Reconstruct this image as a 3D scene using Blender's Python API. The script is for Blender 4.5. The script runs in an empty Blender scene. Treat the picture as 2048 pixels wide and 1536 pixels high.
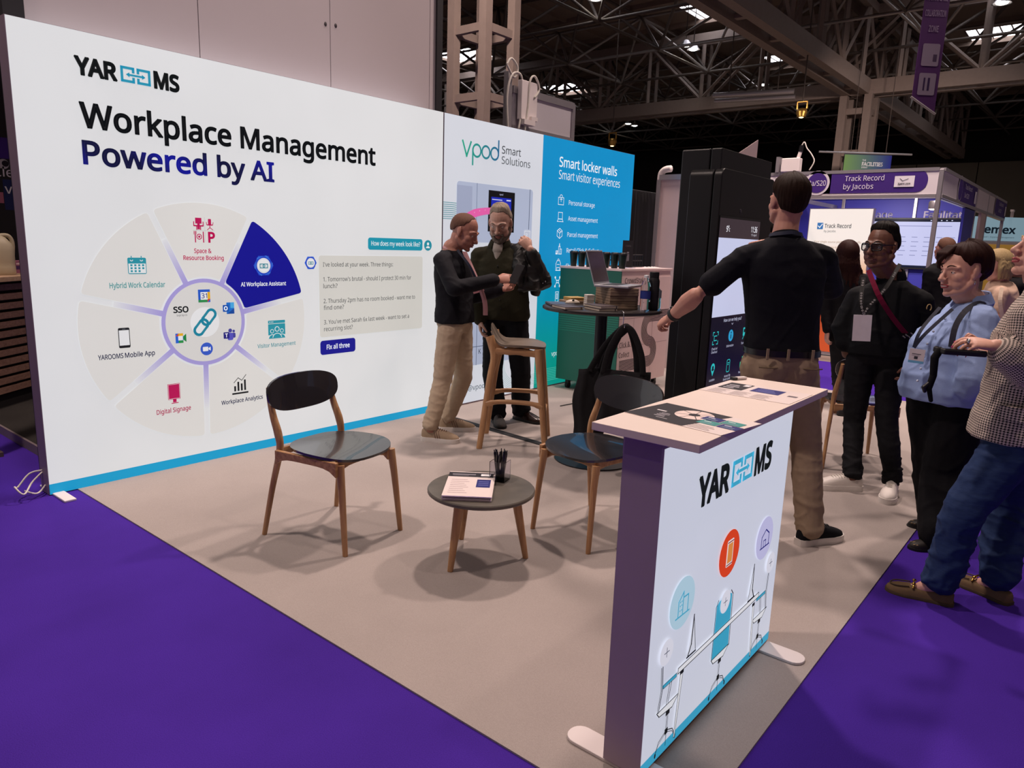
import bpy, bmesh, math, random, os
import numpy as np
from mathutils import Vector, Matrix, noise
random.seed(7)
SC = bpy.context.scene
COL = SC.collection
# ---------------------------------------------------------------- camera
cam = bpy.data.cameras.new('camera')
cam.sensor_width = 36; cam.lens = 25.315; cam.clip_end = 300
cam_o = bpy.data.objects.new('camera', cam); COL.objects.link(cam_o)
def _basis(yaw, pitch, roll):
    cy, sy, cp, sp = math.cos(yaw), math.sin(yaw), math.cos(pitch), math.sin(pitch)
    f = Vector((cy*cp, sy*cp, sp)); r = Vector((sy, -cy, 0)); u = r.cross(f)
    cr, sr = math.cos(roll), math.sin(roll)
    return cr*r+sr*u, -sr*r+cr*u, f
_r, _u, _f = _basis(math.radians(39.2675), math.radians(-11.1244), math.radians(1.9397))
cam_o.matrix_world = Matrix(((_r.x, _u.x, -_f.x, 0), (_r.y, _u.y, -_f.y, 0), (_r.z, _u.z, -_f.z, 1.476), (0, 0, 0, 1)))
SC.camera = cam_o
# ---------------------------------------------------------------- world, exposure
w = bpy.data.worlds.new('hall_ambience'); SC.world = w; w.use_nodes = True
w.node_tree.nodes['Background'].inputs[0].default_value = (.30, .235, .235, 1)
w.node_tree.nodes['Background'].inputs[1].default_value = .36
vs = SC.view_settings
vs.view_transform = 'Standard'; vs.look = 'None'; vs.gamma = 1; vs.exposure = 0; vs.use_curve_mapping = False
SC.cycles.use_denoising = True
SC.cycles.max_bounces = 6; SC.cycles.diffuse_bounces = 3; SC.cycles.glossy_bounces = 3
SC.cycles.transmission_bounces = 6; SC.cycles.transparent_max_bounces = 8
SC.cycles.sample_clamp_indirect = 4
# ---------------------------------------------------------------- hall lamps: high bays over the stand, plus added spots with no fixture
def lamp(x, y, z, tx, ty, watt, col, size=.22, cone=80):
    l = bpy.data.lights.new('bay_and_fill_spot', 'SPOT'); l.energy = watt; l.color = col; l.shadow_soft_size = size
    l.spot_size = math.radians(cone); l.spot_blend = .7
    o = bpy.data.objects.new('bay_and_fill_spot', l); COL.objects.link(o); o.location = (x, y, z)
    o.rotation_euler = (Vector((tx, ty, 0))-Vector((x, y, z))).to_track_quat('-Z', 'Y').to_euler()
WARM = (1, .80, .72)
lamp(5.6, 3.9, 8.2, 2.6, 2.0, 1400, WARM)
lamp(-.2, 4.2, 8.2, 2.2, 2.0, 1150, WARM)
lamp(3.2, -2.2, 9.4, 3.4, 1.2, 380, WARM)  # added front fill on the people, no fixture
lamp(1.0, 1.5, 7.0, 2.95, 6.6, 330, (1, .9, .88), .3, 42)  # added spot that brightens the grey partition above the light wall
lamp(8.6, 1.0, 8.5, 6.8, 1.5, 1300, WARM, .3, 100)
lamp(13.0, 5.0, 8.5, 12., 3.5, 1300, WARM, .3, 110)
lamp(2.6, 9.6, 8.5, 3.2, 4.9, 300, WARM, .3, 90)
lamp(7.0, 6.5, 7.6, 10.6, 9.6, 1500, WARM, .3, 120)  # added spot aimed at the left lattice column
lamp(11.4, 3.0, 2.42, 12.6, 2.7, 120, (1, .9, .85), .1, 140)  # added fill inside the stand beyond the aisle, not a high bay
lamp(7.4, 1.5, 7.5, 10.6, 2.4, 1500, WARM, .3, 70)
lamp(.6, 4.9, 5.5, 1.8, 6.8, 170, WARM, .2, 60)  # added fill for the neighbour's slatted counter
lamp(20, 2, 6.6, 29.5, 8.1, 2300, WARM, .4, 90)  # added spot that lifts the far roof beams, no fixture
lamp(16, 10.0, 6.6, 22, 8.5, 2000, WARM, .4, 90)  # added spot along the main roof beam, no fixture
lamp(16.5, 1.5, 8.5, 15.8, 3.2, 700, WARM, .3, 80)
# ================================================================ helpers
def lin(h):
    h = h.lstrip('#'); c = [int(h[i:i+2], 16)/255 for i in (0, 2, 4)]
    return tuple(x/12.92 if x <= .04045 else ((x+.055)/1.055)**2.4 for x in c)
MATS = {}
def mat(name, col, rough=.6, metal=0, var=.08, scale=30, bump=0, stretch=(1, 1, 1), spec=.5, emit=0, alpha=1, trans=0, ior=1.45, sheen=0, coat=0):
    """a procedural material: noise driven colour variation and bump"""
    if name in MATS: return MATS[name]
    m = bpy.data.materials.new(name); MATS[name] = m; m.use_nodes = True
    t = m.node_tree; N = t.nodes; L = t.links; p = N['Principled BSDF']
    c = lin(col) if isinstance(col, str) else col
    p.inputs['Roughness'].default_value = rough; p.inputs['Metallic'].default_value = metal
    p.inputs['Specular IOR Level'].default_value = spec; p.inputs['IOR'].default_value = ior
    if coat: p.inputs['Coat Weight'].default_value = coat
    if sheen: p.inputs['Sheen Weight'].default_value = sheen
    tc = N.new('ShaderNodeTexCoord'); mp = N.new('ShaderNodeMapping'); mp.inputs['Scale'].default_value = stretch
    L.new(tc.outputs['Object'], mp.inputs['Vector'])
    nz = N.new('ShaderNodeTexNoise'); nz.inputs['Scale'].default_value = scale; nz.inputs['Detail'].default_value = 4
    L.new(mp.outputs[0], nz.inputs['Vector'])
    mx = N.new('ShaderNodeMix'); mx.data_type = 'RGBA'
    mx.inputs[6].default_value = (*[max(0, x*(1-var)) for x in c], 1); mx.inputs[7].default_value = (*[min(1, x*(1+var)) for x in c], 1)
    L.new(nz.outputs[0], mx.inputs[0]); L.new(mx.outputs[2], p.inputs['Base Color'])
    if bump:
        b = N.new('ShaderNodeBump'); b.inputs['Strength'].default_value = min(1, bump); b.inputs['Distance'].default_value = .004*max(1, bump)
        L.new(nz.outputs[0], b.inputs['Height']); L.new(b.outputs[0], p.inputs['Normal'])
    if emit:
        L.new(mx.outputs[2], p.inputs['Emission Color']); p.inputs['Emission Strength'].default_value = emit
    if trans: p.inputs['Transmission Weight'].default_value = trans
    if alpha < 1: p.inputs['Alpha'].default_value = alpha
    return m
def print_mat(name, lit, base=.5, rough=.6):
    """printed colours held in a colour attribute; lit > 0 for back-lit or screen prints"""
    m = bpy.data.materials.new(name); m.use_nodes = True
    t = m.node_tree; N = t.nodes; L = t.links; p = N['Principled BSDF']
    a = N.new('ShaderNodeVertexColor'); a.layer_name = 'Col'
    nz = N.new('ShaderNodeTexNoise'); nz.inputs['Scale'].default_value = 1.3
    tc = N.new('ShaderNodeTexCoord'); L.new(tc.outputs['Object'], nz.inputs['Vector'])
    mr = N.new('ShaderNodeMapRange'); mr.inputs[3].default_value = .93; mr.inputs[4].default_value = 1.07; L.new(nz.outputs[0], mr.inputs[0])
    vm = N.new('ShaderNodeVectorMath'); vm.operation = 'SCALE'; L.new(a.outputs[0], vm.inputs[0]); L.new(mr.outputs[0], vm.inputs[3])
    v2 = N.new('ShaderNodeVectorMath'); v2.operation = 'SCALE'; v2.inputs[3].default_value = base; L.new(vm.outputs[0], v2.inputs[0])
    L.new(v2.outputs[0], p.inputs['Base Color']); p.inputs['Roughness'].default_value = rough; p.inputs['Specular IOR Level'].default_value = .25
    if lit: L.new(vm.outputs[0], p.inputs['Emission Color']); p.inputs['Emission Strength'].default_value = lit
    MATS[name] = m
    return m
def wood(name, c1, c2, axis=2, rough=.45):
    if name in MATS: return MATS[name]
    m = bpy.data.materials.new(name); MATS[name] = m; m.use_nodes = True
    t = m.node_tree; N = t.nodes; L = t.links; p = N['Principled BSDF']
    tc = N.new('ShaderNodeTexCoord'); mp = N.new('ShaderNodeMapping')
    s = [34, 34, 34]; s[axis] = 2.2; mp.inputs['Scale'].default_value = s
    nz = N.new('ShaderNodeTexNoise'); nz.inputs['Scale'].default_value = 1.6; nz.inputs['Detail'].default_value = 6; nz.inputs['Distortion'].default_value = .6
    rp = N.new('ShaderNodeValToRGB'); rp.color_ramp.elements[0].position = .3; rp.color_ramp.elements[1].position = .7
    rp.color_ramp.elements[0].color = (*lin(c1), 1); rp.color_ramp.elements[1].color = (*lin(c2), 1)
    b = N.new('ShaderNodeBump'); b.inputs['Strength'].default_value = .15; b.inputs['Distance'].default_value = .002
    L.new(tc.outputs['Object'], mp.inputs[0]); L.new(mp.outputs[0], nz.inputs['Vector']); L.new(nz.outputs[0], rp.inputs[0])
    L.new(rp.outputs[0], p.inputs['Base Color']); L.new(nz.outputs[0], b.inputs['Height']); L.new(b.outputs[0], p.inputs['Normal'])
    p.inputs['Roughness'].default_value = rough
    return m
def V(*a): return Vector(a[0] if len(a) == 1 else a)
def frame(d, hint=None):
    d = V(d).normalized(); h = V(hint) if hint is not None else (V(0, 0, 1) if abs(d.z) < .9 else V(1, 0, 0))
    x = h.cross(d)
    if x.length < 1e-6: x = V(1, 0, 0).cross(d)
    x.normalize(); return x, d.cross(x), d
class B:
    """collects polygons; link() makes ONE mesh object of them"""
    def __init__(s): s.v = []; s.f = []; s.m = []; s.c = []; s.mi = 0; s.col = None
    def add(s, vs, fs, cols=None):
        o = len(s.v); s.v += [tuple(x) for x in vs]
        for f in fs: s.f.append([i+o for i in f]); s.m.append(s.mi)
        if s.col is not None or cols is not None: s.c += cols if cols is not None else [s.col]*len(vs)
    def box(s, c, d, rz=0, R=None):
        M = R if R is not None else Matrix.Rotation(rz, 3, 'Z'); c = V(c)
        vs = [c+M@V(x*d[0]/2, y*d[1]/2, z*d[2]/2) for z in (-1, 1) for y in (-1, 1) for x in (-1, 1)]
        s.add(vs, [(0, 2, 3, 1), (4, 5, 7, 6), (0, 1, 5, 4), (2, 6, 7, 3), (0, 4, 6, 2), (1, 3, 7, 5)]); return s
    def bb(s, a, b):
        a, b = V(a), V(b); return s.box((a+b)/2, [abs(x) for x in b-a])
    def rings(s, R, close=True, cap=True):
        n = len(R[0]); vs = [p for r in R for p in r]; fs = []
        for i in range(len(R)-1):
            for j in range(n if close else n-1):
                k = (j+1) % n; fs.append((i*n+j, i*n+k, (i+1)*n+k, (i+1)*n+j))
        if cap: fs += [tuple(range(n-1, -1, -1)), tuple((len(R)-1)*n+j for j in range(n))]
        s.add(vs, fs); return s
    def tube(s, pts, rad, n=10, flat=1, hint=None, cap=True):
        pts = [V(p) for p in pts]; N = len(pts)
        if not hasattr(rad, '__len__'): rad = [rad]*N
        R = []; x = None
        for i in range(N):
            d = (pts[min(i+1, N-1)]-pts[max(i-1, 0)]).normalized()
            if x is None: x = frame(d, hint)[0]
            else:
                x = x-d*x.dot(d); x = x.normalized() if x.length > 1e-6 else frame(d)[0]
            y = d.cross(x)
            R.append([pts[i]+x*(math.cos(a)*rad[i])+y*(math.sin(a)*rad[i]*flat) for a in [2*math.pi*j/n for j in range(n)]])
        return s.rings(R, True, cap)
    def cap_tube(s, a, b, ra, rb, n=12):
        """capsule with round ends"""
        a, b = V(a), V(b); d = (b-a); L = d.length; d = d/L if L > 1e-9 else V(0, 0, 1)
        x, y, _ = frame(d); R = []
        for t in (-80, -50, -20, 0): R.append((a+d*(ra*math.sin(math.radians(t))), ra*math.cos(math.radians(t))))
        for t in (0, 20, 50, 80): R.append((b+d*(rb*math.sin(math.radians(t))), rb*math.cos(math.radians(t))))
        return s.rings([[c+x*(math.cos(2*math.pi*j/n)*r)+y*(math.sin(2*math.pi*j/n)*r) for j in range(n)] for c, r in R])
    def chain(s, pts, rad, n=12):
        for i in range(len(pts)-1): s.cap_tube(pts[i], pts[i+1], rad[i], rad[i+1], n)
        return s
    def ell(s, c, r, M=None, nu=16, nv=10):
        c = V(c); M = M or Matrix.Identity(3); R = []
        for i in range(nv+1):
            t = -math.pi/2+math.pi*(i+.02)/(nv+.04); R.append([c+M@V(r[0]*math.cos(t)*math.cos(2*math.pi*j/nu), r[1]*math.cos(t)*math.sin(2*math.pi*j/nu), r[2]*math.sin(t)) for j in range(nu)])
        return s.rings(R)
    def lathe(s, prof, o=(0, 0, 0), n=24, cap=True):
        o = V(o); return s.rings([[o+V(r*math.cos(2*math.pi*j/n), r*math.sin(2*math.pi*j/n), z) for j in range(n)] for r, z in prof], True, cap)
    def prism(s, poly, o, ux, uy, depth):
        """2-D outline (counter-clockwise in ux,uy) extruded by depth along ux x uy"""
        o, ux, uy = V(o), V(ux), V(uy); nn = ux.cross(uy).normalized()
        a = [o+ux*p[0]+uy*p[1] for p in poly]; return s.rings([a, [q+nn*depth for q in a]])
    def mesh(s, name, mats, org=(0, 0, 0)):
        me = bpy.data.meshes.new(name); o = V(org)
        me.from_pydata([V(p)-o for p in s.v], [], s.f)
        for m in (mats if isinstance(mats, (list, tuple)) else [mats]): me.materials.append(m)
        if len(me.materials) > 1: me.polygons.foreach_set('material_index', s.m)
        if s.c:
            a = me.color_attributes.new('Col', 'FLOAT_COLOR', 'POINT')
            a.data.foreach_set('color', np.array([(*c, 1) for c in s.c], 'f').ravel())
        return me
    def link(s, name, mats, parent=None, org=None, smooth=0, bevel=0, seg=2, fixn=True):
        if org is None: org = parent.get('_o', (0, 0, 0)) if parent is not None else (0, 0, 0)
        org = tuple(org)
        me = s.mesh(name, mats, org)
        if fixn:
            bm = bmesh.new(); bm.from_mesh(me); bmesh.ops.recalc_face_normals(bm, faces=bm.faces); bm.to_mesh(me); bm.free()
        return put(name, me, parent, org, smooth, bevel, seg)
def put(name, me, parent=None, org=(0, 0, 0), smooth=0, bevel=0, seg=2):
    o = bpy.data.objects.new(name, me); COL.objects.link(o)
    if parent is not None: o.parent = parent
    else: o.location = org; o['_o'] = tuple(org)
    if parent is not None: o['_o'] = tuple(org)
    if smooth:
        me.polygons.foreach_set('use_smooth', [True]*len(me.polygons))
        if smooth < 180: me.set_sharp_from_angle(angle=math.radians(smooth))
    if bevel:
        b = o.modifiers.new('bevel', 'BEVEL'); b.width = bevel; b.segments = seg; b.limit_method = 'ANGLE'; b.angle_limit = math.radians(40)
    return o
def thing(name, label, cat, org=(0, 0, 0), rz=0, group=None, local=False):
    """an Empty at the thing's base; local=True when its parts are given in the thing's own coordinates"""
    o = bpy.data.objects.new(name, None); COL.objects.link(o); o.empty_display_size = .1
    o.location = org; o.rotation_euler = (0, 0, rz); o['_o'] = (0, 0, 0) if local else tuple(org)
    return tag(o, label, cat, group)
def tag(o, label, cat, group=None):
    o['label'] = label; o['category'] = cat
    if group: o['group'] = group
    return o
def struct(o): o['kind'] = 'structure'; return o
def copy_tree(o, parent=None):
    c = o.copy(); COL.objects.link(c)
    if parent is not None: c.parent = parent
    for ch in o.children: copy_tree(ch, c)
    return c
def rrect(w, h, r, n=5, cx=0, cy=0):
    out = []
    for qx, qy, a0 in ((1, -1, -90), (1, 1, 0), (-1, 1, 90), (-1, -1, 180)):
        for i in range(n+1):
            a = math.radians(a0+90*i/n); out.append((cx+qx*(w/2-r)+r*math.cos(a), cy+qy*(h/2-r)+r*math.sin(a)))
    return out
def bez(p0, p1, p2, n=8):
    p0, p1, p2 = V(p0), V(p1), V(p2)
    return [p0*(1-t)**2+p1*2*t*(1-t)+p2*t*t for t in [i/n for i in range(n+1)]]
def smooth_path(P, n=6):
    P = [V(p) for p in P]; out = []
    for i in range(len(P)-1):
        a, b, c, d = P[max(i-1, 0)], P[i], P[i+1], P[min(i+2, len(P)-1)]
        for k in range(n):
            t = k/n; out.append(.5*((2*b)+(c-a)*t+(2*a-5*b+4*c-d)*t*t+(3*b-a-3*c+d)*t**3))
    return out+[P[-1]]
# ---------------------------------------------------------------- flat printed artwork
_fp = os.path.join(bpy.utils.system_resource('DATAFILES', path='fonts') or '', 'NotoSansHebrew-Regular.woff2')
try: FONT = bpy.data.fonts.load(_fp)
except Exception: FONT = None
def glyphs(txt, bold):
    """outline fill of a line of letters; bold adds a stroke along every outline"""
    c = bpy.data.curves.new('lettering', 'FONT'); c.body = txt; c.resolution_u = 3
    if FONT: c.font = FONT
    o = bpy.data.objects.new('lettering', c); me = o.to_mesh()
    vs = [(v.co.x, v.co.y) for v in me.vertices]; fs = [tuple(p.vertices) for p in me.polygons]
    o.to_mesh_clear(); bpy.data.objects.remove(o); bpy.data.curves.remove(c)
    if bold > 0:
        cnt = {}
        for f in fs:
            for i in range(len(f)):
                k = (min(f[i-1], f[i]), max(f[i-1], f[i])); cnt[k] = cnt.get(k, 0)+1
        for (i, j), n in cnt.items():
            if n > 1: continue
            (x0, y0), (x1, y1) = vs[i], vs[j]; L = math.hypot(x1-x0, y1-y0)
            if L < 1e-6: continue
            dx, dy = (x1-x0)/L*bold, (y1-y0)/L*bold; q = len(vs)
            vs += [(x0-dx*.7+dy, y0-dy*.7-dx), (x1+dx*.7+dy, y1+dy*.7-dx), (x1+dx*.7-dy, y1+dy*.7+dx), (x0-dx*.7-dy, y0-dy*.7+dx)]; fs.append((q, q+1, q+2, q+3))
    return vs, fs
CAP = max(p[1] for p in glyphs('H', 0)[0])
class Art(B):
    """prints on a plane: o + u*ux + v*uy; lay = how many sheets up"""
    def __init__(s, o, ux, uy, step=.0005, lift=.0006):
        super().__init__(); s.o = V(o); s.ux = V(ux); s.uy = V(uy); s.n = s.ux.cross(s.uy).normalized(); s.step = step; s.lift = lift
    def P(s, u, v, lay=0): return s.o+s.ux*u+s.uy*v+s.n*(s.lift+s.step*lay)
    def poly(s, pts, col, lay=0, fs=None):
        c = col if callable(col) else None
        cc = [lin(c(u, v)) if isinstance(c(u, v), str) else c(u, v) for u, v in pts] if c else [lin(col) if isinstance(col, str) else col]*len(pts)
        s.add([s.P(u, v, lay) for u, v in pts], fs or [tuple(range(len(pts)))], cc)
    def rect(s, u0, v0, u1, v1, col, lay=0, r=0, n=1):
        if r: return s.poly(rrect(abs(u1-u0), abs(v1-v0), r, 5, (u0+u1)/2, (v0+v1)/2), col, lay)
        for i in range(n):
            a, b = v0+(v1-v0)*i/n, v0+(v1-v0)*(i+1)/n
            s.poly([(u0, a), (u1, a), (u1, b), (u0, b)], col, lay)
    def disc(s, u, v, r, col, lay=0, n=32, ry=None):
        s.poly([(u+r*math.cos(2*math.pi*i/n), v+(ry or r)*math.sin(2*math.pi*i/n)) for i in range(n)], col, lay)
    def arc(s, u, v, r, wd, a0, a1, col, lay=0, n=32):
        for i in range(n):
            t, q = math.radians(a0+(a1-a0)*i/n), math.radians(a0+(a1-a0)*(i+1)/n)
            s.poly([(u+(r-wd/2)*math.cos(t), v+(r-wd/2)*math.sin(t)), (u+(r+wd/2)*math.cos(t), v+(r+wd/2)*math.sin(t)),
                    (u+(r+wd/2)*math.cos(q), v+(r+wd/2)*math.sin(q)), (u+(r-wd/2)*math.cos(q), v+(r-wd/2)*math.sin(q))], col, lay)
    def line(s, pts, wd, col, lay=0, closed=False):
        pts = list(pts)+([pts[0]] if closed else [])
        for (a, b), (c, d) in zip(pts[:-1], pts[1:]):
            L = math.hypot(c-a, d-b) or 1; x, y = (c-a)/L*wd/2, (d-b)/L*wd/2
            s.poly([(a-x+y, b-y-x), (c+x+y, d+y-x), (c+x-y, d+y+x), (a-x-y, b-y+x)], col, lay)
    def text(s, t, u, v, h, col, w=None, bold=0, lay=0, align='l', sx=1):
        """h = cap height; w = fitted width"""
        vs, fs = glyphs(t, bold)
        if not vs: return
        x0 = min(p[0] for p in vs); x1 = max(p[0] for p in vs); k = h/CAP
        kx = w/(x1-x0) if w else k*sx; W = (x1-x0)*kx
        u0 = u-(W if align == 'r' else W/2 if align == 'c' else 0)
        s.poly([(u0+(p[0]-x0)*kx, v+p[1]*k) for p in vs], col, lay, fs)
    def link(s, name, m, parent=None, **k): return super().link(name, m, parent, fixn=False, **k)
def ylogo(A, u, v, w, h, dark='#1b1d1f', cy='#2a9fc0'):
    """the two-chained-squares wordmark"""
    A.text('YAR', u, v, h, dark, w=w*.385, bold=.045)
    A.text('MS', u+w*.735, v, h, dark, w=w*.265, bold=.045)
    a, b = u+w*.415, u+w*.705; c = (a+b)/2; t = h*.17; g = h*.07
    for x0, x1, s in ((a, c-g, 1), (b, c+g, -1)):
        A.line([(x1-s*t/2, v+h*.72), (x1-s*t/2, v+h-t/2), (x0+s*t/2, v+h-t/2), (x0+s*t/2, v+t/2), (x1-s*t/2, v+t/2), (x1-s*t/2, v+h*.28)], t, cy)
    A.line([(a+w*.075, v+h*.5), (b-w*.075, v+h*.5)], t*.75, cy)
    for x, s in ((a+w*.05, 1), (b-w*.05, -1)):
        A.poly([(x, v+h*.5), (x+s*w*.035, v+h*.5-s*h*.16), (x+s*w*.035, v+h*.5+s*h*.16)], cy)
# ================================================================ setting
def carpet(name, col, var, rough=.95):
    m = bpy.data.materials.new(name); m.use_nodes = True; MATS[name] = m
    t = m.node_tree; N = t.nodes; L = t.links; p = N['Principled BSDF']; tc = N.new('ShaderNodeTexCoord')
    a = N.new('ShaderNodeTexNoise'); a.inputs['Scale'].default_value = 260; a.inputs['Detail'].default_value = 3
    b = N.new('ShaderNodeTexNoise'); b.inputs['Scale'].default_value = 1.7; b.inputs['Detail'].default_value = 5
    ad = N.new('ShaderNodeMath'); ad.operation = 'ADD'
    for q in (a, b): L.new(tc.outputs['Object'], q.inputs['Vector'])
    L.new(a.outputs[0], ad.inputs[0]); L.new(b.outputs[0], ad.inputs[1])
    mr = N.new('ShaderNodeMapRange'); mr.inputs[1].default_value = .6; mr.inputs[2].default_value = 1.4
    L.new(ad.outputs[0], mr.inputs[0])
    mx = N.new('ShaderNodeMix'); mx.data_type = 'RGBA'; c = lin(col)
    mx.inputs[6].default_value = (*[x*(1-var) for x in c], 1); mx.inputs[7].default_value = (*[x*(1+var) for x in c], 1)
    L.new(mr.outputs[0], mx.inputs[0]); L.new(mx.outputs[2], p.inputs['Base Color'])
    bp = N.new('ShaderNodeBump'); bp.inputs['Strength'].default_value = .5; bp.inputs['Distance'].default_value = .003
    L.new(a.outputs[0], bp.inputs['Height']); L.new(bp.outputs[0], p.inputs['Normal'])
    p.inputs['Roughness'].default_value = rough; p.inputs['Specular IOR Level'].default_value = .1
    return m
M_purple = carpet('purple carpet', '#452793', .22)
M_grey = carpet('grey carpet', '#a69c97', .12)
M_dark = carpet('charcoal carpet', '#33302e', .5)
STEEL = mat('painted steel', '#8d7d75', .6, 0, .12, 8)
STEELD = mat('dark roof steel', '#5c524d', .6, .2, .2, 4)
TUBE = mat('bright roof tube', '#a39c98', .4, .5, .15, 4)
ALU = mat('aluminium profile', '#b5b0b4', .35, .7, .06, 20)
WHITEP = mat('white laminate', '#e6dcda', .5, 0, .03, 12)
BLACKV = mat('dark hall wall', '#191615', .9, 0, .4, .6)
struct(B().bb((-8, -9, -.06), (10.4, 46, 0)).link('floor', M_purple)); struct(B().bb((10.4, -9, -.06), (52, 46, 0)).link('floor_hall', mat('hall concrete', '#8a8078', .8, 0, .15, 1.5)))
struct(B().bb((1.474, .628, 0), (8.2, 4.8, .006)).link('floor_stand_carpet', M_grey, org=(4, 2, 0)))
struct(B().bb((51, -9, 0), (51.4, 46, 11)).link('wall_back', BLACKV))
struct(B().bb((-8, 45, 0), (51, 45.4, 11)).link('wall_left', BLACKV))
# panelled wall far on the right
b = B()
for i in range(7): b.bb((50.4, -9+i*3.2, 0), (50.6, -9+i*3.2+3.15, 6.9))
struct(b.link('wall_right', mat('olive hall cladding', '#6a6357', .8, 0, .1, 1)))
# ceiling in dark panels with skylight openings
CM = mat('ceiling panel', '#8d7a6e', .9, 0, .18, .5)
sky = [(26.9, 13.2, 29.2, 14.5), (35.6, 12.9, 37.6, 14.6), (36.2, 4.2, 38.0, 6.2), (26.9, 25.6, 29.2, 28.2), (35.6, 25.8, 38, 28.4), (19, 13, 21.2, 14.6), (27, 3.6, 29.2, 5.2)]
b = B(); xs = sorted({5, 51} | {s[0] for s in sky} | {s[2] for s in sky}); ys = sorted({-9, 45} | {s[1] for s in sky} | {s[3] for s in sky})
for i in range(len(xs)-1):
    for j in range(len(ys)-1):
        cx, cy = (xs[i]+xs[i+1])/2, (ys[j]+ys[j+1])/2
        if any(s[0] < cx < s[2] and s[1] < cy < s[3] for s in sky): continue
        b.bb((xs[i], ys[j], 10.6), (xs[i+1], ys[j+1], 10.75))
for x in range(8, 51, 3): b.bb((x-.06, -9, 10.42), (x+.06, 45, 10.6))
for y in range(-8, 45, 3): b.bb((5, y-.05, 10.46), (51, y+.05, 10.6))
struct(b.link('ceiling', CM))
GLASS_SKY = mat('daylight skylight', '#f3f4ff', .4, 0, .04, 2, emit=5)
for i, (x0, y0, x1, y1) in enumerate(sky):
    e = B().bb((x0, y0, 10.64), (x1, y1, 10.67)).link('window_%d' % (i+1), GLASS_SKY, org=(x0, y0, 10.64)); struct(e)
    f = B()
    for k in range(6):
        y = y0+(y1-y0)*k/5; f.bb((x0, y-.03, 10.6), (x1, y+.03, 10.64))
    f.bb((x0-.1, y0-.1, 10.7), (x0, y1+.1, 11.05)).bb((x1, y0-.1, 10.7), (x1+.1, y1+.1, 11.05)).bb((x0, y0-.1, 10.7), (x1, y0, 11.05)).bb((x0, y1, 10.7), (x1, y1+.1, 11.05))
    f.link('window_frame', WHITEP, e)
# space frame of the roof, one truss line per object
def tubes(b, segs, r, n=5):
    for a, c in segs: b.tube([a, c], r, n, cap=False)
X0, Y0, S = 12.6, -6.2, 4.0
for i in range(10):
    b = B(); sg = []
    for j in range(12):
        x, y = X0+i*S, Y0+j*S
        p = V(x, y, 8.45); q = V(x+S/2, y+S/2, 10.3)
        sg += [(p, p+V(0, S, 0)), (p, p+V(S, 0, 0)), (q, q+V(S, 0, 0)), (q, q+V(0, S, 0))]
        sg += [(p, q), (p+V(S, 0, 0), q), (p+V(0, S, 0), q), (p+V(S, S, 0), q)]
    tubes(b, sg, .055)
    struct(b.link('ceiling_truss', TUBE if i in (3, 5, 6) else STEELD, smooth=180))
# main beams: twin box chords with battens, web members up to the roof
def beam(a, c, name):
    a, c = V(a), V(c); d = (c-a).normalized(); s = V(0, 0, 1).cross(d); b = B(); L = (c-a).length
    R = Matrix((d, s, V(0, 0, 1))).transposed()
    for k in (-.33, .33): b.box((a+c)/2+s*k, (L, .28, .5), R=R); b.box((a+c)/2+s*k+V(0, 0, 2.6), (L, .2, .3), R=R)
    n = int(L/2.4)
    for i in range(n+1):
        p = a+d*(L*i/n)
        b.box(p+V(0, 0, -.1), (.2, .66, .1), R=R)
        for k in (-.33, .33):
            b.tube([p+s*k+V(0, 0, .2), p+s*k+V(0, 0, 2.6)], .09, 4)
            if i < n: b.tube([p+s*k+V(0, 0, .2 if i % 2 else 2.5), p+s*k+d*(L/n)+V(0, 0, 2.5 if i % 2 else .2)], .07, 4)
    struct(b.link(name, STEEL))
beam((9, 8.15, 7.35), (50, 8.15, 7.35), 'ceiling_beam'); beam((29.5, -8, 7.35), (29.5, 44, 7.35), 'ceiling_beam')
# lattice columns
def column(x, y, w, h, post, step, name, z0=.3):
    b = B()
    for sx in (-1, 1):
        for sy in (-1, 1): b.bb((x+sx*w/2-post/2, y+sy*w/2-post/2, 0), (x+sx*w/2+post/2, y+sy*w/2+post/2, h))
    z = z0
    while z < h:
        for s in (-1, 1):
            b.box((x, y+s*w/2, z), (w-post, post*.55, post*.8)); b.box((x+s*w/2, y, z), (post*.55, w-post, post*.8))
        z += step
    b.tube([(x+.1, y-.05, 0), (x+.1, y-.05, h)], .025, 6)
    struct(b.link(name, STEEL, org=(x, y, 0)))
column(10.6, 9.62, .78, 10.6, .17, 1.17, 'column_left', .55); column(29.5, 8.12, .84, 7.2, .26, 1.45, 'column_right', .75)
# pendant lamps of the hall
LAMP = mat('lit lamp', '#fff6ea', .4, emit=14)
def pendant(x, y, z, lab):
    t = thing('pendant_lamp', lab, 'lamp', (x, y, z))
    B().tube([(x, y, z+.1), (x, y, 10.5)], .02, 6).link('rod', STEELD, t)
    B().lathe([(.05, .22), (.1, .2), (.24, .02), (.27, 0), (.25, .015), (.09, .17)], (x, y, z), 16, False).link('lamp_shade', ALU, t, smooth=180)
    B().ell((x, y, z+.03), (.17, .17, .06)).link('bulb', LAMP, t, smooth=180)
for x, y, z, lab in ((26.6, 13.8, 9.0, 'lit pendant lamp under the roof skylight, left one of a close pair'), (27.25, 13.8, 9.0, 'lit pendant lamp under the roof skylight, right one of a close pair'),
        (20.3, 13.75, 9, 'lit pendant lamp cut by the top edge, above the teal panel'), (27.3, 3.8, 9, 'lit pendant lamp in the top right corner beyond the purple banner'),
        (34.5, 13.8, 9, 'lit pendant lamp just left of the lattice column top'), (41.1, 24.9, 9, 'tiny far pendant lamp above the black kiosk area, left of two'), (41.9, 24.9, 9, 'tiny far pendant lamp above the black kiosk area, right of two')):
    pendant(x, y, z, lab)
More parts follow.
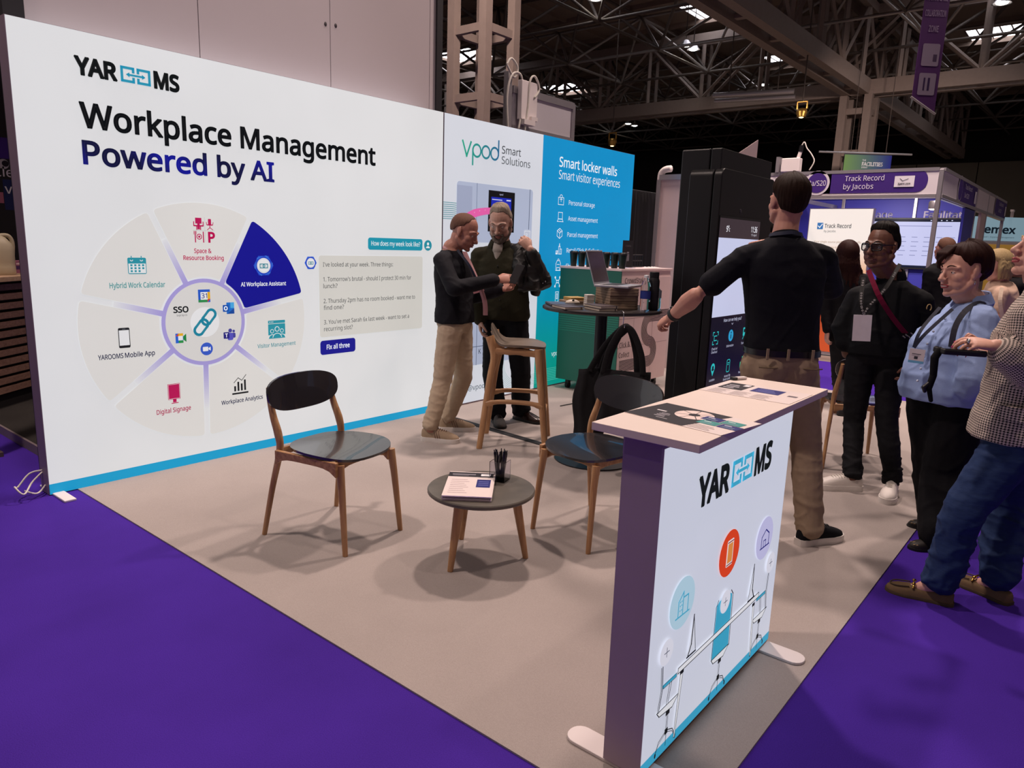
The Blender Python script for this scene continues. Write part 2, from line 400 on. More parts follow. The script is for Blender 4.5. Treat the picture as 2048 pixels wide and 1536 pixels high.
# strip light, stage lights
GOLD = mat('gilded lamp body', '#c79a4e', .35, .8, .1, 30)
t = thing('strip_light', 'long grey strip light hung under the roof left of the lattice column', 'light', (24.6, 9.6, 6.5))
B().tube([(24.0, 11.3, 6.55), (24.6, 8.8, 6.55)], .09, 8).tube([(24.15, 11.3, 6.4), (24.75, 8.8, 6.4)], .07, 8).link('housing', ALU, t, smooth=60)
for k in (.2, .8): B().tube([(24.0+.6*k, 11.3-2.5*k, 6.6), (24.0+.6*k, 11.3-2.5*k, 10.5)], .02, 5).link('hanger', STEELD, t)
def stage(x, y, z, lab):
    t = thing('stage_light', lab, 'light', (x, y, z))
    B().tube([(x, y-.14, z+.16), (x, y-.14, z+.36), (x, y+.14, z+.36), (x, y+.14, z+.16)], .03, 6).link('yoke', GOLD, t)
    B().lathe([(.06, .18), (.13, .16), (.16, .06), (.12, -.03), (.13, -.06), (.07, -.07)], (x, y, z), 14).link('lamp_housing', GOLD, t, smooth=60)
    B().ell((x, y, z-.06), (.07, .07, .035)).link('lens', mat('warm lens', '#ffd890', .3, emit=5), t, smooth=180)
    B().tube([(x, y, z+.36), (x, y, 10.5)], .02, 5).link('hanger', STEELD, t)
stage(22.6, 7.8, 5.45, 'gilded stage light hung left of the lattice column'); stage(22.3, 14.1, 4.95, 'gilded stage light hung above the teal panel, far back')
# hanging purple banner
UP = V(0, 0, 1)
M_flat = print_mat('matt print', 0, 1); M_lit = print_mat('backlit print', .67, .35); M_scr = print_mat('screen print', .9, .1, .2)
t = thing('hanging_banner', 'long purple banner hung from the roof at the top right', 'banner', (15.5, 3.15, 4.2))
o, e = V(15.36, 3.33, 4.25), V(15.67, 2.99, 4.25); ux = (e-o); bw = ux.length; ux.normalize()
uy = V(0, 0, 1); b = B(); nn = ux.cross(uy)
b.prism([(0, .1), (bw, -.18), (bw, 3), (0, 3)], o-nn*.012, ux, uy, .012); b.link('cloth', mat('deep purple cloth', '#4a1d5c', .8, 0, .1, 6), t)
A = Art(o, ux, uy, .001, .004)
A.rect(.08, .12, bw-.06, .5, '#8d7f93', r=.03); A.rect(.08, .62, bw-.06, 1.0, '#8d7f93', r=.03)
A.rect(.17, .2, .2, .42, '#35204a', 1); A.rect(.25, .2, .29, .42, '#35204a', 1); A.rect(bw-.17, .7, bw-.1, .82, '#4a3a55', 1)
for s, v in (('ZONE', 1.2), ('COLLABORATION', 1.46), ('WORKPLACE', 1.72)): A.text(s, bw/2, v, .1, '#a58fb0', w=bw*(.4 if s == 'ZONE' else .84), align='c', bold=.02)
A.link('banner_print', M_flat, t)
B().tube([o+UP*.08-ux*.02, e-UP*.2+ux*.02], .02, 6).link('bottom_rail', ALU, t)
for p in (o, e): B().tube([p+UP*3, p+UP*4.3], .01, 5).link('hanging_wire', STEELD, t)
# green and blue overhead sign
t = thing('overhead_sign', 'green to blue overhead sign with white capitals behind the lattice column', 'sign', (27.7, 7.1, 4.3))
o = V(27.25, 7.78, 4.28); ux = V(.625, -.781, 0); W_ = 1.62
A = Art(o, ux, UP, .004, .01)
n = 14
for i in range(n):
    A.poly([(W_*i/n, 0), (W_*(i+1)/n, .02*(i+1)/n), (W_*(i+1)/n, .56), (W_*i/n, .56)], lambda u, v: tuple(a*(1-u/W_)+b_*u/W_ for a, b_ in zip(lin('#6f9a5a'), lin('#232a8c'))))
A.text('THE', .62, .36, .05, '#e9ecf5', bold=.02, lay=1); A.text('FACILITIES', .62, .2, .12, '#f2f4fa', w=.72, bold=.03, lay=1); A.text('EVENT', .62, .12, .05, '#e9ecf5', bold=.02, lay=1)
B().box(o+ux*(W_/2)+V(0, 0, .29)+V(.03, .02, 0), (W_, .03, .6), R=Matrix((ux, ux.cross(UP), UP)).transposed()).link('board', mat('sign board', '#28304e', .6), t)
A.link('print', M_flat, t)
B().tube([o+UP*.62-ux*.9, o+UP*.62+ux*2.3], .035, 6).link('truss_bar', ALU, t)
for k in (.2, 1.4): B().tube([o+UP*.6+ux*k, o+UP*4.1+ux*k], .012, 5).link('wire', STEELD, t)
# ---------------------------------------------------------------- tall grey partition behind the light wall
b = B()
GP = mat('grey laminate partition', '#b9aeb0', .55, 0, .03, 2)
for i in range(4): b.bb((1.5 if i == 0 else 1.49+i*1.0-.02+.003, 4.66, 0), (1.47+(i+1)*1.0-.003 if i < 3 else 4.535, 4.72, 5.2))
pw = struct(b.link('wall_partition', GP, org=(3, 4.7, 0)))
B().bb((4.535, 4.64, 0), (4.6, 4.76, 5.2)).bb((1.40, 4.64, 0), (1.5, 4.76, 5.2)).link('end_post', mat('black end profile', '#17141a', .6), pw)
b = B()
for x, z in ((3.43, 2.98), (3.52, 2.99), (2.43, 3.62)): b.ell((x, 4.66, z), (.012, .004, .016))
b.link('fixing_mark', mat('dark fixing', '#3b3338', .6), pw)
# ---------------------------------------------------------------- neighbouring shell scheme end with grey fascia
t = thing('fascia_end_panel', 'grey white fascia panel with metal frame rising behind the white and blue light panel', 'panel', (6.45, 5, 0))
B().bb((5.97, 4.99, 2.35), (7.0, 5.02, 2.97)).link('panel_infill', mat('pale grey infill', '#c9c3c9', .5, 0, .03, 5), t)
B().bb((5.95, 4.97, 2.97), (7.03, 5.06, 3.04)).bb((7.0, 4.97, 0), (7.05, 5.04, 3.02)).bb((5.95, 4.97, 2.62), (7.0, 4.985, 2.66)).link('metal_frame', ALU, t)
B().bb((6.2, 5.03, 3.0), (7.0, 5.22, 3.04)).link('top_panel', mat('dark fascia top', '#5a5157', .6), t)
B().bb((5.86, 4.97, 0), (5.92, 5.03, 3.16)).link('post', ALU, t)
t = thing('power_box', 'white power box with looped cables clamped on the metal post', 'electrical box', (5.98, 4.94, 2.8))
B().bb((6.0, 4.905, 2.72), (6.26, 4.962, 3.1)).link('box_body', WHITEP, t, bevel=.006)
B().bb((6.14, 4.875, 2.72), (6.24, 4.905, 2.76)).bb((6.02, 4.875, 2.67), (6.2, 4.94, 2.72)).link('socket', WHITEP, t)
cw = mat('white cable', '#d8d2c8', .6)
for k, P in enumerate(([(5.84, 4.93, 2.5), (5.8, 4.93, 2.9), (5.86, 4.92, 3.12), (6.0, 4.92, 3.13), (6.04, 4.92, 2.9), (5.98, 4.92, 2.6)], [(6.05, 4.9, 2.55), (6.1, 4.9, 2.85), (6.12, 4.9, 3.1), (6.2, 4.9, 3.16), (6.28, 4.9, 3.05), (6.2, 4.9, 2.95)], [(5.78, 4.93, 3.2), (5.9, 4.93, 3.1), (5.95, 4.93, 3.2), (5.85, 4.93, 3.27), (5.78, 4.93, 3.2)])):
    B().tube(smooth_path(P), .011, 6).link('cable', cw, t, smooth=180)
# ---------------------------------------------------------------- left: neighbour's platform, slatted counter, dark display
struct(B().bb((1.56, 4.72, 0), (6, 9, .055)).link('floor_platform', M_dark))
struct(B().bb((1.545, 4.72, .0), (1.56, 9, .062)).link('trim_1', mat('grey edge trim', '#7d7072', .5)))
t = thing('slatted_counter', 'brown counter clad in horizontal wooden slats left of the light wall', 'counter', (1.9, 6.7, .055))
p0 = V(1.70, 6.56, .055); d = V(.79, .613, 0); nb = V(-.613, .79, 0); Rm = Matrix((d, nb, UP)).transposed()
c0 = p0+d*.2
B().box(c0+nb*.3+UP*.52, (2.4, .5, .94), R=Rm).link('body', mat('black counter body', '#151113', .7), t)
b = B()
for i in range(12): b.box(c0+nb*.02+UP*(.14+i*.073), (2.4, .04, .048), R=Rm)
b.link('slats', wood('dark slat wood', '#77574a', '#957363', 0), t)
B().box(c0+nb*.27+UP*1.01, (2.5, .66, .04), R=Rm).link('countertop', wood('light counter top', '#b39276', '#c9a98c', 0), t, bevel=.004)
B().box(c0+nb*.06+UP*.05, (2.4, .05, .1), R=Rm).link('plinth', mat('black counter body', '#151113'), t)
# jug
jb = p0+d*(.33)+nb*.16+UP*1.03; t = thing('plastic_jug', 'cloudy cream plastic jug on the slatted counter', 'jug', jb)
M_jug = mat('cloudy cream plastic', '#cfc1a4', .4, 0, .06, 20)
b = B()
JS = 1.3
b.rings([[jb+V(px*s, py*s, z)*JS for px, py in rrect(.19, .15, .045)] for x, s, z in ((0, .93, 0), (0, 1, .012), (0, 1, .05), (0, .97, .065), (0, 1, .08), (0, 1, .15), (0, .9, .19), (0, .62, .225), (0, .3, .245), (0, .26, .262))])
b.link('bottle_body', M_jug, t, smooth=50)
B().tube(smooth_path([jb+V(.02, 0, .235)*JS, jb+V(.075, 0, .238)*JS, jb+V(.098, 0, .2)*JS, jb+V(.094, 0, .12)*JS]), .016, 8).link('handle', M_jug, t, smooth=180)
B().lathe([(.04, .335), (.04, .37), (.035, .374)], jb, 16).link('cap', mat('white cap', '#ddd6cc', .4), t, smooth=40)
bp_ = p0+d*.68+nb*.24+UP*1.03
t = thing('snack_box', 'small pink and purple printed carton behind the cream jug', 'carton', bp_)
B().box(bp_+UP*.05, (.2, .1, .1), R=Rm).link('carton', mat('pink carton', '#a0607c', .6), t)
A = Art(bp_+UP*.0-d*.1-nb*.05, d, UP); A.rect(.01, .03, .19, .06, '#4b2b66'); A.rect(.02, .07, .16, .085, '#e3c5d2'); A.link('print', M_flat, t)
# dark display behind with letters
t = thing('dark_display', 'dark display behind the slatted counter, white letters and a purple band', 'display', (1.8, 8.2, 0))
B().bb((.6, 8.2, 0), (5, 8.3, 4.2)).link('board', mat('black display', '#121016', .5), t)
A = Art((0, 8.2, 0), (1, 0, 0), UP, .002, .003)
A.rect(.7, 2.09, 4.5, 2.28, '#3d1f78'); A.text('Cle', 2.432, 1.925, .085, '#d9d3df', bold=.008, align='r'); A.text('vi', 2.35, 1.772, .085, '#e2dee6', bold=.008)
A.disc(2.36, 2.04, .045, '#a5a1a9'); A.disc(2.375, 2.045, .028, '#1a1720', 1); A.rect(2.2, 1.68, 2.335, 1.78, '#9a5a70'); A.rect(2.34, 1.62, 2.7, 1.9, '#1a2352', -1)
A.rect(2.1, 2.45, 2.3, 2.62, '#4a4a4d')
A.link('print', M_flat, t)
t = thing('pillar', 'dark upright post of the neighbouring stand at the top left corner', 'post', (1.25, 5.4, 0))
B().bb((1.28, 5.4, 0), (1.37, 5.5, 4.6)).link('shaft', mat('brown post', '#5b4741', .6), t)
B().bb((1.26, 5.38, 0), (1.39, 5.52, .03)).link('foot', mat('brown post', '#5b4741'), t)
# ================================================================ light wall
WY = 4.394
M_frame = mat('grey brown frame profile', '#8a7883', .5, .1, .05, 12)
def box_frame(b, x0, x1, z0, z1, y0, y1, w=.03):
    b.bb((x0, y0, z0), (x0+w, y1, z1)).bb((x1-w, y0, z0), (x1, y1, z1)).bb((x0+w, y0, z1-w), (x1-w, y1, z1)).bb((x0+w, y0, z0), (x1-w, y1, z0+w))
BACK_GLOW = mat('added back glow', '#e8ecf2', .6, 0, .03, 2, emit=1.7)  # glow added behind the panel to brighten the partition
def facecol(u, v):
    return lin('#eef0f2')
# --- white panel
t = thing('light_wall_panel', 'wide white backlit panel with the wheel diagram and black headline', 'light panel', (2.85, WY+.06, 0))
b = B(); box_frame(b, 1.33, 4.381, .004, 2.497, WY+.004, WY+.12); b.link('frame', M_frame, t); B().bb((1.36, WY+.1, .03), (4.36, WY+.115, 2.47)).link('added_back_glow', BACK_GLOW, t)
A = Art((0, WY+.004, 0), (1, 0, 0), UP, 0, 0.002)
for i in range(24):
    for j in range(16):
        u0, u1, v0, v1 = 1.333+3.045*i/24, 1.333+3.045*(i+1)/24, .065+2.43*j/16, .065+2.43*(j+1)/16
        A.poly([(u0, v0), (u1, v0), (u1, v1), (u0, v1)], facecol)
A.rect(1.333, .006, 4.378, .065, '#1fa9dc'); A.link('fabric_face', M_lit, t)
for x_, y_ in ((1.345, 4.22), (4.30, 4.3)): B().bb((x_, y_, 0), (x_+.06, WY+.2, .012)).link('foot_plate', WHITEP, t, bevel=.003)
b = B()
for P in ([(1.332, WY+.09, .13), (1.27, WY+.1, .12), (1.2, WY+.06, .07), (1.17, WY+.0, .09), (1.2, WY-.03, .05), (1.26, WY+.03, .09), (1.332, WY+.09, .12)], [(1.22, WY+.03, .05), (1.27, WY+.0, .03), (1.332, WY+.06, .05)]): b.tube(smooth_path(P), .005, 6)
b.link('loose_cord', cw, t, smooth=180)
A = Art((0, WY, 0), (1, 0, 0), UP, .0006, .0012); ylogo(A, 1.63, 2.279, .563, .084); A.link('logo', M_lit, t)
A = Art((0, WY, 0), (1, 0, 0), UP, .0006, .0012)
A.text('Workplace Management', 1.637, 2.01, .124, '#14161a', w=2.03, bold=.024)
A.text('Powered by AI', 1.637, 1.819, .118, lambda u, v: tuple(a+(b_-a)*(.5+.5*math.sin(u*9+v*14))**2 for a, b_ in zip(lin('#1c1d45'), lin('#1d1fa0'))), w=1.168, bold=.024)
A.link('headline', M_lit, t)
# --- wheel diagram
A = Art((0, WY, 0), (1, 0, 0), UP, .0006, .0012)
cx, cz, RO, RI = 2.277, .915, .735, .268
SEG = 360/7
def pol(r, a): return (cx+r*math.cos(math.radians(a)), cz+r*math.sin(math.radians(a)))
for k in range(7):
    c = 37+SEG*k; blue = k == 0; gap = .019; ro, ri = RO, RI+.018
    h1, h0 = SEG/2-math.degrees(gap/ro), SEG/2-math.degrees(gap/ri)
    pts = [pol(ro, c-h1+2*h1*i/20) for i in range(21)]+[pol(ri, c+h0-2*h0*i/12) for i in range(13)]
    # round the four corners
    def rnd(P, r):
        out = []
        for i in range(len(P)):
            a, b_, c_ = V(*P[i-1], 0), V(*P[i], 0), V(*P[(i+1) % len(P)], 0)
            d1, d2 = (a-b_), (c_-b_)
            if d1.angle(d2) < 2.2:
                s_, e_ = b_+d1.normalized()*min(r, d1.length*.9), b_+d2.normalized()*min(r, d2.length*.9)
                out += [(q.x, q.y) for q in bez(s_, b_, e_, 5)]
            else: out.append(P[i])
        return out
    A.poly(rnd(pts, .022), '#14149a' if blue else '#eae9e6', 1)
    a = c+SEG/2   # spoke between wedges, lavender fading outwards
    for i in range(10):
        r0, r1 = RI+(RO-RI)*.62*i/10, RI+(RO-RI)*.62*(i+1)/10
        def lav(u, v):
            f_ = min(1, max(0, (math.hypot(u-cx, v-cz)-RI)/((RO-RI)*.62)))**1.2
            return tuple(p*(1-f_)+q*f_ for p, q in zip(lin('#aea4e3'), lin('#eceef1')))
        ca, sa = math.cos(math.radians(a)), math.sin(math.radians(a)); g = .017
        A.poly([(cx+r0*ca+g*sa, cz+r0*sa-g*ca), (cx+r1*ca+g*sa, cz+r1*sa-g*ca), (cx+r1*ca-g*sa, cz+r1*sa+g*ca), (cx+r0*ca-g*sa, cz+r0*sa+g*ca)], lav, 2)
A.disc(cx, cz, RI+.006, '#aea4e3', 3, 64); A.disc(cx, cz, RI-.018, '#e3e2e0', 4, 64); A.disc(cx, cz, .095, '#f2f4f6', 5, 48)
# centre chain link
for s in (-1, 1):
    q = V(cx+s*.026, cz+s*.03, 0); L5 = 6
    pts = []
    for (x, y) in rrect(.105, .056, .027): 
        ca, sa = math.cos(.86), math.sin(.86); pts.append((q.x+x*ca-y*sa, q.y+x*sa+y*ca))
    A.line(pts, .016, '#2a8fa8', 6, True)
# hub icons
A.text('SSO', 2.079, .985, .035, '#1a1c20', w=.095, bold=.03, lay=6); A.text('Single Sign On', 2.098, .962, .011, '#33363c', w=.066, lay=6)
u, v = 2.279, 1.081
A.rect(u-.039, v-.04, u+.039, v+.04, '#2a5fd0', 6); A.rect(u+.022, v-.02, u+.039, v+.024, '#efb927', 7); A.rect(u-.039, v-.04, u+.02, v-.024, '#2f9150', 7); A.poly([(u+.02, v-.04), (u+.039, v-.02), (u+.02, v-.02)], '#d9453a', 8); A.rect(u-.024, v-.024, u+.022, v+.024, '#f4f6f8', 8); A.text('31', u, v-.014, .03, '#27408f', align='c', bold=.01, lay=9)
u, v = 2.44, .996
A.rect(u-.015, v-.037, u+.038, v+.037, '#2476d6', 6); A.rect(u+.012, v, u+.038, v+.037, '#4fb2ef', 7); A.poly([(u-.015, v-.037), (u+.038, v-.037), (u+.038, v-.002)], '#1a4ea6', 7); A.rect(u-.041, v-.022, u+.0, v+.022, '#1b58b8', 8, r=.004); A.text('O', u-.021, v-.012, .024, '#ffffff', align='c', bold=.03, lay=9)
u, v = 2.436, .823
A.disc(u+.008, v+.027, .013, '#4a47a3', 6); A.disc(u+.032, v+.022, .009, '#4a47a3', 6); A.rect(u+.018, v-.022, u+.044, v+.011, '#4a47a3', 6, r=.008); A.rect(u-.012, v-.036, u+.027, v+.012, '#5b58c8', 7, r=.01); A.rect(u-.04, v-.024, u+.0, v+.018, '#2c2a86', 8, r=.004); A.text('T', u-.02, v-.015, .024, '#ffffff', align='c', bold=.02, lay=9)
u, v = 2.279, .744
A.disc(u, v, .041, '#3a5fd0', 6); A.rect(u-.026, v-.014, u+.01, v+.014, '#f5f6fa', 7, r=.004); A.poly([(u+.012, v-.004), (u+.026, v-.013), (u+.026, v+.013), (u+.012, v+.004)], '#f5f6fa', 7)
u, v = 2.116, .826
A.rect(u-.033, v-.03, u+.015, v+.03, '#2a66d8', 6); A.rect(u-.015, v+.014, u+.015, v+.03, '#efb927', 7); A.rect(u-.015, v-.03, u+.015, v-.014, '#2f9a4e', 7); A.poly([(u-.033, v+.014), (u-.015, v+.014), (u-.015, v+.03)], '#d9453a', 8); A.rect(u-.017, v-.013, u+.012, v+.014, '#f4f5f7', 8); A.poly([(u+.015, v-.01), (u+.034, v-.026), (u+.034, v+.026), (u+.015, v+.01)], '#1f8a45', 7)
A.link('wheel_diagram', M_lit, t)
# --- wedge icons and captions
A = Art((0, WY, 0), (1, 0, 0), UP, .0006, .0030)
PK, TL, NV, DK = '#c2185b', '#2f9db0', '#1f1f5a', '#1c1e22'
A.text('Space &', 2.286, 1.347, .026, PK, w=.112, align='c', bold=.016); A.text('Resource Booking', 2.291, 1.304, .026, PK, w=.262, align='c', bold=.016)
A.text('Hybrid Work Calendar', 1.882, 1.143, .03, '#5fa3a6', w=.316, align='c', bold=.016)
A.text('AI Workplace Assistant', 2.702, 1.134, .026, '#f4f6fb', w=.338, align='c', bold=.016)
A.text('Visitor Management', 2.786, .715, .026, '#5fa0ab', w=.298, align='c', bold=.012)
A.text('Workplace Analytics', 2.513, .363, .027, '#2b2d55', w=.302, align='c', bold=.014)
A.text('Digital Signage', 2.049, .366, .028, '#b9305f', w=.215, align='c', bold=.014)
A.text('Mobile App', 1.954, .737, .028, '#23264e', w=.173, align='r', bold=.014); A.text('YAROOMS', 1.634, .737, .028, '#23264e', w=.138, bold=.014)
# desk, chair, plate and parking quartet
u, v = 2.24, 1.49
A.rect(u+.006, v+.035, u+.046, v+.07, PK); A.rect(u+.018, v+.0, u+.034, v+.035, PK); A.line([(u-.004, v+.045), (u-.004, v+.022), (u+.014, v+.022), (u+.014, v)], .006, PK); A.line([(u+.056, v+.045), (u+.056, v+.022), (u+.038, v+.022), (u+.038, v)], .006, PK); A.rect(u-.004, v+.018, u+.056, v+.026, PK)
A.rect(u+.088, v+.032, u+.108, v+.066, PK, r=.004); A.rect(u+.082, v+.026, u+.116, v+.033, PK); A.line([(u+.077, v+.045), (u+.079, v+.03), (u+.118, v+.03), (u+.121, v+.045)], .004, PK); A.line([(u+.099, v+.028), (u+.099, v+.012)], .005, PK); A.line([(u+.082, v+.0), (u+.099, v+.013), (u+.117, v)], .004, PK)
A.line([(u+.066, v+.075), (u+.066, v-.075)], .0015, '#b9b9bb'); A.line([(u-.01, v-.006), (u+.13, v-.006)], .0015, '#b9b9bb')
A.arc(u+.027, v-.044, .015, .005, 0, 360, PK); A.disc(u+.027, v-.044, .007, PK); A.line([(u+.002, v-.014), (u+.002, v-.076)], .007, PK); A.line([(u+.054, v-.016), (u+.054, v-.076)], .007, PK)
for k in (-.008, 0, .008): A.line([(u+.002+k, v-.012), (u+.002+k, v-.03)], .003, PK)
A.text('P', u+.084, v-.076, .06, PK, bold=.035)
# calendar
u0, v0, u1, v1 = 1.831, 1.222, 1.936, 1.316
A.rect(u0, v0, u1, v1, TL, r=.008); A.rect(u0+.004, v0+.005, u1-.004, v1-.034, '#f2f5f6', 1)
for i in range(4):
    for j in range(3):
        if (i, j) != (3, 0): A.rect(u0+.014+i*.022, v0+.011+j*.017, u0+.026+i*.022, v0+.022+j*.017, TL, 2)
for k in (.022, .078): A.line([(u0+k, v1-.014), (u0+k, v1+.008)], .005, TL, 2); A.arc(u0+k, v1-.012, .007, .004, 180, 360, '#f2f5f6', 3, 8)
# assistant hexagon
def hexa(A, u, v, r, lay=0):
    for k, c_ in enumerate(('#2a50d8', '#3f7be6', '#274bd0')):
        A.poly([(u+r*(1-.05*k)*math.cos(math.radians(a+k*12)), v+r*(1-.05*k)*math.sin(math.radians(a+k*12))) for a in range(0, 360, 60)], c_, lay+k)
    A.disc(u, v, r*.68, '#e8ebf2', lay+3); A.disc(u, v, r*.56, '#f6f8fb', lay+4)
    for s in (-1, 1):
        A.line([(u+s*r*.04, v+r*.06), (u+s*r*.04, v+r*.14), (u+s*r*.38, v+r*.14), (u+s*r*.38, v-r*.2), (u+s*r*.04, v-r*.2), (u+s*r*.04, v-r*.12)], r*.08, '#3a8fa0', lay+5)
    A.line([(u-r*.2, v-r*.03), (u+r*.2, v-r*.03)], r*.06, '#3a8fa0', lay+5)
hexa(A, 2.703, 1.268, .074)
# visitors
u0, v0, u1, v1 = 2.722, .776, 2.854, .896
A.rect(u0, v1-.02, u1, v1, TL, r=.004); A.rect(u0, v0+.02, u1, v1-.024, TL)
for k in range(3): A.disc(u0+.012+k*.012, v1-.01, .0035, '#f2f5f6', 2, 10)
for q, s in ((-.038, .85), (.038, .85), (0, 1.1)):
    c_ = (u0+u1)/2+q; A.poly([(c_+.03*s*math.cos(math.radians(a)), v0-.004+.04*s*math.sin(math.radians(a))) for a in range(0, 181, 15)], TL, 2+(q == 0)*3)
    A.arc(c_, v0-.004, .032*s, .0045, 10, 170, '#f2f5f6', 3+(q == 0)*3, 14); A.disc(c_, v0+.055*s, .017*s, '#f2f5f6', 3+(q == 0)*3, 16); A.disc(c_, v0+.055*s, .0125*s, TL, 4+(q == 0)*3, 16)
# analytics
u, v = 2.452, .425
for k, h_ in enumerate((.035, .062, .048, .072)): A.rect(u+.004+k*.024, v+.016, u+.017+k*.024, v+.016+h_, DK)
A.line([(u-.006, v), (u+.1, v)], .011, DK); A.line([(u+.004, v+.075), (u+.035, v+.105), (u+.06, v+.085), (u+.092, v+.12)], .004, DK)
# signage, phone
A.rect(2.017, .448, 2.094, .546, PK); A.line([(2.021, .452), (2.09, .452), (2.09, .542), (2.021, .542)], .002, '#f4e6ec', 1, True); A.rect(2.046, .428, 2.068, .448, PK); A.rect(2.036, .421, 2.08, .426, PK)
A.rect(1.752, .795, 1.816, .913, '#23242a', r=.008); A.rect(1.756, .81, 1.812, .899, '#f1f3f6', 1); A.rect(1.775, .904, 1.793, .907, '#777a80', 1)
A.link('wheel_icons', M_lit, t)
# --- chat graphic
A = Art((0, WY, 0), (1, 0, 0), UP, .0006, .0012)
A.rect(3.591, 1.385, 4.155, 1.476, '#1f9fba', r=.02); A.text('How does my week look like?', 3.622, 1.417, .034, '#f4fbfd', w=.508, bold=.008, lay=1)
A.disc(4.217, 1.428, .043, '#2a98ad'); A.disc(4.217, 1.44, .012, '#fbfeff', 1); A.poly([(4.217+.022*math.cos(math.radians(a)), 1.406+.016*math.sin(math.radians(a))) for a in range(0, 181, 15)], '#fbfeff', 1)
hexa(A, 3.075, 1.286, .05)
A.rect(3.143, .748, 4.158, 1.338, '#e0dfd9', r=.02)
for s, v, w_ in (("I've looked at your week. Three things:", 1.259, .66), ("1. Tomorrow's brutal - should I protect 30 min for", 1.153, .853), ('lunch?', 1.104, .124), ('2. Thursday 2pm has no room booked - want me to', .996, .897), ('find one?', .947, .18), ('3. You\'ve met Sarah 6x last week - want to set a', .842, .833), ('recurring slot?', .791, .26)):
    A.text(s, 3.179, v, .031, '#3b3d42', w=w_, lay=1)
A.rect(3.144, .617, 3.463, .722, '#1c1c98', r=.022); A.text('Fix all three', 3.199, .655, .034, '#eef1fb', w=.21, bold=.02, lay=1)
A.link('chat_graphic', M_lit, t)
# --- white and blue panel
t = thing('light_wall_panel', 'white and blue backlit panel with locker photo and list of white icons', 'light panel', (5.91, WY+.06, 0))
b = B(); box_frame(b, 4.389, 7.444, .004, 2.497, WY+.004, WY+.12); b.bb((4.41, WY+.1, .03), (7.42, WY+.115, 2.47)); b.link('frame', M_frame, t)
A = Art((0, WY+.004, 0), (1, 0, 0), UP, 0, .002)
SP = 5.727
def bluecol(u, v):
    f_ = min(1, max(0, (1.35-v)/1.1)); return tuple(p*(1-f_)+q*f_ for p, q in zip(lin('#0899d8'), lin('#0aa596')))
for j in range(20):
    v0, v1 = .02+2.475*j/20, .02+2.475*(j+1)/20
    for i in range(6):
        A.poly([(4.391+(SP-4.391)*i/6, v0), (4.391+(SP-4.391)*(i+1)/6, v0), (4.391+(SP-4.391)*(i+1)/6, v1), (4.391+(SP-4.391)*i/6, v1)], '#e3e8f2')
    A.poly([(SP, v0), (7.441, v0), (7.441, v1), (SP, v1)], bluecol)
A.link('fabric_face', M_lit, t)
A = Art((0, WY, 0), (1, 0, 0), UP, .0006, .0012)
def vp_col(u, v): 
    f_ = min(1, max(0, (u-4.6)/.47)); return tuple(p*(1-f_)+q*f_ for p, q in zip(lin('#2bb08e'), lin('#2a6f9c')))
def wordmark(A, u, v, k, col):
    w_ = .017*k
    A.line([(u, v+.115*k), (u+.05*k, v), (u+.1*k, v+.115*k)], w_, col)
    for q, s in ((.175, 'p'), (.29, 'o'), (.405, 'd')):
        A.arc(u+q*k, v+.055*k, .05*k, w_, 0, 360, col, 0, 28)
        if s == 'p': A.line([(u+(q-.05)*k, v+.06*k), (u+(q-.05)*k, v-.06*k)], w_, col)
        if s == 'd': A.line([(u+(q+.05)*k, v+.05*k), (u+(q+.05)*k, v+.165*k)], w_, col)
wordmark(A, 4.609, 2.186, 1.02, vp_col)
A.text('Smart', 5.12, 2.257, .065, '#2a2d31', w=.27, bold=.002); A.text('Solutions', 5.12, 2.168, .065, '#4a4d52', w=.415, bold=0)
A.link('logo', M_lit, t)
A = Art((0, WY, 0), (1, 0, 0), UP, .0006, .0012)
for k in range(9): A.line([(4.39, 1.655+k*.0165), (4.545, 1.655+k*.0165)], .005, '#3c8f98')
A.rect(4.548, 1.466, 5.592, 1.972, '#b9c4de', r=.03); A.rect(4.548, 1.5, 4.74, 1.94, '#a9b3cf', 1); A.line([(4.8, 1.466), (4.8, 1.97)], .005, '#6d7894', 2); A.line([(5.545, 1.47), (5.545, 1.97)], .008, '#5c6680', 2)
A.rect(4.548, .36, 5.36, 1.2, '#b3bdd6', r=.03); A.line([(4.548, .53), (5.36, .53)], .006, '#5c6680', 2); A.line([(4.84, .36), (4.84, 1.2)], .006, '#5c6680', 2); A.text('K', 4.87, .46, .045, '#2a3046', lay=3)
A.rect(4.953, 1.565, 5.32, 1.926, '#0c0d12', 3); A.rect(4.99, 1.6, 5.27, 1.87, '#1f2fc0', 4); A.text('vpod', 5.1, 1.89, .016, '#c7cdf0', lay=4); A.rect(5.0, 1.845, 5.14, 1.852, '#e6e9ff', 5); A.rect(5.2, 1.845, 5.262, 1.856, '#e6e9ff', 5)
arm_ = [(p_.x, p_.y) for p_ in smooth_path([(4.58, 1.52, 0), (4.66, 1.65, 0), (4.76, 1.71, 0), (4.9, 1.738, 0), (5.04, 1.75, 0)], 8)]
for i, p_ in enumerate(arm_): A.disc(p_[0], p_[1], .045-.018*i/len(arm_), '#e66fb4', 5, 16)
A.line(arm_, .05, '#e66fb4', 5)
for i in range(0, len(arm_), 4): A.disc(arm_[i][0]+.01, arm_[i][1]+.012, .006, '#f3a7d2', 6, 8)
A.rect(5.47, 1.5, 5.58, 1.6, '#c9d1e4', 3, r=.02); A.line([(5.485, 1.515), (5.565, 1.515), (5.565, 1.585), (5.485, 1.585)], .005, '#eef2fb', 4, True); A.text('R', 5.505, 1.53, .035, '#eef2fb', lay=4)
A.link('locker_picture', M_lit, t)
A = Art((0, WY, 0), (1, 0, 0), UP, .0006, .0012)
A.text('sales@vpod.com', 4.572, .128, .048, '#4d5a66', w=.56)
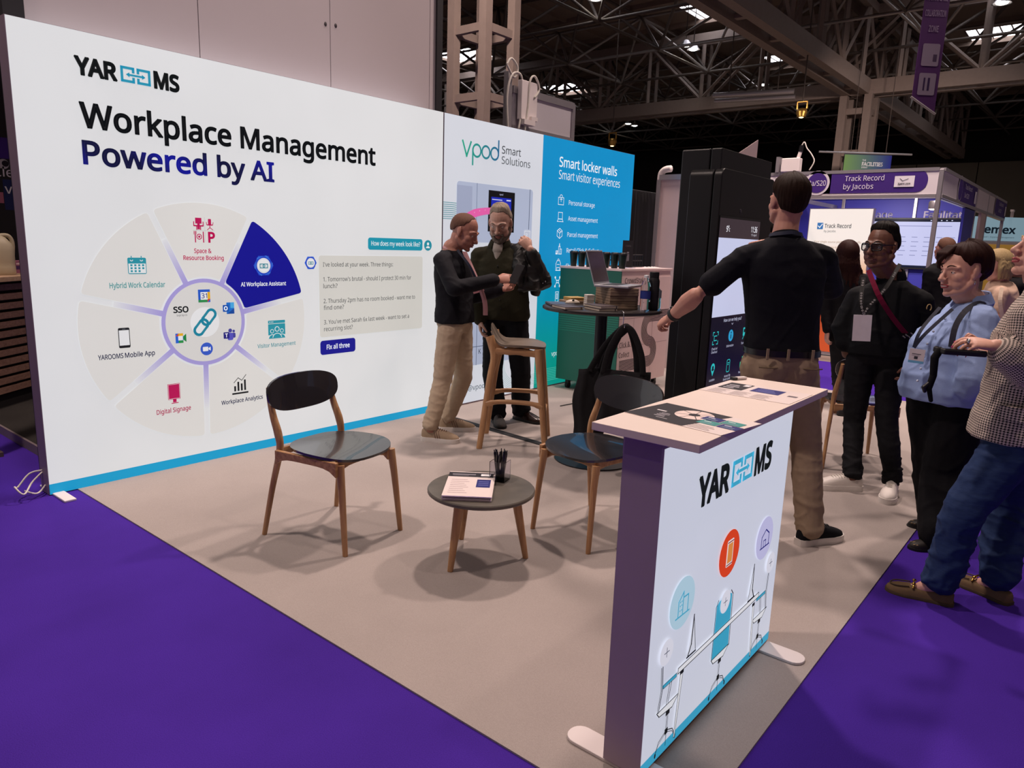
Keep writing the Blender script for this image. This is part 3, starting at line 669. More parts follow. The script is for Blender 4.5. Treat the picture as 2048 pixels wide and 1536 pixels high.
for k in range(7):
    r = .06+.016*k; A.arc(5.42, .33, r+.12, .004, 180, 270, '#a3c4c4', 0, 20); A.line([(5.42-r-.12, .33), (5.42-r-.12, .56)], .004, '#a3c4c4'); A.line([(5.42, .33-r-.12), (5.72, .33-r-.1)], .004, '#a3c4c4')
A.link('contact_line', M_lit, t)
A = Art((0, WY, 0), (1, 0, 0), UP, .0006, .0012)
WH = '#f6fbff'
A.text('Smart locker walls', 6.0, 2.231, .092, WH, w=1.08, bold=.01); A.text('Smart visitor experiences', 6.0, 2.112, .085, WH, w=1.155, bold=0)
for k, (s, v, w_) in enumerate((('Personal storage', 1.87, .48), ('Asset management', 1.713, .555), ('Parcel management', 1.551, .572), ('Retail Click & Collect', 1.39, .605), ('Shared lockers', 1.23, .43), ('Returns', 1.068, .25), ('Visitor', .905, .22))):
    A.text(s, 6.191, v, .046, WH, w=w_)
for k in range(8): A.line([(SP, .2-k*.018), (7.4, .2-k*.018)], .005, '#5cc9b4')
A.text('vpod.com', 6.006, .325, .05, WH, w=.31)
def ic(v): return 6.055, v
u, v = ic(1.909); L_ = lambda P, c=True: A.line([(u+x, v+y) for x, y in P], .006, WH, 0, c)
L_([(-.045, -.045), (.045, -.045), (.045, .025), (-.045, .025)]); A.arc(u, v+.03, .022, .006, 0, 180, WH); L_([(0, .025), (0, -.015)], False); L_([(-.02, .008), (.02, .008)], False)
u, v = ic(1.743); L_([(-.035, -.02), (.035, -.02), (.035, .045), (-.035, .045)]); L_([(-.05, -.045), (.05, -.045), (.035, -.02), (-.035, -.02)])
u, v = ic(1.581); L_([(0, -.05), (.043, -.026), (.043, .026), (0, .05), (-.043, .026), (-.043, -.026)]); L_([(-.043, .026), (0, .002), (.043, .026)], False); L_([(0, .002), (0, -.05)], False); L_([(-.02, .038), (.022, .014)], False)
u, v = ic(1.42); L_([(-.005, -.045), (.02, -.045), (.02, .03), (-.005, .03)]); L_([(.02, -.045), (.045, -.045), (.045, .005), (.02, .005)]); L_([(.0, .03), (.008, .06), (.015, .03)], False); L_([(-.03, -.045), (-.03, -.01)], False); A.disc(u-.045, v-.04, .01, WH); L_([(-.05, -.015), (-.02, -.015), (-.024, -.045), (-.046, -.045)])
u, v = ic(1.259); L_([(-.04, -.05), (.04, -.05), (.04, .02), (.02, .05), (-.02, .05), (-.04, .02)]); L_([(-.022, -.05), (-.022, -.02), (.022, -.02), (.022, -.05)]); A.arc(u, v+.055, .012, .005, 0, 180, WH); L_([(-.02, .01), (.02, .01)], False)
u, v = ic(1.094); L_([(-.045, -.045), (-.02, -.01), (.02, -.01), (.045, -.045)], False); L_([(-.045, .045), (-.02, .015), (.02, .015), (.045, .045)], False); A.disc(u-.04, v+.045, .012, WH); A.disc(u+.04, v+.045, .012, WH); A.disc(u-.04, v-.045, .012, WH); A.disc(u+.04, v-.045, .012, WH); L_([(-.015, -.01), (.015, -.01), (.015, .015), (-.015, .015)])
u, v = ic(.941); L_([(-.025, -.05), (.025, -.05), (.025, .05), (-.025, .05)]); L_([(-.008, -.02), (.008, -.02), (.008, .03), (-.008, .03)])
A.link('icon_list', M_lit, t)
B().bb((5.6, 4.3, 0), (5.66, WY+.2, .012)).link('foot_plate', WHITEP, t, bevel=.003)
# ================================================================ furniture
OAK = wood('warm oak', '#9c6f4a', '#c4986c', 2, .42); OAKX = wood('warm oak along x', '#9c6f4a', '#c4986c', 0, .42); OAKY = wood('warm oak along y', '#9c6f4a', '#c4986c', 1, .42)
PLY = mat('black stained plywood', '#232125', .27, 0, .25, 14, .03, (1, 8, 8), 1.0, coat=.6); PLYE = mat('plywood edge', '#4a3a30', .5)
BLK = mat('black powder coat', '#131215', .42, 0, .2, 40); BLKM = mat('matt black', '#17161a', .6, 0, .15, 30)
def plate(b, outline, fz, th, rings=7):
    """thin curved board: outline in x,y, fz(x,y) gives its upper side"""
    n = len(outline); R = []
    for sgn in (1, -1):
        L = []
        for k in range(rings+1):
            q = max(.02, k/rings); L.append([V(x*q, y*q, 0) for x, y in outline])
        L = [[V(p.x, p.y, fz(p.x, p.y)-(0 if sgn > 0 else th)) for p in r] for r in L]
        R += L if sgn > 0 else L[::-1]
    b.rings(R); return b
def sup(a, c, n=2.6, N=48, top=None):
    out = []
    for i in range(N):
        t = 2*math.pi*i/N; x, y = math.cos(t), math.sin(t)
        yy = math.copysign(abs(y)**(2/n), y); out.append((a*math.copysign(abs(x)**(2/n), x), (top if top and yy > 0 else c)*yy))
    return out
def make_chair(label, group):
    t = thing('side_chair', label, 'chair', group=group, local=True)
    S = [(x*(1-.10*max(0, -y)/.2), y+.02) for x, y in sup(.228, .215, 3.0)]
    b = B(); plate(b, S, lambda x, y: .458+.35*x*x*.6-.012*max(0, (y-.08)/.15)**2+.01*max(0, -(y+.1)/.1)**2, .012); b.link('seat', [PLY], t, smooth=40)
    bo = sup(.228, .098, 2.7, 48, .082)
    b = B(); plate(b, bo, lambda x, y: 0, .013)
    vs = []
    for x, v, z in b.v: vs.append((x, -.245-.16*v+.45*x*x+z, .708+v))
    b.v = vs; b.link('backrest', [PLY], t, smooth=40)
    for s in (-1, 1):
        P = smooth_path([(s*.245, -.262, 0), (s*.225, -.215, .25), (s*.205, -.178, .44), (s*.203, -.188, .52), (s*.2, -.222, .6), (s*.196, -.248, .68), (s*.194, -.258, .74)])
        n = len(P); b = B().tube(P, [.0135+.009*min(1, i/n*2)-.009*max(0, (i/n-.5))*2 for i in range(n)], 12, .8, (1, 0, 0)); b.link('leg', OAK, t, smooth=60)
        P = smooth_path([(s*.196, .242, 0), (s*.184, .215, .28), (s*.176, .195, .43)])
        n = len(P); b = B().tube(P, [.0135+.010*i/n for i in range(n)], 12, .85, (1, 0, 0)); b.link('leg', OAK, t, smooth=60)
    b = B()
    def rail(p0, p1, top, deep, mid, th):
        p0, p1 = V(p0), V(p1); d = p1-p0; L = d.length; d.normalize(); n = 10
        P = [(0, top), (0, top-deep)]+[(L*i/n, top-mid-(deep-mid)*abs(2*i/n-1)**5) for i in range(1, n)]+[(L, top-deep), (L, top)]
        b.prism(P, p0-d.cross(UP)*(-th/2), d, UP, th)
    for s in (-1, 1): rail((s*.205, -.18, 0), (s*.18, .2, 0), .449, .072, .036, .022)
    rail((-.178, .198, 0), (.178, .198, 0), .447, .07, .034, .022); rail((-.2, -.172, 0), (.2, -.172, 0), .45, .055, .036, .02)
    b.link('seat_frame', OAKX, t, bevel=.004)
    return t
ch = make_chair('wooden chair with black plywood seat standing alone before the wheel diagram', 'black and oak side chairs')
def place(o, x, y, rz, label=None, z=.006):
    o.location = (x, y, z); o.rotation_euler = (0, 0, rz)
    if label: o['label'] = label
place(ch, 2.125, 2.846, math.atan2(-.497, .068)-math.pi/2)
c2 = copy_tree(ch); place(c2, 3.055, 1.923, math.atan2(.15, -.99)-math.pi/2, 'wooden chair with black plywood seat behind the white counter, under the hanging tote bag')
c3 = copy_tree(ch); place(c3, 5.45, 1.28, math.radians(-60), 'wooden chair with black back half hidden behind the man in beige trousers')
# ---- bar stool
TAUPE = mat('taupe moulded seat', '#6e6256', .5, 0, .15, 25, .08)
t = thing('bar_stool', 'oak bar stool with a taupe moulded seat before the two men', 'bar stool', (4.06, 3.27, .006), math.atan2(-.82, .574)-math.pi/2, local=True)
SO = [(x, y) for x, y in sup(.205, .2, 3.2)]
def stz(x, y): 
    k = max(0, (-y-.09)/.1); return .752+.115*k*k*(1-.25*(x/.2)**2)+.01*abs(x/.2)**2-.012*max(0, (y-.1)/.1)
b = B(); plate(b, SO, stz, .016, 12); b.link('seat', TAUPE, t, smooth=50)
for s in (-1, 1):
    for yb, yt, zt in ((-.245, -.15, .79), (.235, .155, .735)):
        w0, w1 = (.245, .185) if yb > 0 else (.215, .175)
        P = [V(s*w0, yb, 0)*(1-k)+V(s*w1, yt, zt)*k for k in [i/8 for i in range(9)]]
        if yb < 0: P = smooth_path([P[0], P[5], (s*.178, -.158, .66), (s*.178, -.178, .76), (s*.175, -.195, .815)], 4)
        n = len(P); b = B().tube(P, [.021+.012*i/n for i in range(n)], 12, .7, (1, 0, 0)); b.link('leg', OAK, t, smooth=60)
for s in (-1, 1):
    b = B(); b.tube(smooth_path([(s*.18, -.155, .71), (s*.182, 0, .715), (s*.183, .15, .70)]), [.028, .026, .024, .024]*3+[.028], 12, .55, (1, 0, 0)); b.link('side_rail', OAKY, t, smooth=60); b = B()
    b.tube(smooth_path([(s*.206, -.205, .33), (s*.207, -.1, .352), (s*.215, .1, .352), (s*.222, .2, .33)]), [.021]*4+[.017]*11+[.021]*4, 12, .8, (1, 0, 0)); b.link('crossbar', OAKY, t, smooth=60)
b = B()
for y, z, w in ((.212, .25, .228), (-.218, .25, .2)): b.tube([(-w, y, z), (0, y, z+.018), (w, y, z)], .0125, 10)
b.link('footrest', OAKX, t, smooth=60)
# ---- low coffee table
STONE = mat('dark mottled table top', '#5c574f', .4, 0, .5, 11)
tc = (2.385, 2.112); t = thing('coffee_table', 'low round coffee table with a dark mottled top and three oak legs', 'coffee table', (*tc, .006))
B().lathe([(.02, .336), (.243, .336), (.249, .341), (.249, .352), (.245, .357), (.02, .357)], (*tc, 0), 64).link('tabletop', STONE, t, smooth=30)
for x, y in ((2.19, 2.115), (2.487, 2.329), (2.538, 1.956)):
    p = V(x, y, .006); q = V(tc[0]+(x-tc[0])*.72, tc[1]+(y-tc[1])*.72, .338); B().tube([p, p*.5+q*.5, q], [.0135, .019, .024], 14).link('leg', OAK, t, smooth=60)
# ---- bar-height round table
bc = (4.134, 2.62); t = thing('bar_table', 'tall round black bar table with laptop, boxes and bottles on top', 'bar table', (*bc, .006))
B().lathe([(.02, 1.045), (.39, 1.045), (.4, 1.052), (.4, 1.064), (.394, 1.07), (.02, 1.07)], (*bc, 0), 64).link('tabletop', mat('dark wood effect top', '#2b2626', .35, 0, .3, 12), t, smooth=30)
B().lathe([(.04, .02), (.04, 1.02), (.13, 1.03), (.13, 1.046)], (*bc, 0), 24).link('column', BLK, t, smooth=40)
B().lathe([(.02, .006), (.275, .006), (.275, .014), (.06, .03), (.04, .06)], (*bc, 0), 48).link('base_plate', BLK, t, smooth=40)
# ================================================================ reception counter
CF = mat('violet brown counter end', '#b09ca8', .55, .05, .05, 10)
CT = mat('white counter top', '#e9d9cf', .45, 0, .03, 10)
t = thing('reception_counter', 'backlit white promotional counter with desk drawing and pale top', 'counter', (2.1, .87, .006))
x0, x1, ya, yb = 1.614, 2.594, .81, .932
b = B(); box_frame(b, x0, x1, .02, .975, ya+.003, yb); b.bb((x0+.02, yb-.012, .04), (x1-.02, yb-.002, .96)); b.link('frame', CF, t)
A = Art((0, ya+.004, 0), (1, 0, 0), UP, 0, .0015)
for i in range(6):
    for j in range(6): A.poly([(x0+.002+(x1-x0-.004)*i/6, .055+.918*j/6), (x0+.002+(x1-x0-.004)*(i+1)/6, .055+.918*j/6), (x0+.002+(x1-x0-.004)*(i+1)/6, .055+.918*(j+1)/6), (x0+.002+(x1-x0-.004)*i/6, .055+.918*(j+1)/6)], '#e2e6f5')
A.rect(x0+.002, .022, x1-.002, .055, '#3fb0d8'); A.link('fabric_face', M_lit, t)
B().bb((1.588, .706, .99), (2.6, 1.018, 1.012)).link('countertop', CT, t, bevel=.0015)
B().bb((x0-.001, ya+.004, .93), (x1+.001, yb+.004, .99)).link('top_rail', mat('pale violet rail', '#a08c98', .4, .2), t, bevel=.008)
for cx_ in (1.66, 2.545): B().rings([[V(cx_+px, .87+py, z) for px, py in rrect(.085, .42, .04)] for z in (.006, .016)]).link('foot_plate', WHITEP, t, bevel=.002)
LK = '#17191d'; CY = '#35b3d6'
A = Art((0, ya, 0), (1, 0, 0), UP, .0006, .0012); ylogo(A, 1.832, .757, .572, .085, '#1d1f22', '#45b9dd'); A.link('logo', M_lit, t)
A = Art((0, ya, 0), (1, 0, 0), UP, .0006, .0012)
# desk scene printed on the counter
A.disc(2.107, .532, .078, '#ef4a1d', 1); A.rect(2.084, .488, 2.134, .578, '#f7f3f5', 2, r=.006); A.rect(2.09, .5, 2.128, .566, '#f39a4a', 3)
A.line([(2.088, .571), (2.13, .571)], .004, '#8f2a14', 3); A.line([(2.088, .494), (2.13, .494)], .004, '#8f2a14', 3)
A.disc(2.421, .486, .078, '#cfcdf3', 1); A.line([(2.392, .455), (2.392, .495), (2.427, .516), (2.46, .495), (2.46, .455)], .005, '#2a2a80', 2); A.line([(2.384, .453), (2.466, .453)], .005, '#2a2a80', 2); A.line([(2.412, .455), (2.412, .478), (2.432, .478), (2.432, .455)], .004, '#2a2a80', 2)
A.disc(1.79, .485, .078, '#bfe0f0', 1); A.line([(1.765, .448), (1.765, .495), (1.793, .518), (1.793, .448)], .005, '#52b4d4', 2); A.line([(1.793, .5), (1.825, .5), (1.825, .448)], .005, '#52b4d4', 2); A.line([(1.752, .446), (1.836, .446)], .005, '#52b4d4', 2)
for x in (1.774, 1.784):
    for y in (.465, .48, .492): A.disc(x, y, .003, '#52b4d4', 3, 8)
def chair_art(u, s, back):
    if back:
        A.poly([(u-.062, .185), (u+.068, .185), (u+.06, .372), (u+.04, .382), (u-.04, .382), (u-.058, .372)], '#3fb2d6', 1); A.line([(u-.066, .185), (u-.064, .37), (u-.05, .388)], .004, LK, 2); A.line([(u+.072, .185), (u+.066, .37), (u+.05, .388)], .004, LK, 2)
    else:
        A.line([(u-s*.05, .325), (u-s*.042, .25), (u-s*.056, .185)], .004, LK, 2); A.line([(u-s*.058, .325), (u-s*.05, .25), (u-s*.064, .185)], .003, LK, 2)
        A.line([(u-s*.035, .257), (u+s*.04, .257)], .011, '#3fb2d6', 1); A.line([(u-s*.037, .263), (u+s*.043, .263), (u+s*.043, .251), (u-s*.037, .251)], .002, LK, 2, True)
        A.line([(u+s*.002, .25), (u-s*.01, .19)], .003, LK, 2); A.line([(u+s*.014, .25), (u+s*.0, .19)], .003, LK, 2)
    A.poly([(u-.066, .186), (u-.05, .168), (u+.03, .16), (u+.07, .186)], '#f4f6fb', 1); A.line([(u-.066, .186), (u-.05, .168), (u+.03, .16), (u+.07, .186)], .003, LK, 2, True)
    A.rect(u-.008, .148, u+.016, .163, LK, 2)
    for k in (0, .007): A.line([(u+k, .15), (u+k, .1)], .0025, LK, 2)
    A.rect(u-.006, .085, u+.013, .104, LK, 2)
    for q in (-.058, .062): A.line([(u+.004, .098), (u+q*.7, .082), (u+q, .052)], .003, LK, 2); A.line([(u+.004, .092), (u+q*.7, .074), (u+q*.9, .056)], .002, LK, 2); A.disc(u+q, .048, .005, LK, 3, 8, .009)
    A.line([(u+.004, .09), (u+.004, .048)], .003, LK, 2)
chair_art(2.105, 1, True); chair_art(1.747, 1, False); chair_art(2.448, -1, False)
A.poly([(1.794, .258), (2.413, .266), (2.413, .284), (1.794, .276)], '#f7f8fc', 4); A.line([(1.794, .258), (2.413, .266), (2.413, .284), (1.794, .276)], .003, LK, 5, True)
for a, c in ((1.822, 1.804), (2.372, 2.39)):
    A.poly([(a-.008, .256), (a+.008, .256), (c+.004, .045), (c-.004, .045)], '#f7f8fc', 3); A.line([(a-.008, .256), (c-.004, .045)], .0025, LK, 4); A.line([(a+.008, .256), (c+.004, .045)], .0025, LK, 4); A.rect(a-.012, .246, a+.012, .258, LK, 4)
for u, s in ((1.874, -1), (2.34, 1)):
    A.poly([(u, .414), (u-s*.028, .3), (u+s*.022, .29)], '#e9ecf7', 4); A.line([(u, .414), (u+s*.004, .32), (u+s*.022, .288)], .006, LK, 5); A.line([(u, .414), (u-s*.028, .292)], .003, LK, 5); A.line([(u-s*.03, .286), (u+s*.028, .286)], .006, LK, 5)
for u in (1.708, 2.105, 2.503):
    A.disc(u, .367, .039, '#efeffa', 6); A.line([(u-.014, .367), (u+.014, .367)], .0025, '#3a3d55', 7); A.line([(u, .353), (u, .381)], .0025, '#3a3d55', 7)
A.link('desk_drawing', M_lit, t)
# leaflets on the counter: a thin sheet with printing
PAPER = mat('leaflet paper', '#e8dad6', .45, 0, .02, 40)
def leaflet(name, label, pts, z, art, group=None, th=.0012):
    """pts: near-left, far-left, far-right corner on the table; art draws in 0..W, 0..H"""
    a, c = V(*pts[0], z), V(*pts[1], z); ux = (V(*pts[1], z)-a); W_ = ux.length; ux.normalize(); uy = UP.cross(ux); H_ = (V(*pts[2], z)-a).dot(uy)
    t = thing(name, label, 'leaflet', a, group=group)
    b = B(); b.rings([[a+ux*x+uy*y+UP*k for x, y in ((0, 0), (W_, 0), (W_, H_), (0, H_))] for k in (0, th)]); b.link('sheet', PAPER, t)
    A = Art(a+UP*th, ux, uy, .0002, .0003); art(A, W_, H_); A.link('print', M_flat, t)
    return t
DK2, TE, NB = '#26242b', '#3c8f8c', '#262a72'
def art_dark(A, W, H):
    A.poly([(0, 0), (W*.62, 0), (W*.72, H), (0, H)], DK2)
    A.disc(W*.46, H*.66, H*.27, '#e6d3cc', 1); A.disc(W*.46, H*.66, H*.08, DK2, 2)
    for k in range(7):
        a = k*2*math.pi/7; A.line([(W*.46+H*.08*math.cos(a), H*.66+H*.08*math.sin(a)), (W*.46+H*.28*math.cos(a), H*.66+H*.28*math.sin(a))], .0025, DK2, 2)
    A.rect(W*.12, H*.5, W*.22, H*.54, '#e7e2e6', 1)
    for k in range(4): A.rect(W*.22, H*(.22+.06*k), W*(.33-.02*(k % 2)), H*(.245+.06*k), '#a9a4ab', 1)
    A.rect(W*.28, H*.14, W*.4, H*.155, '#c9c4c9', 1)
    for i in range(2):
        for j in range(2):
            u, v = W*(.56+.2*i+.05*(1-j)), H*(.34+.22*j); A.rect(u, v, u+W*.19, v+H*.2, NB if (i+j) % 2 else TE, 2); A.rect(u+W*.03, v+H*.13, u+W*.1, v+H*.155, '#dfe6ea', 3)
            for k in range(2): A.rect(u+W*.03, v+H*(.03+.045*k), u+W*.15, v+H*(.045+.045*k), '#86a2ac', 3)
    for k in range(4): A.rect(W*.64, H*(.06+.06*k), W*(.86-.03*(k % 2)), H*(.075+.06*k), '#a08f92', 1)
def art_info(A, W, H):
    A.rect(W*.08, H*.42, W*.36, H*.97, DK2, 1); A.rect(W*.43, H*.5, W*.75, H*.86, NB, 1)
    for k in range(3): A.rect(W*.12, H*(.5+.12*k), W*(.24+.03*(k % 2)), H*(.54+.12*k), '#d9d2da', 2)
    A.rect(W*.27, H*.78, W*.34, H*.93, '#e9e3e6', 2)
    for k in range(3): A.rect(W*.48, H*(.57+.09*k), W*(.7-.03*k), H*(.6+.09*k), '#6f76b8', 2)
    for i in range(3):
        for k in range(5): A.rect(W*(.08+.24*i), H*(.06+.065*k), W*(.26+.24*i-.03*(k % 2)), H*(.075+.065*k), '#a08f92', 1)
    A.rect(W*.84, H*.52, W*.94, H*.62, '#6a6068', 1)
leaflet('leaflet', 'half dark leaflet with pale wheel and coloured blocks at the near end of the counter', ((1.751, 1.015), (1.709, .707), (1.911, .671)), 1.0122, art_dark)
leaflet('leaflet', 'pale text leaflet with dark and navy boxes at the far end of the counter', ((2.233, 1.016), (2.229, .714), (2.447, .711)), 1.0122, art_info)
t = thing('usb_stick', 'tiny black and white stick at the far corner of the counter top', 'gadget', (2.53, .995, 1.013))
B().box((2.53, .995, 1.018), (.05, .02, .009), rz=-.5).link('body', WHITEP, t, bevel=.002); B().box((2.505, 1.008, 1.018), (.02, .021, .01), rz=-.5).link('cap', BLK, t, bevel=.002)
# ---- coffee table: stack of flyers, acrylic pen pot and pens
def art_fly(A, W, H):
    A.rect(0, H*.78, W, H*.97, DK2, 1); A.rect(W*.08, H*.86, W*.6, H*.9, '#8b8890', 2); A.rect(W*.1, H*.82, W*.45, H*.84, '#6b6870', 2); A.rect(W*.72, H*.83, W*.93, H*.92, '#eceaec', 2)
    A.rect(W*.66, H*.36, W*.96, H*.68, NB, 1)
    for k in range(3): A.rect(W*.7, H*(.44+.07*k), W*.92, H*(.46+.07*k), '#6f76b8', 2)
    for k in range(8): A.rect(W*.1, H*(.12+.075*k), W*(.5-.05*(k % 3)), H*(.135+.075*k), '#c3aeb2', 1)
fa, fb, fc = (2.138, 2.122), (2.269, 1.954), (2.403, 2.334)
for k in range(14):
    j = (random.uniform(-.004, .004), random.uniform(-.004, .004))
    q = [(p[0]+j[0], p[1]+j[1]) for p in (fa, fb, fc)]
    last = k == 13
    leaflet('flyer', 'top flyer of the stack on the round coffee table, with dark band and navy box' if last else 'flyer lying under the top one in the coffee table stack', q, .3574+k*.0016, art_fly if last else (lambda A, W, H: A.rect(0, 0, W, H*.02, '#8a78b0', 1)), 'stacked flyers on the coffee table' , .0013)
hc = V(2.527, 2.122, .357); CLEAR = mat('clear acrylic', '#f2f2f8', .05, 0, .0, 5, trans=1, ior=1.2)
t = thing('pen_pot', 'clear square acrylic pot of black pens on the coffee table', 'pen pot', hc); pr = .3
b = B(); Rp = Matrix.Rotation(pr, 3, 'Z')
for i in range(4):
    R4 = Matrix.Rotation(pr+i*math.pi/2, 3, 'Z'); b.box(hc+R4@V(.037, 0, .048), (.003, .077, .096), R=R4)
b.link('walls', CLEAR, t); B().box(hc+UP*.0025, (.074, .074, .005), R=Rp).link('base', CLEAR, t)
PEN = mat('glossy black pen', '#101013', .2, 0, .05, 50, coat=.5)
def make_pen():
    t = thing('pen', 'black retractable pen standing in the clear acrylic pot', 'pen', group='black pens in the acrylic pot', local=True)
    B().lathe([(.0012, 0), (.002, .004), (.0048, .018), (.0052, .07), (.0048, .125), (.004, .13)], n=10).link('barrel', PEN, t, smooth=40)
    B().lathe([(.0026, .13), (.0026, .141), (.0018, .143)], n=8).link('push_button', PEN, t, smooth=40)
    B().box((.0062, 0, .108), (.0016, .0035, .042)).link('clip', PEN, t)
    return t
pen = make_pen()
for k in range(12):
    o = pen if k == 0 else copy_tree(pen)
    a = 2*math.pi*k/12*1.0+.3; r = .022 if k % 3 else .008; b0 = hc+Rp@V(r*math.cos(a)*.7, r*math.sin(a)*.7, .0065); tp = hc+Rp@V(.03*math.cos(a+.5)*(.3 if k % 3 == 0 else 1), .03*math.sin(a+.5), .14)
    o.location = b0; o.rotation_euler = (tp-b0).to_track_quat('Z', 'Y').to_euler()
# ================================================================ bar table items
M_alu = mat('silver laptop', '#b9bac0', .35, .6, .05, 60)
KR = 1.07
def mkbox(name, label, cat, c, d, rz, m, extra=None, bevel=.003, group=None):
    t = thing(name, label, cat, c, group=group); B().box(V(c)+UP*d[2]/2, d, rz=rz).link('box_body', m, t, bevel=bevel)
    if extra: extra(t)
    return t
bk = mat('kraft brown box', '#8c7763', .7, 0, .1, 30); wb = mat('white small carton', '#d8d2ca', .6, 0, .04, 30); yb_ = mat('mustard carton', '#b0904e', .6, 0, .08, 30)
for k in range(8):
    j = random.uniform(-.004, .004)
    mkbox('boxed_notebook', 'flat kraft brown box in the stack holding up the laptop', 'box', (4.17+j, 2.535+j, KR+.0003+k*.0172), (.2, .26, .0168), -.62, bk, group='kraft boxes under the laptop')
def lid(c, d, rz, m, s):
    def f(t): B().box(V(c)+UP*(d[2]*s), (d[0]*1.003, d[1]*1.003, .0015), rz=rz).link('lid_seam', m, t)
    return f
for k in range(3): mkbox('small_carton', 'small white carton stacked left of the kraft boxes, %s' % ('lowest', 'middle', 'topmost')[k], 'carton', (4.09+.003*k, 2.70, KR+.0003+k*.0262), (.055, .06, .026), -.62, wb, lid((4.09+.003*k, 2.70, KR+.0003+k*.0262), (.055, .06, .026), -.62, bk, .7))
mkbox('wallet_box', 'wide flat mustard box with a smaller one on top, back of the bar table', 'box', (4.2, 2.9, KR+.0003), (.16, .14, .022), -.5, bk, lid((4.2, 2.9, KR+.0003), (.16, .14, .022), -.5, yb_, .6))
mkbox('wallet_box', 'smaller mustard box lying on the wide one, back of the bar table', 'box', (4.205, 2.895, KR+.0226), (.12, .11, .022), -.42, yb_, lid((4.205, 2.895, KR+.0226), (.12, .11, .022), -.42, bk, .5))
gr = mat('grey cover', '#5d5f68', .4, .2, .1, 30)
t = thing('tablet', 'closed grey tablet flat at the left rim of the bar table', 'tablet', (3.98, 2.85, KR)); B().box((3.985, 2.86, KR+.0068), (.17, .22, .013), rz=-.75).link('body', gr, t, bevel=.004); B().box((3.985, 2.86, KR+.0143), (.165, .215, .0015), rz=-.75).link('screen_cover', mat('slate cover', '#474b58', .4), t)
t = thing('computer_mouse', 'cream computer mouse on the grey tablet', 'mouse', (4.03, 2.79, KR+.0155)); b = B(); b.ell((4.03, 2.79, KR+.016), (.03, .052, .026), Matrix.Rotation(.9, 3, 'Z')); b.v = [(x, y, max(z, KR+.0155)) for x, y, z in b.v]; b.link('shell', mat('cream plastic', '#d0c5b5', .4), t, smooth=180)
B().ell((4.015, 2.775, KR+.038), (.004, .009, .005), Matrix.Rotation(.9, 3, 'Z')).link('scroll_wheel', BLKM, t, smooth=180)
cov = mat('dark notebook cover', '#4c4244', .5, 0, .1, 20); pg = mat('page edges', '#cdbfae', .7, 0, .05, 60)
def notebook(lab, c, rz):
    t = thing('notebook', lab, 'notebook', c); c = V(c)
    B().box(c+UP*.008, (.128, .196, .012), rz=rz).link('pages', pg, t); b = B().box(c+UP*.001, (.134, .2, .002), rz=rz).box(c+UP*.015, (.134, .2, .002), rz=rz); b.link('cover', cov, t, bevel=.0008)
    B().box(c+UP*.0083+Matrix.Rotation(rz, 3, 'Z')@V(.05, 0, 0), (.004, .2015, .0175), rz=rz).link('elastic_band', BLKM, t)
notebook('lower notebook at the front of the bar table', (3.93, 2.5, KR+.0003), -.5); notebook('upper notebook of the two at the front of the bar table', (3.933, 2.498, KR+.0166), -.44)
notebook('single notebook lying beside the stacked pair at the left front of the bar table', (3.83, 2.69, KR+.0003), -.5)
# laptop on the stack
lc = V(4.18, 2.53, KR+.139); Rl = Matrix.Rotation(math.radians(14), 3, 'Z')
t = thing('laptop', 'open silver laptop with a dark screen on the stack of kraft boxes', 'laptop', lc)
B().box(lc+UP*.0075, (.32, .235, .015), R=Rl).link('base', M_alu, t, bevel=.004); B().box(lc+Rl@V(0, .025, .0155), (.28, .12, .001), R=Rl).link('keyboard', BLKM, t)
Rs = Rl@Matrix.Rotation(math.radians(-17), 3, 'X'); h = lc+Rl@V(0, .114, .014)
B().box(h+Rs@V(0, .003, .115), (.32, .006, .23), R=Rs).link('lid', M_alu, t, bevel=.0025); B().box(h+Rs@V(0, -.0006, .118), (.3, .0015, .205), R=Rs).link('screen', mat('dark laptop screen', '#3a3238', .15, 0, .05, 5), t)
# bottles
PET = mat('clear bottle plastic', '#eef2f6', .06, 0, 0, 5, trans=1, ior=1.15); CAPW = mat('white bottle cap', '#dfe3e6', .4, 0, .03, 30)
def bottle(lab, x, y, h, lab_col, cap):
    t = thing('water_bottle', lab, 'bottle', (x, y, KR+.0003)); z = KR+.0003
    B().lathe([(.028, z), (.033, z+.006), (.033, z+.05), (.031, z+.06), (.033, z+.07), (.033, z+h*.66), (.026, z+h*.78), (.0135, z+h*.88), (.0135, z+h*.93)], (x, y, 0), 24).link('bottle_body', PET, t, smooth=50)
    B().lathe([(.0338, z+.075), (.0338, z+.125)], (x, y, 0), 24, False).link('paper_label', lab_col, t, smooth=50)
    B().lathe([(.0155, z+h*.93), (.0155, z+h), (.013, z+h+.002)], (x, y, 0), 20).link('cap', cap, t, smooth=30)
bottle('clear water bottle with blue label and white cap, left of the black flask', 4.182, 2.325, .225, mat('blue label', '#2d3d8f', .5), CAPW)
bottle('small clear bottle right of the black flask at the table rim', 4.33, 2.325, .165, mat('pale label', '#7e8790', .5), BLK)
t = thing('flask', 'tall matt black flask between the two clear bottles', 'flask', (4.248, 2.305, KR+.0003)); z = KR+.0003
B().lathe([(.034, z), (.037, z+.005), (.037, z+.19), (.03, z+.21)], (4.248, 2.305, 0), 28).link('flask_body', BLKM, t, smooth=40)
B().lathe([(.031, z+.2105), (.031, z+.245), (.028, z+.248)], (4.248, 2.305, 0), 24).link('lid', BLK, t, smooth=30)
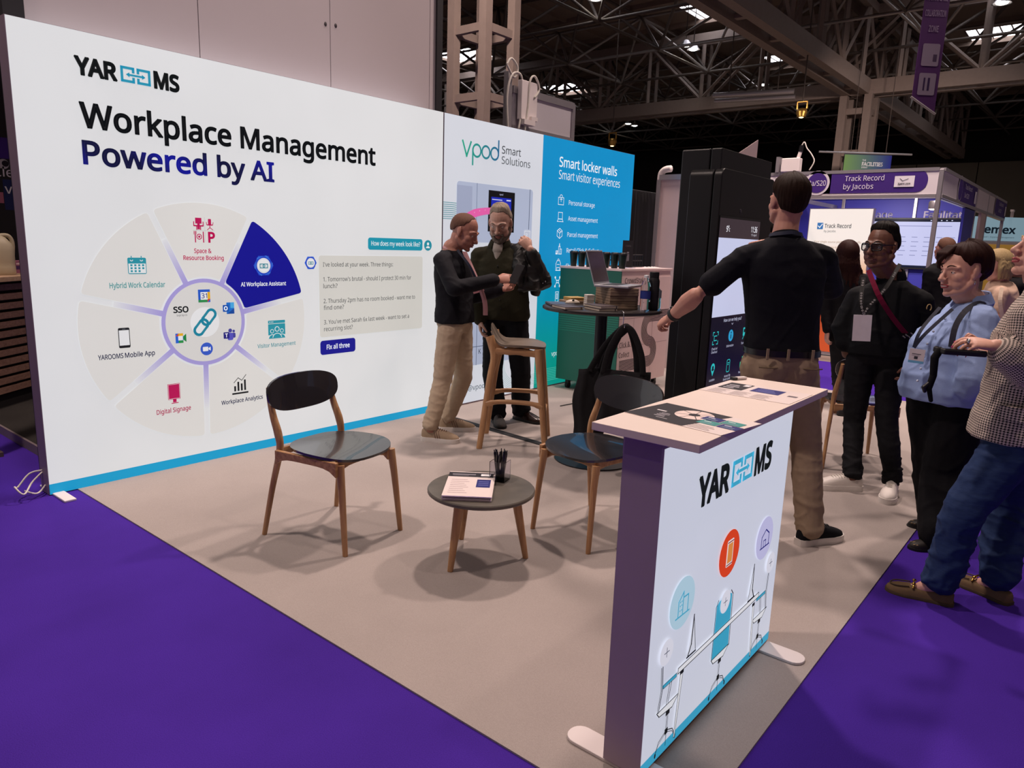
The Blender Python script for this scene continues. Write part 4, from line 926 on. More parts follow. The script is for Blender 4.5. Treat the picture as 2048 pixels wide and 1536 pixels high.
# bag hook and tote bags
CH = mat('chrome hook', '#c9c9cc', .2, 1, .03, 20); TOT = mat('black cotton', '#100f13', .9, 0, .35, 60, .3)
hk = V(3.87, 2.31, 1.07); 
t = thing('bag_hook', 'small chrome bag hook at the front rim of the bar table', 'hook', hk)
B().lathe([(.012, 1.0703), (.012, 1.074)], (3.91, 2.345, 0), 16).link('disc', CH, t, smooth=30)
dv = V(-.72, -.69, 0)
B().tube(smooth_path([V(3.91, 2.345, 1.077), V(3.875, 2.3, 1.079), V(3.866, 2.289, 1.05), V(3.87, 2.293, 1.0), V(3.862, 2.283, .975), V(3.85, 2.27, .985), V(3.848, 2.268, 1.0)]), .003, 8).link('hook_wire', CH, t, smooth=180)
rgt = V(.633, -.774, 0); fw = V(.774, .633, 0)
def tote(lab, c, w, z0, z1, d, straps, seed):
    """hanging cloth bag: sagging, creased body and two strap loops"""
    t = thing('tote_bag', lab, 'bag', c); c = V(c); R = []; rr = random.Random(seed); ph = [rr.uniform(0, 6) for _ in range(6)]
    N = 40
    for i in range(15):
        k = i/14; z = z1+(z0-z1)*k; ww = w*(.86+.14*min(1, k*3))*(1-.1*max(0, k-.85)/.15); dd = d*(.3+.7*math.sin(min(1, k*1.3)*math.pi*.5))*(1-.35*max(0, k-.85)/.15)
        ring = []
        for j in range(N):
            a = 2*math.pi*j/N; x = math.copysign(abs(math.cos(a))**.6, math.cos(a))*ww/2; y = math.copysign(abs(math.sin(a))**.8, math.sin(a))*dd/2
            y += .012*math.sin(x*38+ph[0]+k*2)*k+.008*math.sin(x*80+ph[1]); x += .01*math.sin(k*9+ph[2])
            ring.append(c+rgt*x+fw*y+UP*(z+.012*math.sin(x*25+ph[3])*(k > .8)+.01*math.sin(x*14+ph[4])*(k < .1)))
        R.append(ring)
    B().rings(R).link('bag_body', TOT, t, smooth=180)
    for P in straps: B().tube(smooth_path(P), .02, 8, .3, fw).link('strap', TOT, t, smooth=180)
    return t
bk0 = V(3.872, 2.27, 0)
def S(x, y, z): return bk0+rgt*x+fw*y+UP*z
tote('black cotton tote bag hanging by long straps from the bar table hook', S(.01, 0, 0), .36, .34, .71, .10, ([S(-.13, -.015, .69), S(-.1, -.02, .84), S(-.035, -.015, .965), S(.0, -.01, .985), S(.045, -.012, .95), S(.1, -.02, .82), S(.12, -.02, .69)], [S(-.1, .02, .69), S(-.08, .02, .82), S(-.03, .01, .95), S(.0, .005, .985), S(.035, .01, .95), S(.075, .02, .82), S(.09, .02, .69)]), 3)
t = tote('black cloth bag with a ragged hem hanging behind the tote bag', S(-.19, .12, 0), .2, .2, .70, .08, ([S(-.2, .1, .69), S(-.12, .07, .85), S(-.02, .03, .975), S(.01, .03, .97), S(-.08, .1, .85), S(-.13, .13, .69)],), 9)
# ================================================================ kiosk
KB = mat('black kiosk shell', '#131214', .38, 0, .12, 30); KD = mat('kiosk glass front', '#0a090c', .22, 0, .1, 3)
t = thing('kiosk', 'tall black touchscreen kiosk with weather, white panel and icon menu', 'kiosk', (4.86, 2.1, .006))
B().bb((4.432, 2.072, .006), (5.29, 2.268, 2.098)).link('back_shell', KB, t, bevel=.008); B().bb((4.432, 1.995, .006), (5.29, 2.066, 2.098)).link('front_shell', KB, t, bevel=.006)
def slab(y0, y1): 
    b = B(); P = rrect(.91, 1.97, .05, 8, 4.86, .985); P = [(x, max(z, .006)) for x, z in P]
    b.rings([[V(x, y0, z+.006) for x, z in P], [V(x, y1, z+.006) for x, z in P]]); return b
slab(2.03, 2.19).link('side_case', KB, t, smooth=30, bevel=.006); slab(1.968, 2.024).link('front_case', KB, t, smooth=30, bevel=.006)
B().bb((4.413, 1.962, .50), (5.086, 1.968, 1.69)).link('glass', KD, t, bevel=.002)
B().lathe([(.016, 0), (.016, .004)], (0, 0, 0), 20)
b = B(); b.ell((4.742, 1.9675, 1.727), (.017, .003, .017)); b.link('camera_lens', mat('lens', '#3c3a40', .2), t, smooth=180)
A = Art((0, 1.962, 0), (1, 0, 0), UP, .0004, .0008)
A.rect(4.415, .51, 5.084, 1.673, '#0f0e22', 0); A.rect(4.415, 1.55, 5.084, 1.673, '#3b2f35', 1); A.rect(4.415, 1.04, 5.084, 1.55, '#c9cdec', 1, n=6)
A.text('9', 4.52, 1.59, .036, '#eceaf2', bold=.01, lay=2); A.arc(4.555, 1.622, .006, .004, 0, 360, '#eceaf2', 2, 12); A.text('c', 4.562, 1.592, .026, '#eceaf2', bold=.01, lay=2); A.text('11:36', 4.93, 1.598, .038, '#eceaf2', w=.11, bold=.01, lay=2); A.text('15 April', 4.94, 1.573, .014, '#cfcbd6', w=.095, lay=2)
A.text('How can we help you?', 4.76, 1.0, .022, '#c9cbe6', w=.3, align='c', lay=2); A.line([(4.745, .985), (4.757, .975), (4.77, .985)], .003, '#c9cbe6', 2)
TQ = '#2cc0c4'
for (u, v), (s1, s2), k in (((4.5, .9), ('Check in/', 'Checkout'), 0), ((4.75, .9), ('Information', ''), 1), ((4.99, .9), ('Transport', ''), 2), ((4.5, .69), ('Location', ''), 3), ((4.75, .69), ('Access My', 'Smart Locker'), 4), ((4.99, .69), ('Feedback', ''), 5)):
    L2 = lambda P, c=False, w_=.006: A.line([(u+x, v+y) for x, y in P], w_, TQ, 2, c)
    if k == 0:
        for sx in (-1, 1):
            for sy in (-1, 1): L2([(sx*.04, sy*.02), (sx*.04, sy*.04), (sx*.02, sy*.04)])
        L2([(-.02, .015), (.02, .015)]); L2([(-.02, -.015), (.02, -.015)]); L2([(-.02, -.015), (-.02, .015)])
    elif k == 1: A.disc(u, v, .04, '#2a9fd4', 2); A.rect(u-.006, v-.022, u+.006, v+.008, '#0f0e22', 3); A.disc(u, v+.02, .007, '#0f0e22', 3, 12)
    elif k == 2: A.rect(u-.03, v-.02, u+.03, v+.04, TQ, 2, r=.008); A.rect(u-.02, v+.005, u+.02, v+.028, '#0f0e22', 3); L2([(-.03, -.04), (-.015, -.022)]); L2([(.03, -.04), (.015, -.022)])
    elif k == 3: A.arc(u, v+.012, .022, .016, -30, 210, TQ, 2); A.poly([(u-.028, v+.002), (u, v-.045), (u+.028, v+.002), (u, v-.012)], TQ, 2)
    elif k == 4: A.line([(x, y) for x, y in rrect(.05, .085, .014, 4, u, v)], .005, TQ, 2, True); L2([(-.01, .02), (.012, .02)]); L2([(-.01, .008), (.004, .008)])
    else: A.rect(u-.012, v-.038, u+.032, v+.008, '#35c79a', 2, r=.006); A.poly([(u-.005, v+.008), (u+.008, v+.008), (u+.006, v+.042), (u-.006, v+.042)], '#35c79a', 2); A.rect(u-.034, v-.038, u-.018, v+.004, '#35c79a', 2)
    A.text(s1, u, v-.078, .016, '#c9cbe6', align='c', lay=2, sx=.95)
    if s2: A.text(s2, u, v-.1, .016, '#c9cbe6', align='c', lay=2, sx=.95)
wordmark(A, 4.84, .545, .28, '#4b4a68')
A.link('screen_image', M_scr, t)
# ================================================================ smart locker unit
t = thing('locker_unit', 'wheeled locker unit, green side and pale pink front with striped S', 'locker', (6.5, 3.95, 0)); PKM = mat('pale pink laminate', '#d9c1bf', .5, 0, .03, 6); GRN = mat('deep green laminate', '#17604f', .45, 0, .06, 4)
B().bb((6.0, 3.612, .11), (7.0, 4.3, 1.24)).link('body', PKM, t); B().bb((5.985, 3.6, .11), (6.0, 4.31, 1.24)).link('side_panel', GRN, t)
B().bb((5.98, 3.595, 1.24), (7.02, 4.32, 1.262)).link('top_board', PKM, t, bevel=.003)
b = B().bb((6.0, 3.6, .11), (7.0, 3.612, 1.18)); b.link('front_panel', PKM, t)
A = Art((5.985, 0, 0), (0, -1, 0), UP, .0006, .0012)
for k in range(10): A.line([(-4.3, .62+k*.022), (-3.6, .62+k*.022)], .006, '#2f8a72')
A.rect(-4.3, .93, -3.6, 1.0, '#1b6d58', 0) if False else None
A.link('side_lines', M_flat, t)
A = Art((0, 3.6, 0), (1, 0, 0), UP, .0006, .0012); GK = '#3b3436'
for z in (.5, .78): A.line([(6.0, z), (7.0, z)], .004, '#a58f90')
for x in (6.28, 6.66): A.line([(x, .12), (x, .78)], .004, '#a58f90')
A.text('CrowdStak', 6.06, 1.125, .05, GK, w=.36); A.text('Store', 6.05, .82, .05, GK, w=.17); A.text('Click &', 6.03, .5, .05, GK, w=.2); A.text('Collect', 6.03, .4, .05, GK, w=.2)
for k in range(9):
    q = k*.0165; r1 = .225-q; r2 = .075+q
    A.arc(6.62, .655, r1*.8, .007, 90, 270, GK, 0, 30); A.line([(6.62, .655+r1*.8), (7.0, .655+r1*.8)], .007, GK)
    A.arc(6.66, .655-.225*.8-.06+0, r2*.8, .007, -90, 90, GK, 0, 30) if False else None
    A.arc(6.62, .655-.24, (.06+q)*.8, .007, -90, 90, GK, 0, 30); A.line([(6.62, .655-.24-(.06+q)*.8), (6.05, .655-.24-(.06+q)*.8)], .007, GK)
A.link('front_print', M_flat, t)
for x, y in ((6.08, 3.68), (6.92, 3.68), (6.08, 4.22), (6.92, 4.22)):
    c_ = B().bb((x-.02, y-.02, .06), (x+.02, y+.02, .11)).link('caster', BLK, t); B().tube([(x, y-.015, .04), (x, y+.015, .04)], .034, 16).link('wheel', BLKM, c_, smooth=40)
# cups
CUP = mat('black green cup', '#10241f', .35, 0, .2, 30)
def make_cup():
    t = thing('cup', 'dark green travel cup in the row along the green locker edge', 'cup', group='dark travel cups on the locker unit', local=True)
    B().lathe([(.028, 0), (.03, .004), (.041, .125)], n=24).link('cup_body', CUP, t, smooth=40); B().lathe([(.044, .1255), (.044, .136), (.037, .15), (.034, .152)], n=24).link('lid', BLK, t, smooth=30)
    return t
cup = make_cup()
for k, y in enumerate((4.2, 4.105, 4.01, 3.915, 3.82, 3.725, 3.635)):
    o = cup if k == 0 else copy_tree(cup); o.location = (6.05+.004*(k % 2), y, 1.262); o.rotation_euler = (0, 0, k)
t = thing('menu_stand', 'dark upright menu card in a clear stand behind the cups', 'sign', (6.28, 3.72, 1.262)); B().box((6.28, 3.72, 1.262+.14), (.15, .006, .26), rz=-.2).link('card', mat('dark menu card', '#2b2a2d', .4), t)
A = Art(V(6.28, 3.72, 1.272)+Matrix.Rotation(-.2, 3, 'Z')@V(-.075, -.004, 0), Matrix.Rotation(-.2, 3, 'Z')@V(1, 0, 0), UP); A.text('CrowdStak', .035, .2, .016, '#7c7a80', w=.08); A.rect(.055, .06, .095, .13, '#77757c', 0, r=.006); A.rect(.06, .135, .09, .15, '#8b8990'); A.link('print', M_flat, t)
B().box((6.28, 3.72, 1.267), (.17, .08, .008), rz=-.2).link('stand_foot', CLEAR, t)
t = thing('wire_basket', 'black wire basket at the back of the locker top', 'basket', (6.7, 4.0, 1.262)); b = B()
for k in range(9): b.tube([(6.5+k*.05, 3.9, 1.262), (6.5+k*.05, 3.9, 1.39)], .004, 5); b.tube([(6.5+k*.05, 4.12, 1.262), (6.5+k*.05, 4.12, 1.39)], .004, 5)
b.link('wires', BLK, t); b = B()
for z in (1.266, 1.33, 1.39): b.tube([(6.5, 3.9, z), (6.9, 3.9, z), (6.9, 4.12, z), (6.5, 4.12, z), (6.5, 3.9, z)], .005, 5)
b.link('rim', BLK, t)
t = thing('paper_sheet', 'crumpled pale sheet on the locker top near the kiosk', 'paper', (6.75, 3.68, 1.262)); b = B()
b.rings([[V(6.62+.24*i/8, 3.63+.1*j, 1.264+.014*abs(math.sin(i*1.3))*j+k*.0012) for i in range(9)] for j, k in ((0, 0), (1, 0))], close=False, cap=False); b.link('sheet', PAPER, t)
# floor items
t = thing('cable_cover', 'flat black cable cover strip across the grey carpet behind the stool', 'cable cover', (4.28, 3.7, .006)); b = B(); a, c = V(4.27, 4.3, .006), V(4.16, 3.06, .006); d_ = (c-a).normalized(); s_ = V(d_.y, -d_.x, 0)
b.rings([[p+s_*x+UP*z for x, z in ((-.035, 0), (-.022, .009), (.022, .009), (.035, 0))] for p in (a, c)]); b.link('strip', BLKM, t); B().tube([a+UP*.008, c+UP*.008], .004, 6).link('cable', BLKM, t)
t = thing('power_adapter', 'black power adapter with thin cable on the floor by the teal panel', 'adapter', (6.3, 4.15, .006)); B().box((6.3, 4.15, .026), (.16, .08, .04), rz=.4).link('brick', BLK, t, bevel=.006); B().tube(smooth_path([(6.24, 4.12, .03), (6.0, 4.0, .012), (5.6, 3.75, .012), (5.3, 3.75, .012)]), .004, 6).link('cable', BLK, t, smooth=180)
t = thing('cable_tie', 'blue and white cable ends lying behind the counter end by the chair', 'cable', (2.55, 1.5, .006)); B().tube(smooth_path([(3.0, 1.55, .012), (2.93, 1.62, .02), (2.97, 1.7, .05), (3.02, 1.68, .012)]), .006, 6).link('cord', mat('blue white cord', '#8fa3b8', .5), t, smooth=180)
# ================================================================ the stand beyond the aisle
BX = 10.08; NVY = mat('blue violet wall panel', '#34349a', .5, 0, .06, 3); LIL = mat('lilac wall panel', '#5a59b4', .5, 0, .06, 3)
t = thing('exhibition_stand', 'shell scheme stand with white fascia, purple name board and navy walls', 'stand', (BX, 2.8, 0))
def post(x, y, h=2.5): B().bb((x-.025, y-.025, 0), (x+.025, y+.025, h)).link('post', ALU, t, bevel=.006)
for x, y in ((BX, 1.755), (12.9, 1.755), (16.4, 1.755), (12.95, 2.55), (12.95, 3.62), (BX, 5.2), (14.13, 1.755)): post(x, y)
WF = mat('white fascia', '#e4dce0', .5, 0, .03, 4)
B().bb((BX-.02, 1.78, 2.2), (BX+.02, 5.2, 2.5)).link('front_fascia', WF, t); B().bb((BX+.03, 1.735, 2.18), (16.4, 1.775, 2.5)).link('side_fascia', WF, t)
b = B()
for z in (2.19, 2.5): b.bb((BX-.03, 1.78, z-.02), (BX+.03, 5.2, z+.02)); b.bb((BX+.03, 1.72, z-.02), (16.4, 1.79, z+.02))
b.link('fascia_rail', ALU, t)
B().bb((12.95, 1.78, 0), (13.0, 2.53, 2.36)).bb((12.95, 2.57, 0), (13.0, 3.6, 2.36)).bb((12.95, 3.64, 0), (13.0, 6.4, 2.36)).link('back_wall', NVY, t)
B().bb((12.93, 1.78, 2.36), (13.0, 6.4, 2.44)).link('wall_head', WF, t)
B().bb((12.0, 1.74, 0), (12.9, 1.77, 2.18)).link('side_wall', NVY, t); B().bb((13.6, 1.74, 0), (14.1, 1.78, 2.2)).link('side_wall', PKM, t)
B().bb((10.1, 3.72, 2.2), (12.95, 3.76, 2.26)).bb((10.1, 1.74, 2.16), (12.9, 1.78, 2.2)).link('roof_rail', ALU, t)
B().bb((10.15, 4.3, 0), (12.95, 4.34, 2.4)).link('partition', LIL, t)
A = Art((12.95, 0, 0), (0, -1, 0), UP, .002, .003)
A.text('Engage', -3.36, 2.06, .1, '#c9c4e2', w=.5, bold=.02); A.text('Facilitate', -2.42, 2.06, .1, '#d8d2e8', w=.6, bold=.02); A.text('Data', -4.15, 2.03, .1, '#a9a8dc', w=.3, bold=.02)
A.link('wall_lettering', M_flat, t)
A = Art((BX-.02, 0, 0), (0, -1, 0), UP, .004, .006); PU = '#43287c'
A.poly([(u, v) for u, v in rrect(1.35, .27, .13, 8, -2.56, 2.37)], PU); A.rect(-3.2, 2.235, -3.0, 2.505, PU)
A.disc(-3.17, 2.37, .155, '#d9d2da', 1, 40); A.disc(-3.17, 2.37, .125, PU, 2, 40); A.text('3a/S20', -3.17, 2.335, .065, '#e6e1ec', w=.22, align='c', lay=3)
A.text('Track Record', -2.83, 2.385, .062, '#e6e1ec', w=.46, lay=2); A.text('by Jacobs', -2.84, 2.285, .062, '#e6e1ec', w=.355, lay=2)
A.rect(-2.25, 2.3, -2.03, 2.43, '#e9e6ec', 2); A.text('Xpenr.com', -2.14, 2.325, .025, '#2b2b33', w=.14, align='c', lay=3, bold=.02); A.line([(-2.19, 2.4), (-2.16, 2.37), (-2.1, 2.395)], .006, '#4b4b55', 3)
A.link('name_board', M_flat, t)
for u0 in (11.3, 15.0):
    A = Art((0, 1.735, 0), (1, 0, 0), UP, .004, .006)
    A.rect(u0, 2.2, u0+1.5, 2.52, PU); A.disc(u0, 2.36, .17, '#d9d2da', 1); A.disc(u0, 2.36, .14, PU, 2); A.text('Track Record', u0+.35, 2.39, .06, '#cfc7dc', w=.6, lay=2); A.text('3a/S20', u0+.35, 2.28, .06, '#cfc7dc', w=.4, lay=2); A.rect(u0+1.25, 2.25, u0+1.4, 2.42, '#e2dde6', 2); A.link('side_board', M_flat, t)
# junction box on the fascia, cables
t = thing('socket_box', 'white socket box with plug and looped cable on top of the stand fascia', 'socket box', (BX, 3.5, 2.53))
B().bb((BX-.06, 3.42, 2.521), (BX+.06, 3.66, 2.7)).link('box_body', WHITEP, t, bevel=.01); B().bb((BX-.06, 3.69, 2.521), (BX+.06, 3.73, 2.72)).link('bracket', ALU, t)
B().tube([(BX, 3.46, 2.7), (BX, 3.44, 2.78)], .025, 10).link('plug', WHITEP, t); B().tube([(BX, 3.44, 2.78), (BX, 3.43, 2.86)], .03, 10).link('plug_cap', BLK, t)
B().tube(smooth_path([(BX, 3.43, 2.86), (BX, 3.4, 2.9), (BX, 3.36, 2.82), (BX, 3.3, 2.75), (BX, 3.25, 2.65), (BX, 3.3, 2.54)]), .008, 6).link('cable', cw, t, smooth=180)
t = thing('spotlight', 'round lit spotlight behind the corner post of the stand', 'lamp', (10.5, 1.86, 2.1)); B().lathe([(.05, .1), (.065, .08), (.065, 0), (.06, 0)], (10.5, 1.86, 2.06), 20).link('lamp_housing', ALU, t, smooth=40); B().tube([(10.5, 1.86, 2.155), (10.5, 1.805, 2.17)], .012, 8).link('arm', ALU, t)
B().ell((10.5, 1.86, 2.065), (.058, .058, .02)).link('bulb', mat('warm bulb', '#ffe2b8', .3, emit=9), t, smooth=180)
# light box sign inside the stand
t = thing('lightbox_sign', 'white to orange glowing sign with blue tick logo inside the stand', 'sign', (11.3, 3.1, 0)); LX = 11.0
B().bb((LX, 2.67, .02), (LX+.1, 3.53, 2.1)).link('frame', ALU, t)
A = Art((LX, 0, 0), (0, -1, 0), UP, .002, .004)
def org(u, v): 
    f_ = min(1, max(0, (1.62-v)/.5)); f2 = max(0, min(1, (1.2-v)/.1)); c_ = tuple(p*(1-f_)+q*f_ for p, q in zip(lin('#fbf4ec'), lin('#f0b070'))); return tuple(p*(1-f2)+q*f2 for p, q in zip(c_, lin('#d2562c')))
for j in range(30): A.poly([(-3.52, .06+2.03*j/30), (-2.68, .06+2.03*j/30), (-2.68, .06+2.03*(j+1)/30), (-3.52, .06+2.03*(j+1)/30)], org)
A.link('fabric_face', M_lit, t)
A = Art((LX-.004, 0, 0), (0, -1, 0), UP, .002, .004)
A.rect(-3.40, 1.81, -3.32, 1.9, '#3b78b8'); A.line([(-3.385, 1.853), (-3.365, 1.833), (-3.332, 1.88)], .012, '#f8fafc', 1); A.text('Track Record', -3.3, 1.83, .055, '#4a4a50', w=.36, bold=.01); A.text('by Jacobs', -3.3, 1.77, .03, '#55555c', w=.16)
for k, s in enumerate(('Your single source platform for the effic', 'delivery that you to document, track', 'manage your projects')): A.text(s, -3.42 if k < 2 else -3.2, 1.62-k*.075, .028, '#a8876a', w=(.64, .62, .38)[k])
A.text('TRACK', -2.86, 1.2, .05, '#f4c0a0', w=.2, bold=.02)
A.link('sign_print', M_lit, t)
# screen
t = thing('display_screen', 'large lit screen showing a pale table on the navy wall', 'screen', (12.9, 2.5, 1.3)); B().bb((12.87, 1.88, 1.27), (12.91, 3.12, 2.06)).link('bezel', BLK, t, bevel=.005)
A = Art((12.87, 0, 0), (0, -1, 0), UP, .002, .003); A.rect(-3.1, 1.3, -1.9, 2.0, '#c6c9ee'); A.rect(-3.1, 2.0, -1.9, 2.04, '#161a2c'); A.rect(-3.1, 1.3, -1.9, 1.33, '#1b2036', 1)
for k in range(5): A.rect(-2.3+k*.07, 2.015, -2.28+k*.07, 2.027, '#d9dcf4', 1)
for j in range(5):
    for i in range(5): A.rect(-2.7+i*.17, 1.48+j*.07, -2.62+i*.17+.02*(j % 2), 1.49+j*.07, '#8b8fb8', 1)
A.rect(-2.9, 1.93, -2.0, 1.94, '#8f93c0', 1); A.link('screen_image', M_scr, t)
# pale stand wall, left of the kiosk
t = thing('stand_wall_end', 'pale pink stand wall with rounded white corner behind the kiosk', 'wall panel', (8.3, 4.3, 0)); B().bb((8.04, 3.2, 0), (8.08, 4.36, 2.27)).link('infill', PKM, t); B().bb((8.02, 4.36, 0), (8.1, 4.41, 2.27)).bb((8.02, 3.2, 2.27), (8.1, 4.38, 2.33)).link('rail', ALU, t)
b = B(); b.tube(smooth_path([(8.06, 4.385, 2.27), (8.06, 4.375, 2.35), (8.06, 4.33, 2.39), (8.06, 4.25, 2.4)]), .04, 8); b.link('rounded_corner', WHITEP, t, smooth=180)
t = thing('leaning_board', 'pale triangular board tip rising above the kiosk', 'board', (6.75, 2.8, 0)); ln_ = V(.633, -.774, 0); lo_ = V(6.39, 3.24, 0)
B().prism([(0, 0), (.66, 0), (.66, 2.48), (0, 2.0)], lo_, ln_, UP, .03).link('board', PKM, t); B().prism([(.615, .02), (.63, .02), (.63, 2.38), (.615, 2.38)], lo_+V(.774, .633, 0)*-.008, ln_, UP, .004).link('edge_slot', BLK, t)
# dark backdrop further behind, white and amber sign at far right
t = thing('black_drape', 'tall dark drape wall behind the locker unit', 'drape', (9.5, 5.5, 0)); b = B(); R0 = []
for k in range(81): R0.append((7.6+2.35*k/80, 5.4+.03*math.sin(k*1.9)))
b.rings([[V(x, y, z) for x, y in R0]+[V(x, y+.05, z) for x, y in R0[::-1]] for z in (0.0, 2.25)]); b.link('cloth', mat('black drape', '#121013', .9, 0, .3, 3), t); B().tube([(7.6, 5.43, 2.25), (9.95, 5.43, 2.25)], .02, 8).link('rail', BLK, t)
t = thing('hanging_sign_board', 'pale blue sign with black lettering over an amber arch at the far right', 'sign', (19.1, 1.9, 0)); sx_ = V(.633, -.774, 0); so = V(18.75, 2.35, 0)
B().box(so+sx_*.7+UP*1.15+V(.03, .03, 0), (2.2, .04, 2.3), R=Matrix((sx_, sx_.cross(UP), UP)).transposed()).link('board', WF, t)
A = Art(so, sx_, UP, .004, .006)
A.rect(-.4, 1.86, 1.8, 2.36, '#a9cfe0'); A.text('emex', .05, 2.02, .15, '#1c2b38', w=.68, bold=.03, lay=1); A.text('Travel | Expense Management', .0, 1.92, .03, '#3a4c58', w=.72, lay=1)
A.rect(-.4, .4, 1.8, 1.78, '#b98a3e'); A.arc(-.1, 1.1, .42, .3, 0, 180, '#5b4a44', 1); A.rect(-.4, .4, .2, 1.3, '#4a3a38', 1, n=2)
A.link('sign_print', print_mat('lit far sign', .35, .5), t); B().tube([so+sx_*.6+UP*2.36, so+sx_*.6+UP*2.5], .03, 8).box(so+sx_*.6+UP*2.5, (.25, .06, .04)).link('top_lamp', WHITEP, t)
